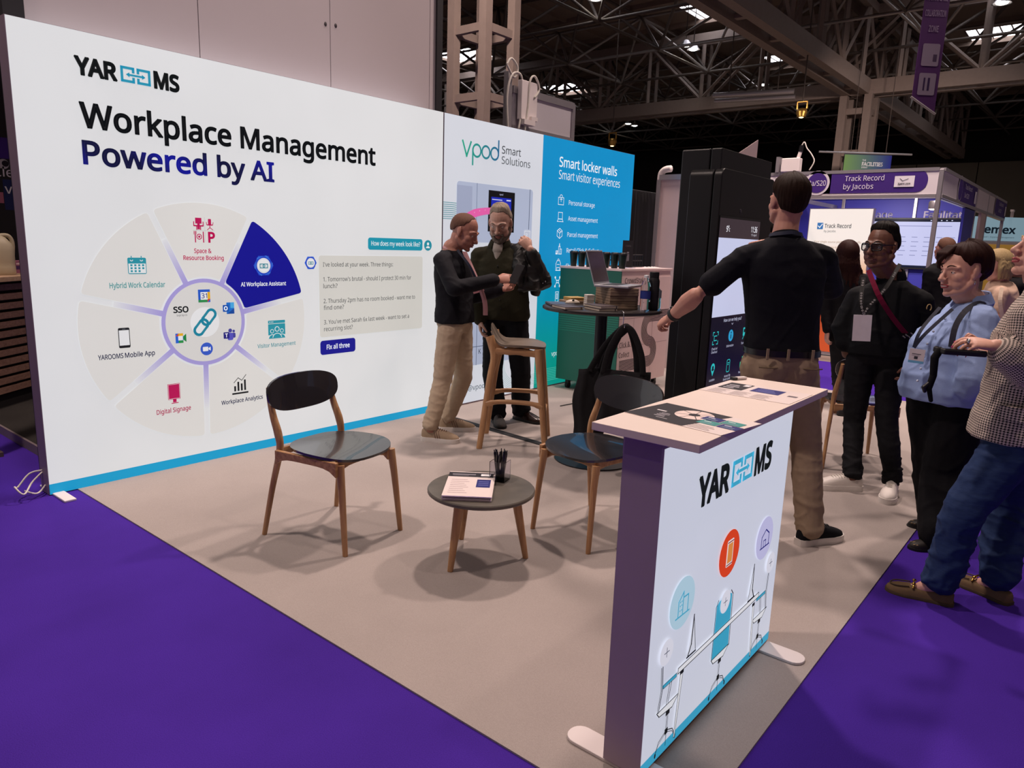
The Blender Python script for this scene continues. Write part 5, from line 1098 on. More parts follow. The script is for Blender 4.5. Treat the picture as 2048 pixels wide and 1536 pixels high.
# ================================================================ people: joints in metres
PD = {
'blazer': {'hc':(3.907,3.689,1.542),'neck':(3.863,3.775,1.413),'shR':(3.684,3.693,1.329),'shL':(4.007,3.867,1.345),'elR':(3.647,3.534,1.146),'wrR':(3.955,3.41,1.21),'elL':(4.063,3.688,1.069),'wrL':(4.07,3.458,1.136),'pelvis':(3.874,3.73,0.789),'knR':(3.764,3.754,0.441),'knL':(4.001,3.763,0.433),'tf':(0.322,-0.947,0.0),'hf':(0.333,-0.843,-0.422),'heR':(3.61,3.78,0.0),'toR':(3.74,3.544,0.0),'heL':(3.936,3.869,0.0),'toL':(4.089,3.704,0.0),'v_hR':(0.672,-0.73,0.125),'v_hL':(0.44,-0.859,0.262),'v_nR':(0.667,0.412,-0.621),'v_nL':(-0.525,-0.301,0.796),'p_phone':[(4.036,3.373,1.164),(4.126,3.359,1.308)],'p_badge':[(3.864,3.536,1.215),(3.884,3.512,1.113)],'p_lan':[(3.789,3.644,1.409),(3.814,3.551,1.307),(3.844,3.513,1.217)],'p_shirt':[(3.839,3.661,1.399),(3.863,3.554,1.2),(3.899,3.509,1.058),(3.92,3.515,0.948)],'p_tail':[(3.841,3.454,1.136)]},
'olive': {'hc':(4.421,3.787,1.623),'neck':(4.46,3.819,1.444),'shR':(4.37,3.961,1.363),'shL':(4.526,3.659,1.387),'elR':(4.331,3.96,1.08),'wrR':(4.301,3.871,0.855),'elL':(4.643,3.516,1.18),'wrL':(4.479,3.527,1.43),'pelvis':(4.491,3.765,0.792),'knR':(4.403,3.81,0.422),'knL':(4.535,3.617,0.434),'tf':(-0.886,-0.464,0.0),'hf':(-0.821,-0.387,-0.42),'heR':(4.502,3.876,0.0),'toR':(4.281,3.587,0.0),'heL':(4.641,3.748,0.0),'toL':(4.641,3.469,0.0),'v_hL':(-0.338,0.565,0.752),'v_nL':(0.692,0.566,-0.447),'v_hR':(-0.093,-0.209,-0.974),'v_nR':(0.638,-0.77,0.0),'p_jacket':[(4.516,3.703,1.542),(4.489,3.578,1.497),(4.55,3.504,1.347),(4.614,3.456,1.2),(4.581,3.592,1.113),(4.479,3.59,1.187),(4.484,3.537,1.345)]},
'polo': {'hc':(3.634,1.275,1.716),'neck':(3.615,1.266,1.555),'shL':(3.498,1.409,1.438),'shR':(3.764,1.115,1.451),'elL':(3.371,1.595,1.243),'wrL':(3.432,1.743,1.124),'elR':(3.982,1.133,1.3),'wrR':(4.007,1.419,1.51),'pelvis':(3.663,1.238,0.897),'knR':(3.758,1.091,0.473),'knL':(3.644,1.262,0.446),'tf':(0.774,0.633,0.0),'hf':(0.691,0.722,0.02),'heR':(3.63,1.038,0.0),'toR':(3.877,0.909,0.0),'heL':(3.487,1.204,0.0),'toL':(3.814,1.351,0.0),'v_hL':(0.26,0.855,-0.448),'v_nL':(0.527,-0.329,-0.784),'v_hR':(-0.46,0.875,0.153),'v_nR':(0.233,0.191,-0.954)},
'glasses': {'hc':(4.885,1.118,1.523),'neck':(4.973,1.059,1.337),'shR':(4.944,1.236,1.202),'shL':(4.979,0.877,1.206),'elR':(4.899,1.292,1.011),'wrR':(4.877,1.255,0.904),'elL':(5.049,0.824,1.007),'wrL':(4.892,0.857,0.851),'pelvis':(4.946,1.076,0.798),'knR':(4.919,1.157,0.406),'knL':(4.905,0.968,0.466),'tf':(-0.975,-0.221,0.0),'hf':(-0.937,0.346,-0.04),'heR':(4.798,1.039,0.0),'toR':(4.632,1.259,0.0),'heL':(5.043,0.889,0.0),'toL':(4.633,0.854,0.0),'v_hR':(0.418,-0.111,-0.902),'v_nR':(0.848,-0.529,0.0),'v_hL':(-0.301,0.206,-0.931),'v_nL':(-0.046,0.999,0.0),'p_lan':[(4.723,1.158,1.339),(4.649,1.138,1.208),(4.644,1.113,1.121)],'p_lan2':[(4.91,1.009,1.425),(4.748,1.034,1.286),(4.664,1.089,1.182),(4.644,1.113,1.121)],'p_badge':[(4.632,1.113,1.122),(4.647,1.109,0.965)],'p_strap':[(4.76,1.145,1.384),(4.691,1.056,1.242),(4.765,0.98,1.111),(4.87,0.916,1.011)],'p_buckle':[(4.855,0.919,1.012)],'p_logo':[(4.92,0.823,1.177)]},
'blueshirt': {'hc':(4.26,0.588,1.408),'neck':(4.329,0.535,1.251),'shL':(4.119,0.46,1.172),'shR':(4.435,0.61,1.164),'elL':(4.035,0.436,0.923),'wrL':(4.167,0.512,0.735),'elR':(4.428,0.666,0.889),'wrR':(4.277,0.756,0.875),'pelvis':(4.272,0.573,0.726),'knL':(4.246,0.526,0.357),'knR':(4.356,0.581,0.319),'tf':(-0.883,0.469,0.0),'hf':(-0.739,0.669,-0.081),'heL':(4.124,0.471,0.0),'toL':(4.003,0.598,0.0),'heR':(4.415,0.53,0.0),'toR':(4.337,0.671,0.0),'v_hL':(0.451,0.305,-0.838),'v_nL':(0.627,0.779,0.0),'v_hR':(-0.21,0.093,-0.973),'v_nR':(-0.319,-0.948,0.0),'p_lan':[(4.148,0.646,1.228),(4.053,0.699,1.116),(4.039,0.716,1.027)],'p_lan2':[(4.107,0.585,1.227),(4.022,0.673,1.101),(4.028,0.714,1.028)],'p_badge':[(4.007,0.692,1.025),(4.005,0.694,0.955)],'p_strap':[(4.467,0.429,1.166),(4.245,0.48,1.254),(4.072,0.518,1.234),(4.021,0.548,1.158),(4.04,0.557,1.058),(4.102,0.56,0.99)],'p_hem':[(4.125,0.753,0.766)]},
'houndstooth': {'hc':(3.604,0.22,1.517),'neck':(3.653,0.193,1.375),'shL':(3.42,0.224,1.271),'shR':(3.86,0.192,1.289),'elL':(3.401,0.216,1.065),'wrL':(3.336,0.311,1.144),'elR':(3.836,0.221,1.005),'wrR':(3.527,0.33,1.108),'pelvis':(3.613,0.226,0.731),'knL':(3.42,0.335,0.454),'knR':(3.757,0.223,0.416),'tf':(-0.251,0.968,0.0),'hf':(-0.471,0.854,0.222),'heL':(3.458,0.317,0.0),'toL':(3.425,0.578,0.0),'heR':(3.642,0.147,0.0),'toR':(3.749,0.364,0.0),'v_hL':(-0.549,0.826,0.125),'v_nL':(0.345,0.149,-0.927),'v_hR':(-0.549,0.836,0.0),'v_nR':(-0.245,-0.2,0.949),'p_dev':[(3.36,0.362,1.166),(3.272,0.469,1.171),(3.284,0.455,1.112)],'p_str':[(3.264,0.447,1.139),(3.257,0.456,1.059),(3.268,0.443,0.999)],'p_pocket':[(3.219,0.344,0.981),(3.281,0.237,0.97)]},
'longhair': {'hc':(7.309,1.961,1.464),'neck':(7.361,1.945,1.325),'shL':(7.226,2.062,1.217),'shR':(7.45,1.788,1.229),'elL':(7.223,2.067,0.942),'wrL':(7.194,2.023,0.757),'elR':(7.494,1.735,0.957),'wrR':(7.389,1.706,0.775),'pelvis':(7.381,1.874,0.662),'knL':(7.359,1.9,0.269),'knR':(7.457,1.78,0.274),'tf':(0.774,0.633,0.0),'hf':(0.835,0.55,0.0),'heL':(6.905,1.734,0.0),'toL':(7.19,1.822,0.0),'heR':(7.014,1.634,0.0),'toR':(7.32,1.703,0.0),'v_hL':(0.0,0.0,-1.0),'v_nL':(0.638,-0.77,0.0),'v_hR':(0.0,0.0,-1.0),'v_nR':(-0.638,0.77,0.0)},
'backman': {'hc':(8.91,1.424,1.554),'neck':(8.947,1.427,1.418),'shL':(8.829,1.524,1.308),'shR':(9.031,1.277,1.319),'elL':(8.837,1.514,1.069),'wrL':(8.988,1.487,0.876),'elR':(9.067,1.233,1.082),'wrR':(9.188,1.243,0.887),'pelvis':(8.98,1.339,0.781),'knL':(8.984,1.334,0.37),'knR':(9.06,1.242,0.374),'tf':(0.774,0.633,0.0),'hf':(0.706,0.708,0.0),'heL':(8.585,1.225,0.0),'toL':(8.893,1.286,0.0),'heR':(8.685,1.135,0.0),'toR':(9.017,1.176,0.0),'v_hL':(0.222,0.182,-0.958),'v_nL':(0.638,-0.77,0.0),'v_hR':(0.222,0.182,-0.958),'v_nR':(-0.638,0.77,0.0)},
'blonde': {'hc':(7.613,0.799,1.418),'neck':(7.681,0.763,1.293),'shL':(7.469,0.723,1.181),'shR':(7.835,0.78,1.164),'elL':(7.414,0.727,0.994),'wrL':(7.431,0.833,0.949),'elR':(7.847,0.829,0.924),'wrR':(7.685,0.869,0.93),'pelvis':(7.696,0.698,0.722),'knL':(7.62,0.664,0.373),'knR':(7.813,0.681,0.345),'tf':(-0.554,0.833,0.0),'hf':(-0.49,0.833,-0.257),'heL':(7.481,0.583,0.0),'toL':(7.452,0.658,0.0),'heR':(7.767,0.606,0.0),'toR':(7.741,0.68,0.0),'v_hL':(-0.638,0.77,0.0),'v_nL':(0.0,0.0,-1.0),'v_hR':(-0.638,0.77,0.0),'v_nR':(0.0,0.0,-1.0),'p_strap':[(7.397,0.716,1.238),(7.337,0.71,1.135),(7.356,0.687,1.031),(7.424,0.651,0.902)]},
'farman': {'hc':(9.146,0.82,1.433),'neck':(9.194,0.794,1.306),'shL':(9.061,0.734,1.209),'shR':(9.316,0.833,1.197),'elL':(9.118,0.696,0.963),'wrL':(9.105,0.712,0.781),'elR':(9.343,0.801,0.943),'wrR':(9.297,0.793,0.759),'pelvis':(9.236,0.71,0.682),'knL':(9.18,0.652,0.304),'knR':(9.368,0.675,0.279),'tf':(-0.79,0.614,0.0),'hf':(-0.549,0.829,-0.106),'heL':(8.645,0.554,0.0),'toL':(8.621,0.635,0.0),'heR':(8.878,0.583,0.0),'toR':(8.862,0.659,0.0),'v_hL':(0.0,0.0,-1.0),'v_nL':(-0.638,0.77,0.0),'v_hR':(0.0,0.0,-1.0),'v_nR':(-0.638,0.77,0.0)},
'darkwoman': {'hc':(6.517,2.456,1.625),'neck':(6.571,2.422,1.494),'shL':(6.607,2.267,1.394),'shR':(6.551,2.541,1.383),'elL':(6.689,2.246,1.135),'wrL':(6.542,2.268,0.981),'elR':(6.587,2.529,1.119),'wrR':(6.613,2.497,0.936),'pelvis':(6.609,2.343,0.812),'knL':(6.667,2.272,0.419),'knR':(6.606,2.347,0.416),'tf':(-0.964,-0.265,0.0),'hf':(-0.844,0.526,-0.105),'heL':(6.826,2.266,0.0),'toL':(6.509,2.176,0.0),'heR':(6.735,2.348,0.0),'toR':(6.413,2.265,0.0),'v_hL':(0.0,0.0,-1.0),'v_nL':(-0.638,0.77,0.0),'v_hR':(0.0,0.0,-1.0),'v_nR':(-0.638,0.77,0.0)},
}
# ---------------------------------------------------------------- people: body and clothing builders
def remesh(b, vox, it, fold=None, name='m'):
    """one continuous surface from overlapping shapes, relaxed, with cloth folds pushed in along the normals"""
    me = b.mesh(name, []); o = bpy.data.objects.new(name, me); COL.objects.link(o)
    r = o.modifiers.new('r', 'REMESH'); r.mode = 'VOXEL'; r.voxel_size = vox
    s = o.modifiers.new('s', 'SMOOTH'); s.factor = .5; s.iterations = it
    dg = bpy.context.evaluated_depsgraph_get(); out = bpy.data.meshes.new_from_object(o.evaluated_get(dg))
    bpy.data.objects.remove(o); bpy.data.meshes.remove(me)
    if fold:
        n = len(out.vertices); co = np.empty(n*3, 'f'); nr = np.empty(n*3, 'f')
        out.vertices.foreach_get('co', co); out.vertex_normals.foreach_get('vector', nr) if hasattr(out.vertex_normals, 'foreach_get') else out.vertices.foreach_get('normal', nr)
        co = co.reshape(-1, 3); nr = nr.reshape(-1, 3)
        d = np.array([fold(p) for p in co.tolist()], 'f'); co += nr*d[:, None]
        out.vertices.foreach_set('co', co.ravel()); out.update()
    return out
def folds(amp, sx=6, sz=13, ox=0.0, tilt=0.6, zlo=None):
    """thin raised creases running across the limb, over a soft swell"""
    def f(p):
        x, y, z = p; a = amp if zlo is None else amp*(.8+1.6*max(0, min(1, (zlo-z)/.12)))
        w = noise.noise((x*4+ox, y*4, z*3))*.6
        n = noise.noise((x*sx+ox+z*tilt*3, y*sx-z*tilt*2, z*sz+w)); m = noise.noise((x*sx*1.7-ox, y*sx*1.7+z*2, z*sz*1.5+4+w)); c = noise.noise((x*3.1, y*3.1+ox, z*3.3))
        return a*((1-min(1, abs(n)/.22))*.75+(1-min(1, abs(m)/.18))*.45+c*.9-.35)
    return f
def lerp(a, b, t): return a+(b-a)*t
class Sk: pass
def skeleton(d, lift=.06, flen=.27, z0=.006):
    k = Sk()
    for n, v in d.items():
        if isinstance(v, tuple): setattr(k, n, V(v))
    k.pelvis = k.pelvis+UP*lift; k.F = V(d['tf']); k.R = V(k.F.y, -k.F.x, 0)
    sr = (k.shR-k.shL); sr.normalize(); k.SR = sr
    for s in 'LR':
        he, to = getattr(k, 'he'+s), getattr(k, 'to'+s); fd = (to-he); fd.z = 0; fd.normalize(); to = V(to.x, to.y, z0)
        setattr(k, 'fd'+s, fd); setattr(k, 'to'+s, to); setattr(k, 'he'+s, to-fd*flen); setattr(k, 'an'+s, to-fd*(flen-.062)+UP*.085)
        setattr(k, 'hip'+s, k.pelvis+k.R*(.088 if s == 'R' else -.088)-UP*.05)
    hf = V(d['hf']).normalized(); x = hf.cross(UP).normalized(); u = x.cross(hf); k.HM = Matrix((x, hf, u)).transposed()
    k.org = V((k.toL.x+k.toR.x)/2-.1*k.F.x, (k.toL.y+k.toR.y)/2-.1*k.F.y, z0)
    return k
def torso_rings(k, prof, n=28, ex=2.5):
    """prof rows: t along pelvis(0)..neck(1), half width, front depth, back depth"""
    P0, P1 = k.pelvis, k.neck; R = []
    for t, w, f, bk_ in prof:
        c = lerp(P0, P1, t) if t >= 0 else P0+UP*(t*(P1-P0).length)
        q = max(0, min(1, (t-.3)/.5)); r = lerp(k.R, k.SR, q).normalized(); fr = V(-r.y, r.x, 0).normalized()
        ring = []
        for j in range(n):
            a = 2*math.pi*j/n; x = math.copysign(abs(math.cos(a))**(2/ex), math.cos(a)); y = math.copysign(abs(math.sin(a))**(2/ex), math.sin(a))
            ring.append(c+r*(x*w)+fr*(y*(f if y > 0 else bk_)))
        R.append(ring)
    return R
MAN = [(-.2, .165, .10, .115), (0, .172, .11, .125), (.22, .165, .115, .11), (.45, .168, .122, .11), (.66, .18, .125, .118), (.8, .178, .112, .112), (.9, .13, .09, .095), (.98, .075, .068, .07)]
def grow(p, g, ws=1, fs=1, bs=1): return [(t, w*ws+g, f*fs+g, b_*bs+g) for t, w, f, b_ in p]
def arms(b, k, g, cuff=1.0, r=(.047, .042, .034), sides='LR', sh=.05):
    for s in sides:
        S_, E_, W_ = getattr(k, 'sh'+s), getattr(k, 'el'+s), getattr(k, 'wr'+s)
        b.cap_tube(lerp(k.neck, S_, .25)-UP*.045, S_, sh+g, r[0]+g)
        if cuff <= 1: b.cap_tube(S_, lerp(S_, E_, cuff), r[0]+g, lerp(r[0], r[1], cuff)+g)
        else:
            b.cap_tube(S_, E_, r[0]+g, r[1]+g); b.cap_tube(E_, lerp(E_, W_, cuff-1), r[1]+g, lerp(r[1], r[2], cuff-1)+g)
def legs(b, k, g, hem=.94, r=(.088, .062, .05), flare=None):
    for s in 'LR':
        H_, K_, A_ = getattr(k, 'hip'+s), getattr(k, 'kn'+s), getattr(k, 'an'+s)
        b.cap_tube(H_, K_, r[0]+g, r[1]+g, 14); e = lerp(K_, A_, hem); R2 = (flare or r[2])+g
        b.chain([K_, lerp(K_, e, .35), e], [r[1]+g, r[1]*.97+g if not flare else lerp(r[1], flare, .4)+g, R2], 14)
        d = (e-K_).normalized(); b.tube([e-d*.05, e+d*.025], R2*.98, 16)
def hand(b, w, d, n, side, curl=(.5, .55, .6, .65), thumb=.6, s=1.0, spread=.12):
    """palm, four fingers of different length bent towards the palm side n, thumb off the side"""
    d = V(d).normalized(); n = V(n); n = (n-d*n.dot(d)).normalized(); x = d.cross(n)*(1 if side == 'R' else -1)   # x points to the thumb side
    R = []
    for t, hw, ht in ((-.02, .027, .021), (.01, .028, .018), (.035, .037, .018), (.065, .042, .0165), (.088, .040, .0135), (.097, .034, .009)):
        c = w+d*(t*s); R.append([c+x*(math.cos(a)*hw*s)+n*(math.sin(a)*ht*s) for a in [2*math.pi*j/14 for j in range(14)]])
    b.rings(R); tips = []
    for i, (off, L, r) in enumerate(((.031, .072, .0088), (.0105, .08, .009), (-.0105, .074, .0086), (-.031, .058, .0076))):
        p = w+d*(.086*s-abs(i-1)*.005*s)+x*(off*s); a = curl[i]*.55; dd = (d+x*((1.3-i)*spread*.6)).normalized(); P = [p-d*.012*s]
        P.append(p)
        for j, q in enumerate((.46, .31, .25)):
            P.append(P[-1]+(dd*math.cos(a)+n*math.sin(a))*(L*q*s)); a += curl[i]*(1.0 if j == 0 else .8)
        b.chain(P, [r*s*1.06, r*s*1.04, r*s, r*s*.93, r*s*.84], 9); tips.append((P[-1], (P[-1]-P[-2]).normalized(), r*s))
    p = w+d*(.022*s)+x*(.024*s)+n*(.006*s); a = thumb
    P = [p, p+(x*.62+d*.7+n*.25).normalized()*(.042*s)]; P.append(P[1]+(x*(.42-.5*a)+d*.85+n*(.25+.5*a)).normalized()*(.032*s)); P.append(P[2]+(x*(.2-.7*a)+d*.9+n*(.2+.5*a)).normalized()*(.026*s))
    b.chain(P, [.0145*s, .0115*s, .0102*s, .0085*s], 9); tips.append((P[-1], (P[-1]-P[-2]).normalized(), .0095*s))
    return tips
def head(b, c, M, s=1.0, fem=False, jaw=1.0, neckto=None, nr=.056):
    T = lambda x, y, z: c+M@V(x*s, y*s, z*s)
    e = lambda x, y, z, r, MM=None: b.ell(T(x, y, z), [q*s for q in r], M@MM if MM else M, 20, 14)
    e(0, -.014, .032, (.0745, .096, .088)); e(0, .018, .0, (.066, .072, .085)); e(0, .026, -.045, (.0535*jaw, .06, .062))
    for q in (-1, 1):
        b.chain([T(q*.058*jaw, -.004, -.05), T(q*.047*jaw, .035, -.082), T(0, .07, -.1)], [.019*s, .018*s, .017*s]); e(q*.041, .054, -.024, (.024, .028, .026))
        b.chain([T(q*.052, .064, .02), T(q*.03, .08, .026), T(q*.006, .087, .02)], [.009*s, .0105*s, .0095*s])
        b.ell(T(q*.0775, -.008, -.002), [.008*s, .019*s, .031*s], M@Matrix.Rotation(.15, 3, 'X')@Matrix.Rotation(q*-.3, 3, 'Z'), 14, 10); b.ell(T(q*.075, .002, -.024), [.008*s, .01*s, .013*s], M)
        b.ell(T(q*.0125, .1, -.032), [.0085*s, .01*s, .0075*s], M)
    for q in (-1, 1): e(q*.036*jaw, .042, -.052, (.027, .034, .034))
    e(0, .075, -.1, (.02*jaw, .016, .016)); e(0, .076, -.062, (.027, .018, .02))
    b.chain([T(0, .084, .016), T(0, .1, -.012), T(0, .112, -.03)], [.009*s, .0098*s, .0118*s]); b.cap_tube(T(0, .108, -.034), T(0, .094, -.046), .008*s, .006*s)
    b.chain([T(-.023, .083, -.062), T(-.008, .0925, -.0575), T(.008, .0925, -.0575), T(.023, .083, -.062)], [.0045*s, .0062*s, .0062*s, .0045*s]); b.chain([T(-.02, .083, -.066), T(0, .091, -.07), T(.02, .083, -.066)], [.0045*s, .0075*s, .0045*s])
    if neckto is not None: b.chain([T(0, -.02, -.045), T(0, -.012, -.1), neckto+UP*.01, neckto-UP*.06], [nr*s*1.02, nr*s, nr*s*1.06, nr*s*1.5], 16)
SKINS = {}
def skin(name, col):
    m = mat('skin '+name, col, .48, 0, .07, 26, .06); return m
M_eye = mat('eye white', '#d8d2cc', .25, 0, .02, 10); M_iris = mat('dark iris', '#2a1c14', .2, 0, .1, 60); 
def face(par, c, M, s, lipcol, browcol, gaze=(0, 1, -.1), lid=0, glasses=False):
    T = lambda x, y, z: c+M@V(x*s, y*s, z*s); g = V(gaze).normalized()
    for q in (-1, 1):
        e0 = T(q*.031, .0708, .001); b = B().ell(e0, [.0118*s]*3, M, 16, 12); eo = b.link('eye', M_eye, par, smooth=180)
        B().ell(e0+M@(g*(.0068*s)), [.0058*s]*3, M, 12, 8).link('iris', M_iris, eo, smooth=180)
        b = B().chain([T(q*.018, .0768, .004-lid*.5), T(q*.031, .0806, .0082-lid), T(q*.045, .0755, .003-lid*.6)], [.002*s, .003*s, .002*s], 8); b.link('eyelid', par.data.materials[0], par, smooth=180)
        b = B().tube(smooth_path([T(q*.014, .093, .025), T(q*.03, .088, .033), T(q*.05, .0725, .027)], 4), [.0024*s]+[.0034*s]*6+[.0024*s, .0016*s], 8, .7, M@V(0, 0, 1)); b.link('eyebrow', browcol, par, smooth=180)
    b = B().tube(smooth_path([T(-.024, .0845, -.0625), T(-.009, .0965, -.0575), T(0, .0965, -.059), T(.009, .0965, -.0575), T(.024, .0845, -.0625)], 3), [.002*s]+[.0048*s]*11+[.002*s], 8, .8)
    b.tube(smooth_path([T(-.021, .085, -.0655), T(0, .0965, -.0705), T(.021, .085, -.0655)], 4), [.002*s]+[.0056*s]*7+[.002*s], 8, .8); b.link('lips', lipcol, par, smooth=180)
def sm(x): x = max(0, min(1, x)); return x*x*(3-2*x)
def hair(par, c, M, s, m, line, th, seed=0, flow=1.0, nu=132, nv=80, name='hair', amp=.0022, c0=(0, -.013, .03), rad=(.0772, .0985, .0905), bump=None):
    """closed cap of hair over the skull. line: hairline elevation (deg) by azimuth from the face 0..180; th: (azimuth, elevation) -> thickness"""
    ks = sorted(line); rr = random.Random(seed); R = []
    def el0(az):
        for i in range(len(ks)-1):
            if ks[i] <= az <= ks[i+1]: return line[ks[i]]+(line[ks[i+1]]-line[ks[i]])*sm((az-ks[i])/(ks[i+1]-ks[i]))
        return line[ks[-1]]
    for i in range(nv+1):
        el = -88+176*i/nv; ring = []
        for j in range(nu):
            az = -180+360*j/nu; a, e = math.radians(az), math.radians(el)
            d = V(math.sin(a)*math.cos(e), math.cos(a)*math.cos(e), math.sin(e))
            rz = rad[2] if d.z > 0 else rad[2]*1.3; r = 1/math.sqrt((d.x/rad[0])**2+(d.y/rad[1])**2+(d.z/rz)**2)
            q_ = el-el0(abs(az)); h = sm((q_+2)/7); t = th(az, el)*(.18+.82*sm(q_/24))
            st = noise.noise((az*.16*flow+seed, el*.02, seed*.7))+.5*noise.noise((az*.42*flow, el*.035+seed, 2.0)); 
            ring.append(c+M@((V(c0)+d*(r+h*(t+amp*st*min(1, t/.008))-(1-h)*.016))*s))
        R.append(ring)
    return B().rings(R).link(name, m, par, smooth=180)
def hairmat(name, col, col2=None):
    m = mat('hair '+name, col, .62, 0, .4, 1, .3, (210, 210, 22), .12); return m
def shoe(par, k, s, L, up, sole, style='sneaker', lace=None, z0=.006):
    he, fd = getattr(k, 'he'+s), getattr(k, 'fd'+s); sd = V(fd.y, -fd.x, 0); q = L/.28
    W_ = ((0, .018), (.04, .03), (.14, .035), (.3, .034), (.48, .038), (.68, .047), (.84, .044), (.93, .034), (.985, .017), (1, .006))
    th = .034 if style == 'sneaker' else .014 if style == 'loafer' else .02
    hs = {'sneaker': (.082, .098, .104, .104, .094, .08, .064, .054, .045, .038), 'loafer': (.05, .058, .06, .055, .052, .05, .043, .036, .028, .02), 'derby': (.07, .082, .09, .092, .085, .068, .052, .043, .035, .026)}[style]
    P = lambda t, x, z: he+fd*(t*L)+sd*(x*q)+UP*(z-he.z+z0)
    R = []
    for (t, w_), h in zip(W_, hs):
        ring = []
        for j in range(16):
            a = math.pi*j/15; x = math.cos(a); y = math.sin(a); ring.append(P(t, w_*math.copysign(abs(x)**.75, x), th*.6+(h-th*.6)*abs(y)**.7))
        R.append(ring)
    u = B().rings(R).link('shoe', up, par, smooth=60, bevel=0)
    n = 36; out = []
    tt = [i/(n-1) for i in range(n)]
    def wid(t):
        for (t0, w0), (t1, w1) in zip(W_[:-1], W_[1:]):
            if t0 <= t <= t1: return w0+(w1-w0)*(t-t0)/(t1-t0)
        return .006
    L1 = [(t, wid(t)+.004) for t in tt]+[(t, -wid(t)-.004) for t in tt[::-1]]
    ext = lambda t: t*1.03-.015
    B().rings([[P(ext(t), x, 0) for t, x in L1], [P(ext(t), x*1.03, th*.5) for t, x in L1], [P(ext(t), x*.97, th) for t, x in L1]]).link('sole', sole, u, smooth=40)
    if lace:
        for i in range(5):
            t = .42+.055*i; h = hs[3]+(hs[6]-hs[3])*((t-.3)/(.84-.3)); B().tube(smooth_path([P(t, -.026, h-.008), P(t+.008, 0, h+.009), P(t, .026, h-.008)], 4), .0032, 6).link('lace', lace, u, smooth=180)
    return u
def ribbon(pts, w, th, nrm):
    """flat band along pts, its face towards nrm"""
    b = B(); pts = smooth_path(pts, 5); R = []
    for i, p in enumerate(pts):
        d = (pts[min(i+1, len(pts)-1)]-pts[max(i-1, 0)]).normalized(); n = V(nrm); n = (n-d*n.dot(d)).normalized(); x = d.cross(n)
        R.append([p+x*(w/2)+n*th/2, p-x*(w/2)+n*th/2, p-x*(w/2)-n*th/2, p+x*(w/2)-n*th/2])
    return b.rings(R)
def cloth(name, col, var=.12, scale=60, rough=.85, bump=.25, stretch=(1, 1, 1), sheen=0): return mat(name, col, rough, 0, var, scale, bump, stretch, .2, sheen=sheen)
CAM = V(0, 0, 1.476)
def toward(p): q = CAM-V(p); q.z = 0; return q.normalized()
def body(label, k, skincol, hs=1.0, fem=False, jaw=1.0, handsd=(), vox=.0046, it=3, sidearms='LR', legs_=True, fore=(.041, .046, .028), nr=.056):
    """the continuous body: trunk, limbs, hands, neck and head in one surface"""
    b = B(); g = -.022
    b.rings(torso_rings(k, [(t*.25 if t < 0 else t, w*.88, f*.8, q*.8) for t, w, f, q in MAN]))
    arms(b, k, -.012)
    for s in 'LR':
        E_, W_ = getattr(k, 'el'+s), getattr(k, 'wr'+s); b.chain([E_, lerp(E_, W_, .28), lerp(E_, W_, .7), W_], [fore[0], fore[1], lerp(fore[1], fore[2], .72), fore[2]], 14)
    head(b, k.hc, k.HM, hs, fem, jaw, k.neck, nr)
    tips = {}
    for s, kw in handsd: tips[s] = hand(b, getattr(k, 'wr'+s), getattr(k, 'v_h'+s), getattr(k, 'v_n'+s), s, **kw)
    if legs_:
        legs(b, k, -.018, 1.0, (.085, .058, .042))
        for s in 'LR': A_, t_ = getattr(k, 'an'+s), getattr(k, 'to'+s); b.chain([A_, lerp(A_, t_, .4)-UP*.014, lerp(A_, t_, .8)], [.036, .024, .012])
    me = remesh(b, vox, it, name='person'); me.materials.append(skincol)
    for v in me.vertices: v.co -= k.org
    o = put('person', me, None, k.org, 180); tag(o, label, 'person'); o['_o'] = tuple(k.org)
    return o, tips
def garment(par, name, b, m, vox=.009, it=4, fold=None):
    me = remesh(b, vox, it, fold, name); me.materials.append(m); og = V(par['_o'])
    for v in me.vertices: v.co -= og
    return put(name, me, par, par['_o'], 180)
def collar(par, k, m, r0=.066, r1=.078, h=.045, open_=40, z=.0, name='collar', tilt=.25, wide=1.0):
    """standing fold-over collar open at the front"""
    b = B(); R = []; F, Rt = k.F, k.R; c = k.neck+UP*(.005+z)
    for ang in range(open_//2, 361-open_//2, 10):
        a = math.radians(ang); d = F*math.cos(a)+Rt*math.sin(a)*wide; dip = .03*(.5+.5*math.cos(a)); lo = c-UP*(dip+.012); 
        R.append([lo+d*r1, lo+d*r0, c+d*(r0-.008)+UP*(h-dip), c+d*(r0-.002)+UP*(h-dip+.004), c+d*(r1+.006)+UP*(.2*h-dip)])
    b.rings(R); return b.link(name, m, par, smooth=40)
# ---------------------------------------------------------------- the people
SK_A = skin('ruddy', '#a87463'); SK_B = skin('pale', '#b48c7c'); SK_C = skin('light', '#c48f7c'); SK_D = skin('brown', '#6a4435'); SK_E = skin('rosy', '#cf9d8c'); SK_F = skin('fair', '#d3a08d')
LIPM = mat('lips natural', '#8f4f4a', .4, 0, .05, 40); LIPR = mat('lips rose', '#a1474c', .35, 0, .05, 40); LIPB = mat('lips brown', '#5f3630', .4, 0, .05, 40)
H_BRN = hairmat('brown', '#24160f'); H_GRY = hairmat('grey blond', '#8f8274'); H_BALD = hairmat('cropped brown', '#62463a'); H_BLK = hairmat('black', '#15110f'); H_DKR = hairmat('dark brown red', '#2a1512'); H_BLD = hairmat('blonde', '#a08a64'); H_BRD = hairmat('grey beard', '#665c54')
BEIGE = cloth('beige chino', '#b5a18a', .1, 40, .85, .25); BLACKD = cloth('black denim', '#17171a', .3, 30, .85, .3); NAVYB = cloth('midnight wool', '#15151b', .25, 60, .8, .25); OLIVE = cloth('olive overshirt', '#262418', .2, 50, .85, .3)
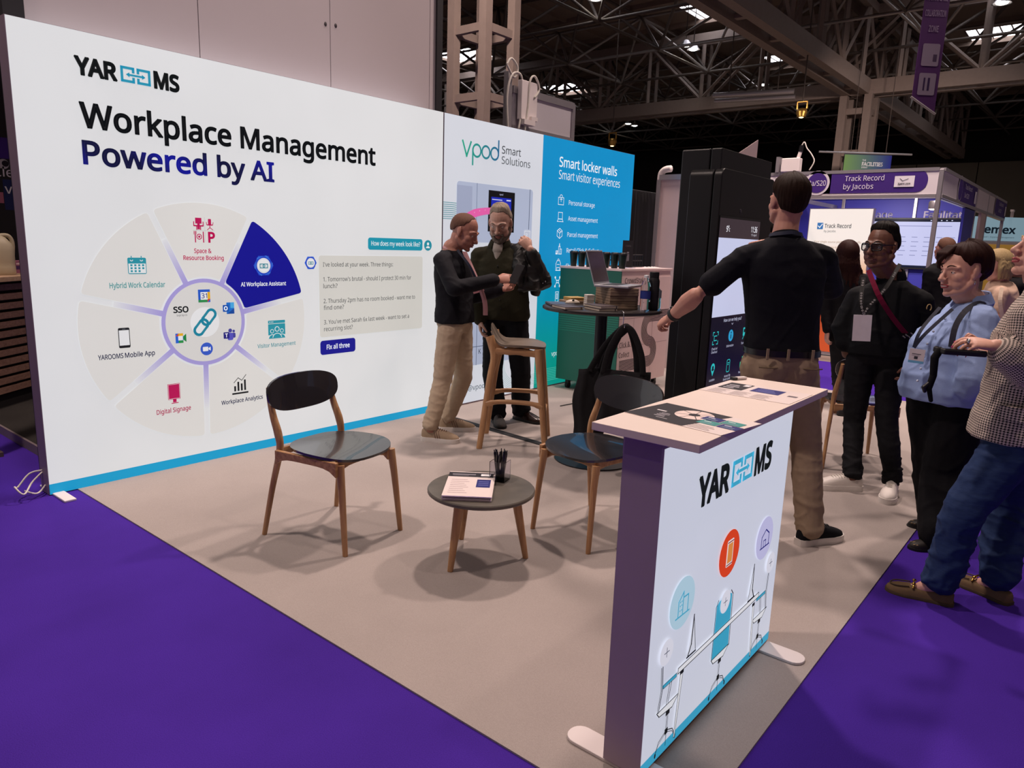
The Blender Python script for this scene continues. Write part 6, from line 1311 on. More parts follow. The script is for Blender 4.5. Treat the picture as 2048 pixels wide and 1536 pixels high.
RUB = mat('white rubber sole', '#d9d2cc', .5, 0, .05, 20); RUBB = mat('black rubber sole', '#151414', .6); LACEW = mat('white lace', '#cfc8bf', .7)
def waist_trousers(b, k, g=0, w=.16, f=.108, bk_=.12, top=.16, low=-.13):
    b.rings(torso_rings(k, [(low, w*.92, f*.8, bk_*.8), (-.04, w, f, bk_*1.04), (.06, w, f, bk_), (top, w*.97, f*.97, bk_*.95)]))
# ---- man in the dark blazer, holding out a phone
k = skeleton(PD['blazer'], .10, .285)
p, tips = body('person in dark blazer and beige chinos holding out a phone, facing right', k, SK_A, 1.06, handsd=(('R', dict(curl=(.75, .85, .9, .95), thumb=.5)), ('L', dict(curl=(.8, .9, 1, 1.05), thumb=.6))))
face(p, k.hc, k.HM, 1.06, LIPM, H_BALD, (0, 1, -.5), .004)
hair(p, k.hc, k.HM, 1.06, H_BALD, {0: 56, 40: 50, 62: 28, 80: 6, 100: -8, 130: -34, 180: -42}, lambda az, el: .004-.0035*sm((el-25)/35), 2, amp=.001, flow=2)
b = B(); waist_trousers(b, k, low=-.16); legs(b, k, .006, .9, (.09, .066, .05)); garment(p, 'trousers', b, BEIGE, fold=folds(.006, 6, 12, 1, zlo=.25))
b = B(); b.rings(torso_rings(k, [(-.02, .185, .125, .14), (.1, .182, .122, .135), (.3, .17, .122, .118), (.5, .174, .128, .12), (.68, .186, .13, .126), (.82, .178, .112, .118), (.92, .125, .09, .095), (.985, .078, .07, .074)])); arms(b, k, .014, 1.92, (.05, .044, .036), sh=.05); garment(p, 'blazer', b, NAVYB, fold=folds(.005, 5, 8, 3))
q = [V(*x) for x in PD['blazer']['p_shirt']]; nn = (k.F*.6+toward(k.neck)*.8).normalized()
b = B(); R = []
for i, c in enumerate(smooth_path(q, 5)):
    w_ = .024+.014*math.sin(math.pi*i/15); R.append([c+k.R*.0+k.F*.02-toward(c)*.03, c+toward(c)*w_*.6+k.F*.012, c+toward(c)*w_*.6+k.F*.03, c+k.F*.05])
b.rings(R); b.link('shirt_front', cloth('pink striped shirt', '#b98d8f', .1, 90, .8, .2, (8, 8, .5)), p, smooth=60)
collar(p, k, cloth('pink striped shirt', '#b98d8f'), .054, .061, .036, 50)
ribbon([V(*x) for x in PD['blazer']['p_lan']], .018, .003, toward(k.neck)).link('lanyard', mat('navy ribbon', '#1d2338', .6), p)
b0, b1 = [V(*x) for x in PD['blazer']['p_badge']]; ribbon([b0, b1], .085, .004, (toward(b0)+k.F*.6)).link('badge', mat('pink badge card', '#d79aa0', .5), p)
for s in 'LR': shoe(p, k, s, .285, cloth('sand suede', '#a08b74', .15, 50), RUB, 'sneaker', mat('sand lace', '#8a6f60', .7))
b = B()
for s in 'LR':
    he, fd = getattr(k, 'he'+s), getattr(k, 'fd'+s); sd = V(fd.y, -fd.x, 0)
    for i in range(3):
        t = .40+.06*i; c = he+fd*(t*.285)
        for q_ in (-1, 1): b.tube([c+sd*(q_*.043)+UP*.035, c+sd*(q_*.036)+UP*.06-fd*.008, c+sd*(q_*.027)+UP*.082-fd*.016], .0035, 6, .6)
b.link('shoe_stripes', mat('brown stripe', '#6b4f45', .6), p)
wb_ = V(*PD['blazer']['wrL']); B().tube([wb_-V(PD['blazer']['v_hL'])*.03, wb_-V(PD['blazer']['v_hL'])*.012], .034, 16).link('wristwatch', mat('steel watch', '#a5a4a6', .25, .9), p, smooth=40)
# phone
q0, q1 = [V(*x) for x in PD['blazer']['p_phone']]; c = (q0+q1)/2; ax = (q1-q0).normalized(); fx = -k.F*.45+toward(c)*.75+UP*.35; fx = (fx-ax*fx.dot(ax)).normalized(); sx_ = ax.cross(fx); Rm_ = Matrix((sx_, ax, fx)).transposed()
hl = k.wrR+V(PD['blazer']['v_hR'])*.115; c = hl+UP*.03+k.F*.03
t = thing('phone', 'black smartphone held out by the man in the dark blazer', 'phone', c); B().box(c, (.074, .155, .008), R=Rm_).link('phone_body', mat('phone edge', '#2a2a2d', .3, .5), t, bevel=.003); B().box(c+fx*.0043, (.068, .147, .001), R=Rm_).link('screen', mat('phone glass', '#050507', .1), t)
# ---- man in the olive overshirt
k = skeleton(PD['olive'], .10, .285)
p, tips = body('person in olive overshirt looking down, dark jacket over one shoulder', k, SK_B, 1.12, jaw=1.08, handsd=(('R', {}), ('L', dict(curl=(1.1, 1.2, 1.25, 1.3), thumb=.7))))
face(p, k.hc, k.HM, 1.12, LIPM, H_BRD, (0, 1, -.6), .005)
hair(p, k.hc, k.HM, 1.12, H_GRY, {0: 44, 35: 46, 62: 30, 82: 4, 100: -12, 130: -32, 180: -40}, lambda az, el: .004+.016*sm((el-25)/40), 5, flow=1.4, amp=.004)
b = B(); c = k.hc; M = k.HM; T = lambda x, y, z: c+M@V(x*1.12, y*1.12, z*1.12)
for q in (-1, 1): b.chain([T(q*.067, .0, -.03), T(q*.06, .03, -.066), T(q*.03, .066, -.098), T(0, .082, -.104)], [.014, .02, .022, .022], 10); b.chain([T(q*.032, .078, -.055), T(q*.03, .082, -.075), T(q*.018, .082, -.092)], [.009, .011, .013], 8); b.chain([T(0, .1, -.0485), T(q*.016, .098, -.05), T(q*.031, .086, -.058)], [.006, .0065, .006], 8)
garment(p, 'beard', b, H_BRD, .004, 3)
b = B(); waist_trousers(b, k); legs(b, k, .008, .98, (.094, .075, .07)); garment(p, 'trousers', b, cloth('near black trousers', '#131419', .25, 40), fold=folds(.005, 5, 10, 8, zlo=.25))
b = B(); b.rings(torso_rings(k, [(-.06, .19, .13, .14), (0, .2, .14, .15), (.2, .2, .145, .145), (.45, .2, .148, .14), (.66, .205, .14, .135), (.8, .195, .12, .125), (.91, .13, .095, .105), (.985, .085, .078, .085)])); arms(b, k, .016, 1.97, (.054, .048, .04), 'R', sh=.055); arms(b, k, .016, .45, (.05, .044, .04), 'L', sh=.055); garment(p, 'overshirt', b, OLIVE, fold=folds(.0055, 5, 7, 6))
collar(p, k, OLIVE, .075, .088, .055, 60, wide=1.05)
b = B(); b.chain([k.neck+k.F*.03+UP*.02, k.neck+k.F*.068-UP*.035, k.neck+k.F*.092-UP*.1], [.05, .044, .02], 14); b.link('undershirt', cloth('light grey tee', '#8e8680'), p, smooth=180)
b = B()
for i in range(6): c_ = lerp(k.pelvis, k.neck, .12+.12*i)+k.F*(.152-.004*abs(i-2)); b.ell(c_, (.006, .006, .006))
b.link('buttons', mat('dark button', '#0e0d0a', .4), p, smooth=180)
shoe(p, k, 'R', .285, cloth('grey suede shoe', '#5a5756', .2, 40), RUBB, 'derby', BLK); shoe(p, k, 'L', .29, mat('brown polished leather', '#2b1c18', .25, 0, .2, 20), RUBB, 'derby', BLK)
# jacket over his shoulder
LEA = mat('black leather', '#100f10', .5, 0, .3, 40, .3)
sL, eL, wL = k.shL, k.elL, k.wrL; t_ = toward(sL)
OUTW = -k.R
b = B(); b.chain([k.neck+OUTW*.07-UP*.005, sL+UP*.02, lerp(sL, eL, .5)+UP*.012, eL+OUTW*.012], [.035, .075, .076, .066]); b.chain([eL+OUTW*.012, eL+OUTW*.03-UP*.012], [.06, .03])
b.chain([eL, lerp(eL, wL, .4)+t_*.0, lerp(eL, wL, .88)], [.066, .06, .046]); b.chain([sL+t_*.03, sL+t_*.085-UP*.1, sL+t_*.09-UP*.22], [.06, .06, .04])
b.chain([eL+OUTW*.0-UP*.02, lerp(eL, sL, .5)-UP*.12+t_*.05, sL-UP*.28+t_*.07], [.055, .06, .04]); b.chain([lerp(sL, eL, .5)+t_*.05, lerp(sL, eL, .6)+t_*.07-UP*.1], [.06, .06])
b.chain([sL-t_*.05, sL-t_*.08-UP*.2, sL-t_*.08-UP*.4+OUTW*.0], [.05, .06, .05]); b.chain([lerp(sL, eL, .7)-t_*.05, eL-t_*.05-UP*.08-OUTW*.05], [.06, .05])
me = remesh(b, .008, 3, folds(.011, 7, 9, 2), 'jacket'); me.materials.append(LEA); org_ = sL
for v in me.vertices: v.co -= org_
j = tag(put('draped_jacket', me, None, org_, 180), 'black leather jacket draped over the shoulder of the man in olive', 'jacket')
b = B()
for i in range(5): b.ell(eL-k.R*(.02-.02*i)+t_*.066-UP*(.0+.012*i), (.006, .006, .006))
b.link('studs', mat('steel stud', '#b8b8ba', .2, 1), j)
BEIGE2 = cloth('brown beige chino', '#95816c', .1, 40, .85, .25)
# ---- man in the dark polo shirt, back view
k = skeleton(PD['polo'], .05, .285); k.hipL -= k.R*.01
p, tips = body('person in dark polo and beige trousers, back turned, pointing left', k, SK_C, 1.03, handsd=(('L', dict(curl=(.9, 1.05, 1.15, 1.2), thumb=.7)), ('R', dict(curl=(.15, .2, .3, .35), thumb=.3))), fore=(.043, .049, .03))
hair(p, k.hc, k.HM, 1.03, H_BRN, {0: 38, 40: 36, 65: 22, 82: 0, 100: -14, 125: -50, 180: -56}, lambda az, el: .006+.007*sm((el+20)/50)+.003*sm((abs(az)-120)/50), 11, amp=.0045, flow=2.4)
b = B(); waist_trousers(b, k, w=.175, f=.115, bk_=.135, top=.14); legs(b, k, .008, .98, (.098, .072, .06)); b.ell(k.pelvis-k.F*.07-k.R*.075-UP*.05, (.085, .085, .1)); b.ell(k.pelvis-k.F*.07+k.R*.075-UP*.05, (.085, .085, .1)); garment(p, 'trousers', b, BEIGE2, fold=folds(.005, 5, 10, 4, zlo=.3))
b = B(); b.rings(torso_rings(k, [(.03, .186, .122, .138), (.12, .182, .12, .13), (.3, .176, .12, .124), (.5, .19, .125, .13), (.68, .204, .128, .13), (.82, .19, .112, .118), (.92, .13, .095, .1), (.985, .082, .075, .08)])); arms(b, k, .014, .66, (.052, .056, .04), 'L', sh=.05); arms(b, k, .014, 1.05, (.052, .054, .04), 'R', sh=.05); garment(p, 'polo_shirt', b, cloth('midnight polo', '#14151c', .2, 70, .85, .2), fold=folds(.0055, 4, 5, 9, 1.3))
collar(p, k, cloth('midnight polo', '#14151c'), .063, .073, .03, 30, z=-.012)
ribbon([k.neck+(-k.F*math.cos(a)+k.R*math.sin(a))*.082+UP*(.012-.01*abs(a)) for a in (-1.4, -.9, -.45, 0, .45, .9, 1.4)], .018, .003, UP*.3-k.F).link('lanyard', mat('navy ribbon', '#1d2338'), p)
b = B(); rr_ = torso_rings(k, [(.035, .185, .125, .145), (.085, .185, .125, .145)]); b.rings(rr_); b.link('belt', mat('black leather belt', '#161214', .35), p, smooth=60)
b = B()
for x in (-.12, -.02, .1): c_ = lerp(k.pelvis, k.neck, .06)-k.F*(.152-.25*x*x)+k.R*x; b.box(c_, (.012, .008, .055), R=Matrix((k.R, k.F, UP)).transposed())
b.link('belt_loops', BEIGE2, p)
b = B()
for x in (-.1, .1): c_ = k.pelvis-k.F*.158+k.R*x-UP*.03; b.tube(smooth_path([c_-k.R*.055+k.F*.02, c_, c_+k.R*.055+k.F*.02], 4), .0035, 6)
b.link('pocket_welts', cloth('beige seam', '#6f5f4c'), p)
w_, d_ = k.wrL, (k.wrL-k.elL).normalized(); B().tube([w_-d_*.03, w_-d_*.008], .036, 20).link('wristband', BLKM, p, smooth=40); B().box(w_-d_*.019+UP*.03-k.R*.012, (.02, .024, .012), R=Matrix(frame(d_)).transposed()).link('tracker', BLK, p, bevel=.003)
for s in 'LR': shoe(p, k, s, .29, cloth('black canvas', '#121318', .25, 50), RUB, 'sneaker', BLK)
# ---- man with glasses in black
k = skeleton(PD['glasses'], .07, .28)
p, tips = body('person with dark glasses, black jacket and jeans, white sneakers and blank badge', k, SK_D, 1.1, jaw=1.08, handsd=(('R', {}), ('L', dict(curl=(.5, .6, .65, .7)))))
face(p, k.hc, k.HM, 1.1, LIPB, H_BLK, (.0, 1, -.1), .001)
hair(p, k.hc, k.HM, 1.1, H_BLK, {0: 42, 35: 43, 60: 30, 80: 2, 100: -12, 130: -30, 180: -40}, lambda az, el: .004+.017*sm((el-28)/30), 21, amp=.006, flow=2.0)
M = k.HM; T = lambda x, y, z: k.hc+M@V(x*1.1, y*1.1, z*1.1); b = B()
for q in (-1, 1):
    P = [T(q*.034+x, .104-abs(q*.034+x)*.28, z+.002) for x, z in rrect(.052, .038, .011, 4)]; b.tube(P+[P[0], P[1]], .0036, 6); b.tube(smooth_path([T(q*.06, .088, .012), T(q*.078, .05, .012), T(q*.082, .0, .01), T(q*.08, -.02, -.005)], 4), .0032, 6)
b.tube([T(-.009, .103, .006), T(0, .107, .009), T(.009, .103, .006)], .003, 6); go = b.link('glasses', mat('black glasses frame', '#0c0c10', .25, 0, .1, 30), p, smooth=180)
b = B()
for q in (-1, 1): b.rings([[T(q*.034+x, .103-abs(q*.034+x)*.28-dy, z+.002) for x, z in rrect(.05, .036, .01, 4)] for dy in (0, .001)])
b.link('lenses', mat('tinted lens', '#20242e', .05, 0, 0, 5, alpha=.22, spec=.6), go)
b = B(); waist_trousers(b, k, w=.172, f=.12, bk_=.13); legs(b, k, .006, .93, (.088, .06, .052), .056); garment(p, 'jeans', b, BLACKD, fold=folds(.006, 6, 15, 12, zlo=.28))
b = B()
for s in 'LR':
    A_ = getattr(k, 'an'+s); K_ = getattr(k, 'kn'+s); d_ = (A_-K_).normalized(); b.tube([A_-d_*.07, A_-d_*.03, A_+d_*.012], [.058, .063, .06], 18)
garment(p, 'jean_cuffs', b, BLACKD, fold=folds(.008, 9, 22, 2))
b = B(); b.rings(torso_rings(k, [(-.02, .188, .14, .138), (.1, .19, .148, .136), (.3, .19, .152, .13), (.5, .192, .145, .128), (.68, .196, .132, .126), (.82, .184, .112, .118), (.91, .135, .1, .105), (.985, .09, .08, .085)])); arms(b, k, .016, 1.9, (.055, .05, .04), sh=.052); garment(p, 'jacket', b, cloth('black cotton jacket', '#0f1013', .25, 60, .85, .25), fold=folds(.006, 5, 8, 14))
collar(p, k, cloth('black cotton jacket', '#0f1013'), .07, .08, .06, 50)
LAN = mat('black printed ribbon', '#0b0b0d', .5)
L1 = [V(*x) for x in PD['glasses']['p_lan']]; L2_ = [V(*x) for x in PD['glasses']['p_lan2']]
ln = ribbon(L1, .024, .003, toward(L1[1])).link('lanyard', LAN, p); ribbon(L2_, .022, .003, toward(L2_[1])).link('lanyard', LAN, p)
b = B()
for P in (L1, L2_):
    for i in range(4):
        t = .18+.22*i; P5 = smooth_path(P, 10); c_ = P5[int(t*(len(P5)-1))]; d_ = (P5[min(int(t*(len(P5)-1))+1, len(P5)-1)]-P5[int(t*(len(P5)-1))-1]).normalized(); n_ = toward(c_); x_ = d_.cross(n_).normalized()
        for s_ in (-.016, 0, .016): b.tube([c_+n_*.003+d_*(s_+.0045*math.cos(a))+x_*(.0045*math.sin(a)) for a in [j*math.pi/4 for j in range(9)]], .001, 4)
b.link('ribbon_letters', mat('white print', '#d8d4d2', .6), ln)
b0, b1 = [V(*x) for x in PD['glasses']['p_badge']]; bd = ribbon([b0, b1], .1, .004, toward(b0)).link('badge', mat('white badge', '#d6cdd2', .4), p); B().tube([b0+UP*.02, b0], .004, 6).link('badge_clip', CH, bd)
st = [V(*x) for x in PD['glasses']['p_strap']]; ribbon(st, .028, .004, toward(st[1])).link('strap', cloth('crimson strap', '#6b1230', .1, 80), p); bq = V(*PD['glasses']['p_buckle'][0]); b = B()
for dx, dz in ((0, 0), (.02, -.012), (-.015, -.01), (.03, .01), (.04, -.01)): b.tube([bq+rgt*dx+UP*dz+toward(bq)*.02, bq+rgt*(dx+.018)+UP*(dz-.012)+toward(bq)*.02], .005, 6)
b.link('buckle', CH, p); lg = V(*PD['glasses']['p_logo'][0])+toward(bq)*.03; B().tube([lg+rgt*(.014*math.cos(a))+UP*(.02*math.sin(a)) for a in [-.9+i*.5 for i in range(10)]], .003, 6).link('sleeve_emblem', mat('gold thread', '#a89060', .5), p)
w_, d_ = k.wrL, (k.wrL-k.elL).normalized(); B().tube([w_-d_*.01, w_+d_*.012], .036, 16).link('wristwatch', mat('steel watch', '#a5a4a6'), p, smooth=40)
for s in 'LR': shoe(p, k, s, .29, mat('white sneaker leather', '#ddd5ce', .45, 0, .04, 20), RUB, 'sneaker', LACEW)
# ---- woman in the blue shirt
k = skeleton(PD['blueshirt'], .08, .235, 0.0)
p, tips = body('person in blue shirt with short dark hair and name badge, smiling left', k, SK_E, 1.06, True, handsd=(('L', dict(curl=(.4, .45, .5, .55), s=.92)), ('R', dict(curl=(.5, .5, .6, .6), s=.92))), fore=(.046, .05, .028))
face(p, k.hc, k.HM, 1.06, LIPR, H_DKR, (-.05, 1, -.05), .001)
M = k.HM; T = lambda x, y, z: k.hc+M@V(x*1.06, y*1.06, z*1.06)
B().chain([T(-.016, .093, -.063), T(0, .0985, -.0635), T(.016, .093, -.063)], [.003, .0042, .003], 8).link('teeth', mat('teeth', '#e8e0d8', .3), p, smooth=180)
hair(p, k.hc, k.HM, 1.06, H_DKR, {0: 34, 30: 30, 52: 10, 66: -4, 80: 6, 100: 4, 116: -30, 180: -52}, lambda az, el: .011+.008*sm((el+5)/40)+.014*sm((abs(az)-95)/50), 31, amp=.0035, flow=1.2)
b = B()
for i in range(9):
    a = -.5+.12*i; b.chain([T(.02+.05*a, .05, .115), T(.03+.06*a, .085+.0*i, .085), T(.045+.035*i*.18, .09-.005*i, .052-.004*i), T(.062+.012*i*.2, .072-.008*i, .012-.002*i)], [.012, .012, .009, .003], 7)
garment(p, 'fringe', b, H_DKR, .004, 2)
b = B(); b.chain([T(-.076, -.004, -.045), T(-.076, -.004, -.053)], [.004, .004], 8).chain([T(.076, -.004, -.045), T(.076, -.004, -.053)], [.004, .004], 8); b.link('earrings', CH, p, smooth=180)
BLUE = cloth('blue chambray', '#93a9d6', .07, 120, .8, .2, (1, 1, 6))
b = B(); waist_trousers(b, k, w=.19, f=.15, bk_=.165); legs(b, k, .01, 1.0, (.115, .105, .1), .118); garment(p, 'trousers', b, cloth('black wide trousers', '#0c0c10', .3, 50), fold=folds(.009, 4, 4, 17))
b = B(); b.rings(torso_rings(k, [(-.12, .212, .20, .19), (0, .22, .215, .195), (.18, .217, .22, .175), (.38, .208, .212, .152), (.55, .212, .22, .148), (.7, .205, .175, .14), (.83, .185, .125, .125), (.92, .125, .095, .105), (.985, .085, .08, .085)])); arms(b, k, .016, 1.28, (.064, .064, .05), sh=.058)
E2 = lerp(k.elL, k.wrL, .22); b.cap_tube(lerp(k.elL, k.wrL, .12), lerp(k.elL, k.wrL, .3), .072, .068); garment(p, 'shirt', b, BLUE, .008, 3, folds(.008, 5, 8, 23, .9))
collar(p, k, BLUE, .076, .092, .055, 70)
b = B()
for i in range(6): t = .12+.14*i; c_ = lerp(k.pelvis, k.neck, t)+k.F*(.245-.02*(i > 3)-.06*max(0, i-4)); b.ell(c_, (.006, .006, .006))
b.link('buttons', mat('pale button', '#c3cde2', .4), p, smooth=180)
for n_, P in (('lanyard', PD['blueshirt']['p_lan']), ('lanyard', PD['blueshirt']['p_lan2'])): ribbon([V(*x) for x in P], .016, .003, toward(k.neck)+k.F).link(n_, mat('navy ribbon', '#1d2338'), p)
b0, b1 = [V(*x) for x in PD['blueshirt']['p_badge']]; nb_ = toward(b0)+k.F*.3; bd = ribbon([b0, b1], .068, .004, nb_).link('badge', mat('white badge', '#d6cdd2'), p)
nb_.normalize(); up_ = (b0-b1).normalized(); nb_ = (nb_-up_*nb_.dot(up_)).normalized(); rx_ = up_.cross(nb_); A = Art(b1-rx_*.034+nb_*.002, rx_, up_, .0003, .0006); L_ = (b0-b1).length
A.rect(.0, 0, .068, .012, '#6fb0d8'); A.rect(.024, .02, .04, .034, '#3a3a44'); A.rect(.012, L_*.62, .052, L_*.67, '#55555e'); A.rect(.012, L_*.52, .046, L_*.55, '#8a8a92'); A.link('badge_print', M_flat, bd)
ribbon([V(*x) for x in PD['blueshirt']['p_strap']], .026, .006, toward(k.shL)).link('backpack_strap', cloth('grey strap', '#4b4d55', .1, 70), p)
for s in 'LR':
    u = shoe(p, k, s, .24, mat('leopard fabric', '#1a1512', .6, 0, .3, 30), RUBB, 'loafer', z0=.0); b = B(); he, fd = getattr(k, 'he'+s), getattr(k, 'fd'+s); sd = V(fd.y, -fd.x, 0); rr = random.Random(4)
    for i in range(26): t = rr.uniform(.5, .95); x = rr.uniform(-.03, .03); b.ell(he+fd*(.24*t)+sd*x+UP*(.053-.042*(t-.5)-9*x*x), (.006, .004, .003), Matrix.Rotation(rr.uniform(0, 3), 3, 'Z'), 8, 6)
    b.link('spots', mat('tan spot', '#8a7350', .6), u)
# ---- woman in the houndstooth blazer, cut by the frame
def houndstooth():
    m = bpy.data.materials.new('houndstooth wool'); m.use_nodes = True; t = m.node_tree; N = t.nodes; L = t.links; p_ = N['Principled BSDF']
    at = N.new('ShaderNodeAttribute'); at.attribute_name = 'weave'; sp = N.new('ShaderNodeSeparateXYZ'); L.new(at.outputs['Vector'], sp.inputs[0])
    def mth(op, a, b_=None):
        n = N.new('ShaderNodeMath'); n.operation = op
        for i, q in enumerate((a, b_)):
            if q is None: continue
            if isinstance(q, (int, float)): n.inputs[i].default_value = q
            else: L.new(q, n.inputs[i])
        return n.outputs[0]
    S_ = 100.0; u = mth('MULTIPLY', sp.outputs[0], S_); v = mth('MULTIPLY', sp.outputs[1], S_)
    fu = mth('FRACT', u); fv = mth('FRACT', v); a = mth('GREATER_THAN', fu, .5); b_ = mth('GREATER_THAN', fv, .5); dg = mth('GREATER_THAN', mth('FRACT', mth('MULTIPLY', mth('ADD', u, v), 2.0)), .5)
    both = mth('MULTIPLY', a, b_); eith = mth('MULTIPLY', mth('MAXIMUM', a, b_), dg); k_ = mth('MAXIMUM', both, eith)
    mx = N.new('ShaderNodeMix'); mx.data_type = 'RGBA'; L.new(k_, mx.inputs[0]); mx.inputs[6].default_value = (*lin('#d6c6ba'), 1); mx.inputs[7].default_value = (*lin('#1b191d'), 1); L.new(mx.outputs[2], p_.inputs['Base Color']); p_.inputs['Roughness'].default_value = .85; p_.inputs['Specular IOR Level'].default_value = .2
    return m
def weave(o, k):
    """cloth coordinates: girth and length along the nearest of trunk and sleeves"""
    segs = [(k.pelvis-UP*.2, k.neck, .17, 1.0)]+[(getattr(k, a+s), getattr(k, c+s), .07, 2.3) for s in 'LR' for a, c in (('sh', 'el'), ('el', 'wr'))]
    og = V(o['_o']); at = o.data.attributes.new('weave', 'FLOAT_VECTOR', 'POINT'); out = []
    for v in o.data.vertices:
        p = v.co+og; best = None
        for a, c, r, wt in segs:
            d = c-a; L = d.length; d = d/L; t = max(0, min(L, (p-a).dot(d))); q = p-a-d*t; e = q.length*wt
            if best is None or e < best[0]: best = (e, a, d, r, q, (p-a).dot(d))
        e, a, d, r, q, t = best; back = V(.774, .633, 0); x = (back-d*back.dot(d)).normalized(); y = d.cross(x); out += [math.atan2(q.dot(y), -q.dot(x))*r, t, 0]
    at.data.foreach_set('vector', out)
HT = houndstooth(); DEN = cloth('blue denim', '#26375c', .28, 30, .8, .3, (1, 1, 3))
k = skeleton(PD['houndstooth'], .07, .255, 0.0); k.shL = k.shL-UP*.02
p, tips = body('person in houndstooth blazer and blue jeans at the right edge, gold bit loafers', k, SK_F, 1.04, True, handsd=(('L', dict(curl=(.55, .6, .65, .7), thumb=.25, s=.98)), ('R', dict(curl=(.8, .9, .9, 1), s=.95))), vox=.0042)
face(p, k.hc, k.HM, 1.04, LIPR, H_BLD, (0, 1, 0), 0)
hair(p, k.hc, k.HM, 1.04, H_BLD, {0: 36, 40: 30, 60: 8, 80: -30, 120: -58, 180: -62}, lambda az, el: .012+.02*sm((el+20)/50)+.012*sm((abs(az)-80)/50), 41, amp=.005)
b = B()
for i in range(16):
    a = -1.6+.21*i; d_ = -k.F*math.cos(a)*.09+k.R*math.sin(a)*.1; b.chain([k.hc+d_*1.0, k.hc+d_*1.15-UP*.14, k.neck+d_*1.35-UP*.06, k.neck+d_*1.3-UP*.17], [.018, .022, .018, .006], 8)
garment(p, 'hair_length', b, H_BLD, .006, 2, folds(.003, 40, 4, 3))
b = B(); waist_trousers(b, k, w=.178, f=.12, bk_=.14); legs(b, k, .008, .9, (.1, .074, .07), .076); garment(p, 'jeans', b, DEN, fold=folds(.006, 6, 10, 27, zlo=.5))
b = B(); b.rings(torso_rings(k, [(-.1, .205, .165, .18), (.04, .205, .16, .178), (.2, .195, .15, .155), (.42, .19, .152, .145), (.6, .2, .16, .145), (.75, .198, .135, .135), (.86, .18, .11, .12), (.93, .125, .09, .1), (.985, .085, .078, .085)])); arms(b, k, .016, 1.62, (.06, .058, .048), sh=.055); weave(garment(p, 'blazer', b, HT, fold=folds(.0055, 5, 8, 29)), k)
pc = lerp(k.pelvis, k.neck, .13); pk = [pc-k.R*(math.cos(math.radians(q))*.214)+k.F*(math.sin(math.radians(q))*.172)-UP*(.01 if q < 0 else 0) for q in (-22, -8, 6, 20, 34)]
weave(ribbon(pk, .055, .012, -k.R).link('pocket_flap', HT, p), k)
NAIL = mat('magenta nail varnish', '#a3145e', .2, 0, .05, 40, coat=.5); b = B()
for tp, dd, r in tips['L']: 
    n_ = -V(PD['houndstooth']['v_nL']).normalized(); b.ell(tp+dd*r*.7+n_*r*.4, (r*.85, r*1.5, r*.5), Matrix((dd.cross(n_).normalized(), dd, n_)).transposed(), 10, 8)
b.link('nails', NAIL, p, smooth=180)
w_, d_ = k.wrL, (k.wrL-k.elL).normalized(); B().tube([w_-d_*.035, w_-d_*.008], [.0335, .032], 20).link('watch_band', mat('pale pink band', '#dcbcae', .5), p, smooth=40)
h_ = V(PD['houndstooth']['v_hL']).normalized(); B().tube([w_+h_*.108-d_.cross(UP)*.012, w_+h_*.114-d_.cross(UP)*.012], .0115, 12).link('ring', CH, p, smooth=180)
for s in 'LR':
    u = shoe(p, k, s, .26, mat('khaki suede', '#6f583c', .8, 0, .12, 60, .1), mat('khaki sole', '#4d3c28', .7), 'loafer', z0=0.0); he, fd = getattr(k, 'he'+s), getattr(k, 'fd'+s); sd = V(fd.y, -fd.x, 0); c_ = he+fd*.155
    B().tube(smooth_path([c_-sd*.036+UP*.045, c_-sd*.018+UP*.064, c_+UP*.068, c_+sd*.018+UP*.064, c_+sd*.036+UP*.045], 4), .0042, 8).ell(c_-sd*.02+UP*.064, (.009, .009, .006)).ell(c_+sd*.02+UP*.064, (.009, .009, .006)).link('gold_bit', mat('gold metal', '#b48f4a', .25, 1, .05, 20), u, smooth=180)
    b = B().tube(smooth_path([he+fd*.17-sd*.03+UP*.05, he+fd*.225-sd*.03+UP*.043, he+fd*.247+UP*.038, he+fd*.225+sd*.03+UP*.043, he+fd*.17+sd*.03+UP*.05], 5), .0028, 6); b.link('apron_seam', mat('khaki sole', '#4d3c28'), u, smooth=180)
# black device with a dangling strap in her hand
q = [V(*x) for x in PD['houndstooth']['p_dev']]; c = (q[0]+q[1])/2; ax = (q[1]-q[0]).normalized(); t = thing('handheld_gimbal', 'black handheld device with dangling strap held by the woman in houndstooth', 'device', c)
nz_ = UP-ax*ax.z; nz_.normalize(); Rg = Matrix((ax, nz_.cross(ax), nz_)).transposed(); c = k.wrL+h_*.13-UP*.045; B().box(c, (.17, .08, .022), R=Rg).link('device_body', BLKM, t, bevel=.006); B().box(c+nz_*.0115, (.16, .072, .002), R=Rg).link('screen', mat('phone glass', '#050507'), t)
B().chain([c+ax*.08, c+ax*.095-UP*.03, c+ax*.09-UP*.1, c+ax*.1-UP*.15], [.014, .015, .013, .012], 10).chain([c+ax*.1-UP*.15, c+ax*.085-UP*.2], [.01, .008], 8).link('strap', cloth('black webbing', '#101012'), t, smooth=180); B().chain([c+ax*.1-UP*.13, c+ax*.12-UP*.15, c+ax*.115-UP*.165], [.008, .009, .007], 8).link('strap_buckle', BLK, t, smooth=180)
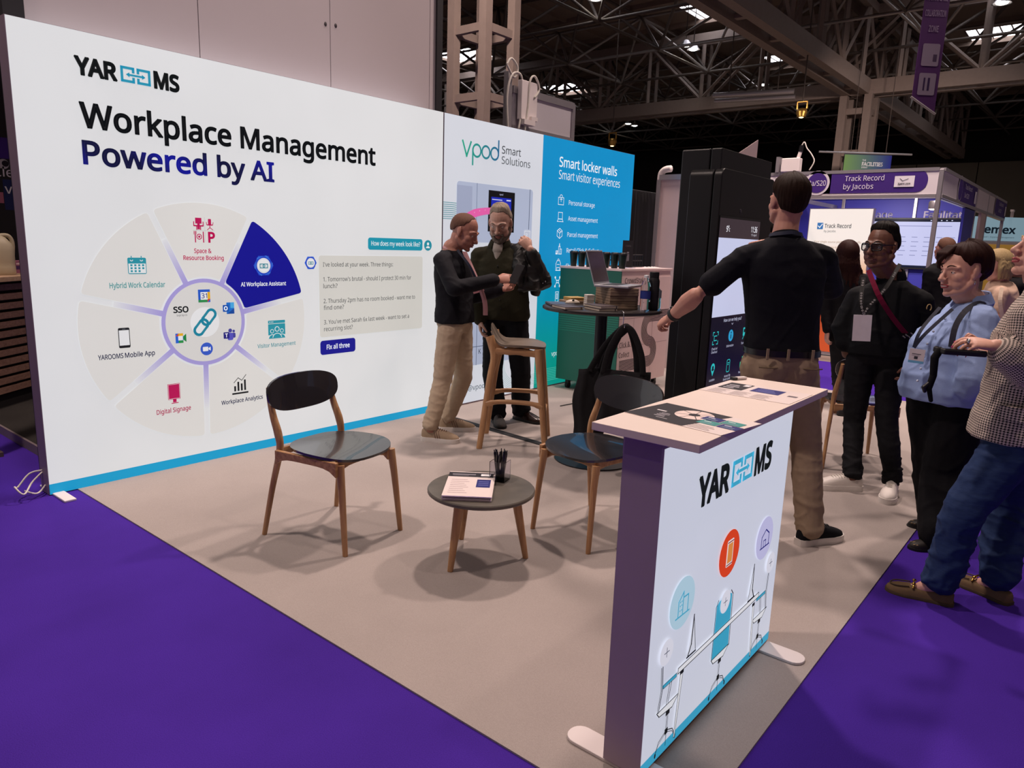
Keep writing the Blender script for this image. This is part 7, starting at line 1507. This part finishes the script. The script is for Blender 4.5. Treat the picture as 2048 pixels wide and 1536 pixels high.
# ---- people further back
def back_person(key, label, sk_, hm, line, th, top, topm, trm, hs=1.04, sleeve=1.95, extra=None, tr='trousers', fem=False, facing=False):
    k = skeleton(PD[key], .1, .27, .006 if PD[key]['toL'][0] < 8.2 and PD[key]['toL'][1] > .63 else 0)
    p, tips = body(label, k, sk_, hs, fem, handsd=(('L', {}), ('R', {})), vox=.0075, it=2)
    if facing: face(p, k.hc, k.HM, hs, LIPM, hm)
    hair(p, k.hc, k.HM, hs, hm, line, th, len(key), nu=72, nv=44)
    b = B(); waist_trousers(b, k); legs(b, k, .008, .98, (.092, .07, .062)); garment(p, tr, b, trm, .013, 3, folds(.005, 5, 12, 4, zlo=.3))
    b = B(); b.rings(torso_rings(k, grow(MAN, .018))); arms(b, k, .014, sleeve); garment(p, top, b, topm, .012, 3, folds(.005, 5, 9, 5))
    for s in 'LR': shoe(p, k, s, .27, BLKM, RUBB, 'derby', z0=k.org.z)
    if extra: extra(p, k)
    return p, k
def long_back(p, k):
    b = B(); rr = random.Random(8)
    for i in range(22):
        a = -2.0+.19*i; d_ = -k.F*math.cos(a)*.1+k.R*math.sin(a)*.085; w1, w2 = rr.uniform(-.02, .02), rr.uniform(-.02, .02)
        b.chain([k.hc+d_*.9+UP*.05, k.hc+d_*1.1-UP*.08, k.neck+d_*1.1-UP*.02+k.R*w1, k.neck+d_*1.3-UP*.13+k.R*w2, k.neck+d_*1.2-UP*.22+k.R*w1], [.02, .024, .02, .018, .008], 8)
    garment(p, 'hair_length', b, H_DKR, .008, 2, folds(.006, 30, 9, 3))
DARKT = cloth('dark trousers', '#15151a', .2, 40)
back_person('longhair', 'person with long wavy dark hair seen from behind, between the polo man and glasses man', SK_E, H_DKR, {0: 34, 40: 30, 70: 0, 100: -40, 180: -60}, lambda az, el: .018, 'jacket', cloth('black jacket', '#121115'), BLACKD, extra=long_back, fem=True)
back_person('backman', 'person with cropped brown hair and black top, back to us before the screen', SK_A, H_BALD, {0: 50, 40: 50, 65: 25, 82: 2, 100: -10, 130: -30, 180: -40}, lambda az, el: .006 if el < 60 else .003, 't_shirt', cloth('black tee', '#101014'), DARKT, sleeve=.8)
def bob(p, k):
    b = B(); rr = random.Random(5)
    for i in range(16):
        a = -1.7+.22*i; d_ = -k.F*math.cos(a)*.1+k.R*math.sin(a)*.085; b.chain([k.hc+d_*.9+UP*.06, k.hc+d_*1.15-UP*.03, k.hc+d_*(.95+rr.uniform(0, .25))-UP*.11], [.024, .024, .008], 8)
    garment(p, 'hair_length', b, H_BLD, .007, 2, folds(.006, 30, 9, 3)); st = [V(*x) for x in PD['blonde']['p_strap']]; ribbon(st, .03, .005, toward(k.shL)).link('bag_strap', cloth('cream strap', '#cdb8a4'), p)
    ribbon([k.neck+k.R*-.03+k.F*.07+UP*.02, k.neck+k.R*-.09+UP*.03, k.neck-k.F*.07+UP*.03], .012, .004, UP).link('lanyard', BLKM, p)
back_person('blonde', 'person with blonde bob and cream top behind the woman in blue, facing left', SK_E, H_BLD, {0: 34, 40: 28, 65: 4, 85: -20, 120: -45, 180: -50}, lambda az, el: .02, 'top', cloth('cream blouse', '#c9ab97', .06, 60), DARKT, sleeve=.7, extra=bob, fem=True, facing=True)
back_person('farman', 'person in dark jacket beyond the blonde woman, mostly hidden', SK_A, H_BALD, {0: 50, 40: 50, 65: 25, 82: 2, 100: -10, 130: -30, 180: -40}, lambda az, el: .004, 'jacket', cloth('black jacket', '#121115'), DARKT, facing=True)
back_person('darkwoman', 'person with dark hair facing left, half hidden between kiosk and polo man', SK_D, H_BLK, {0: 34, 40: 30, 70: -10, 100: -40, 180: -55}, lambda az, el: .02, 'top', cloth('charcoal top', '#1d1a1c'), DARKT, fem=True, facing=True)
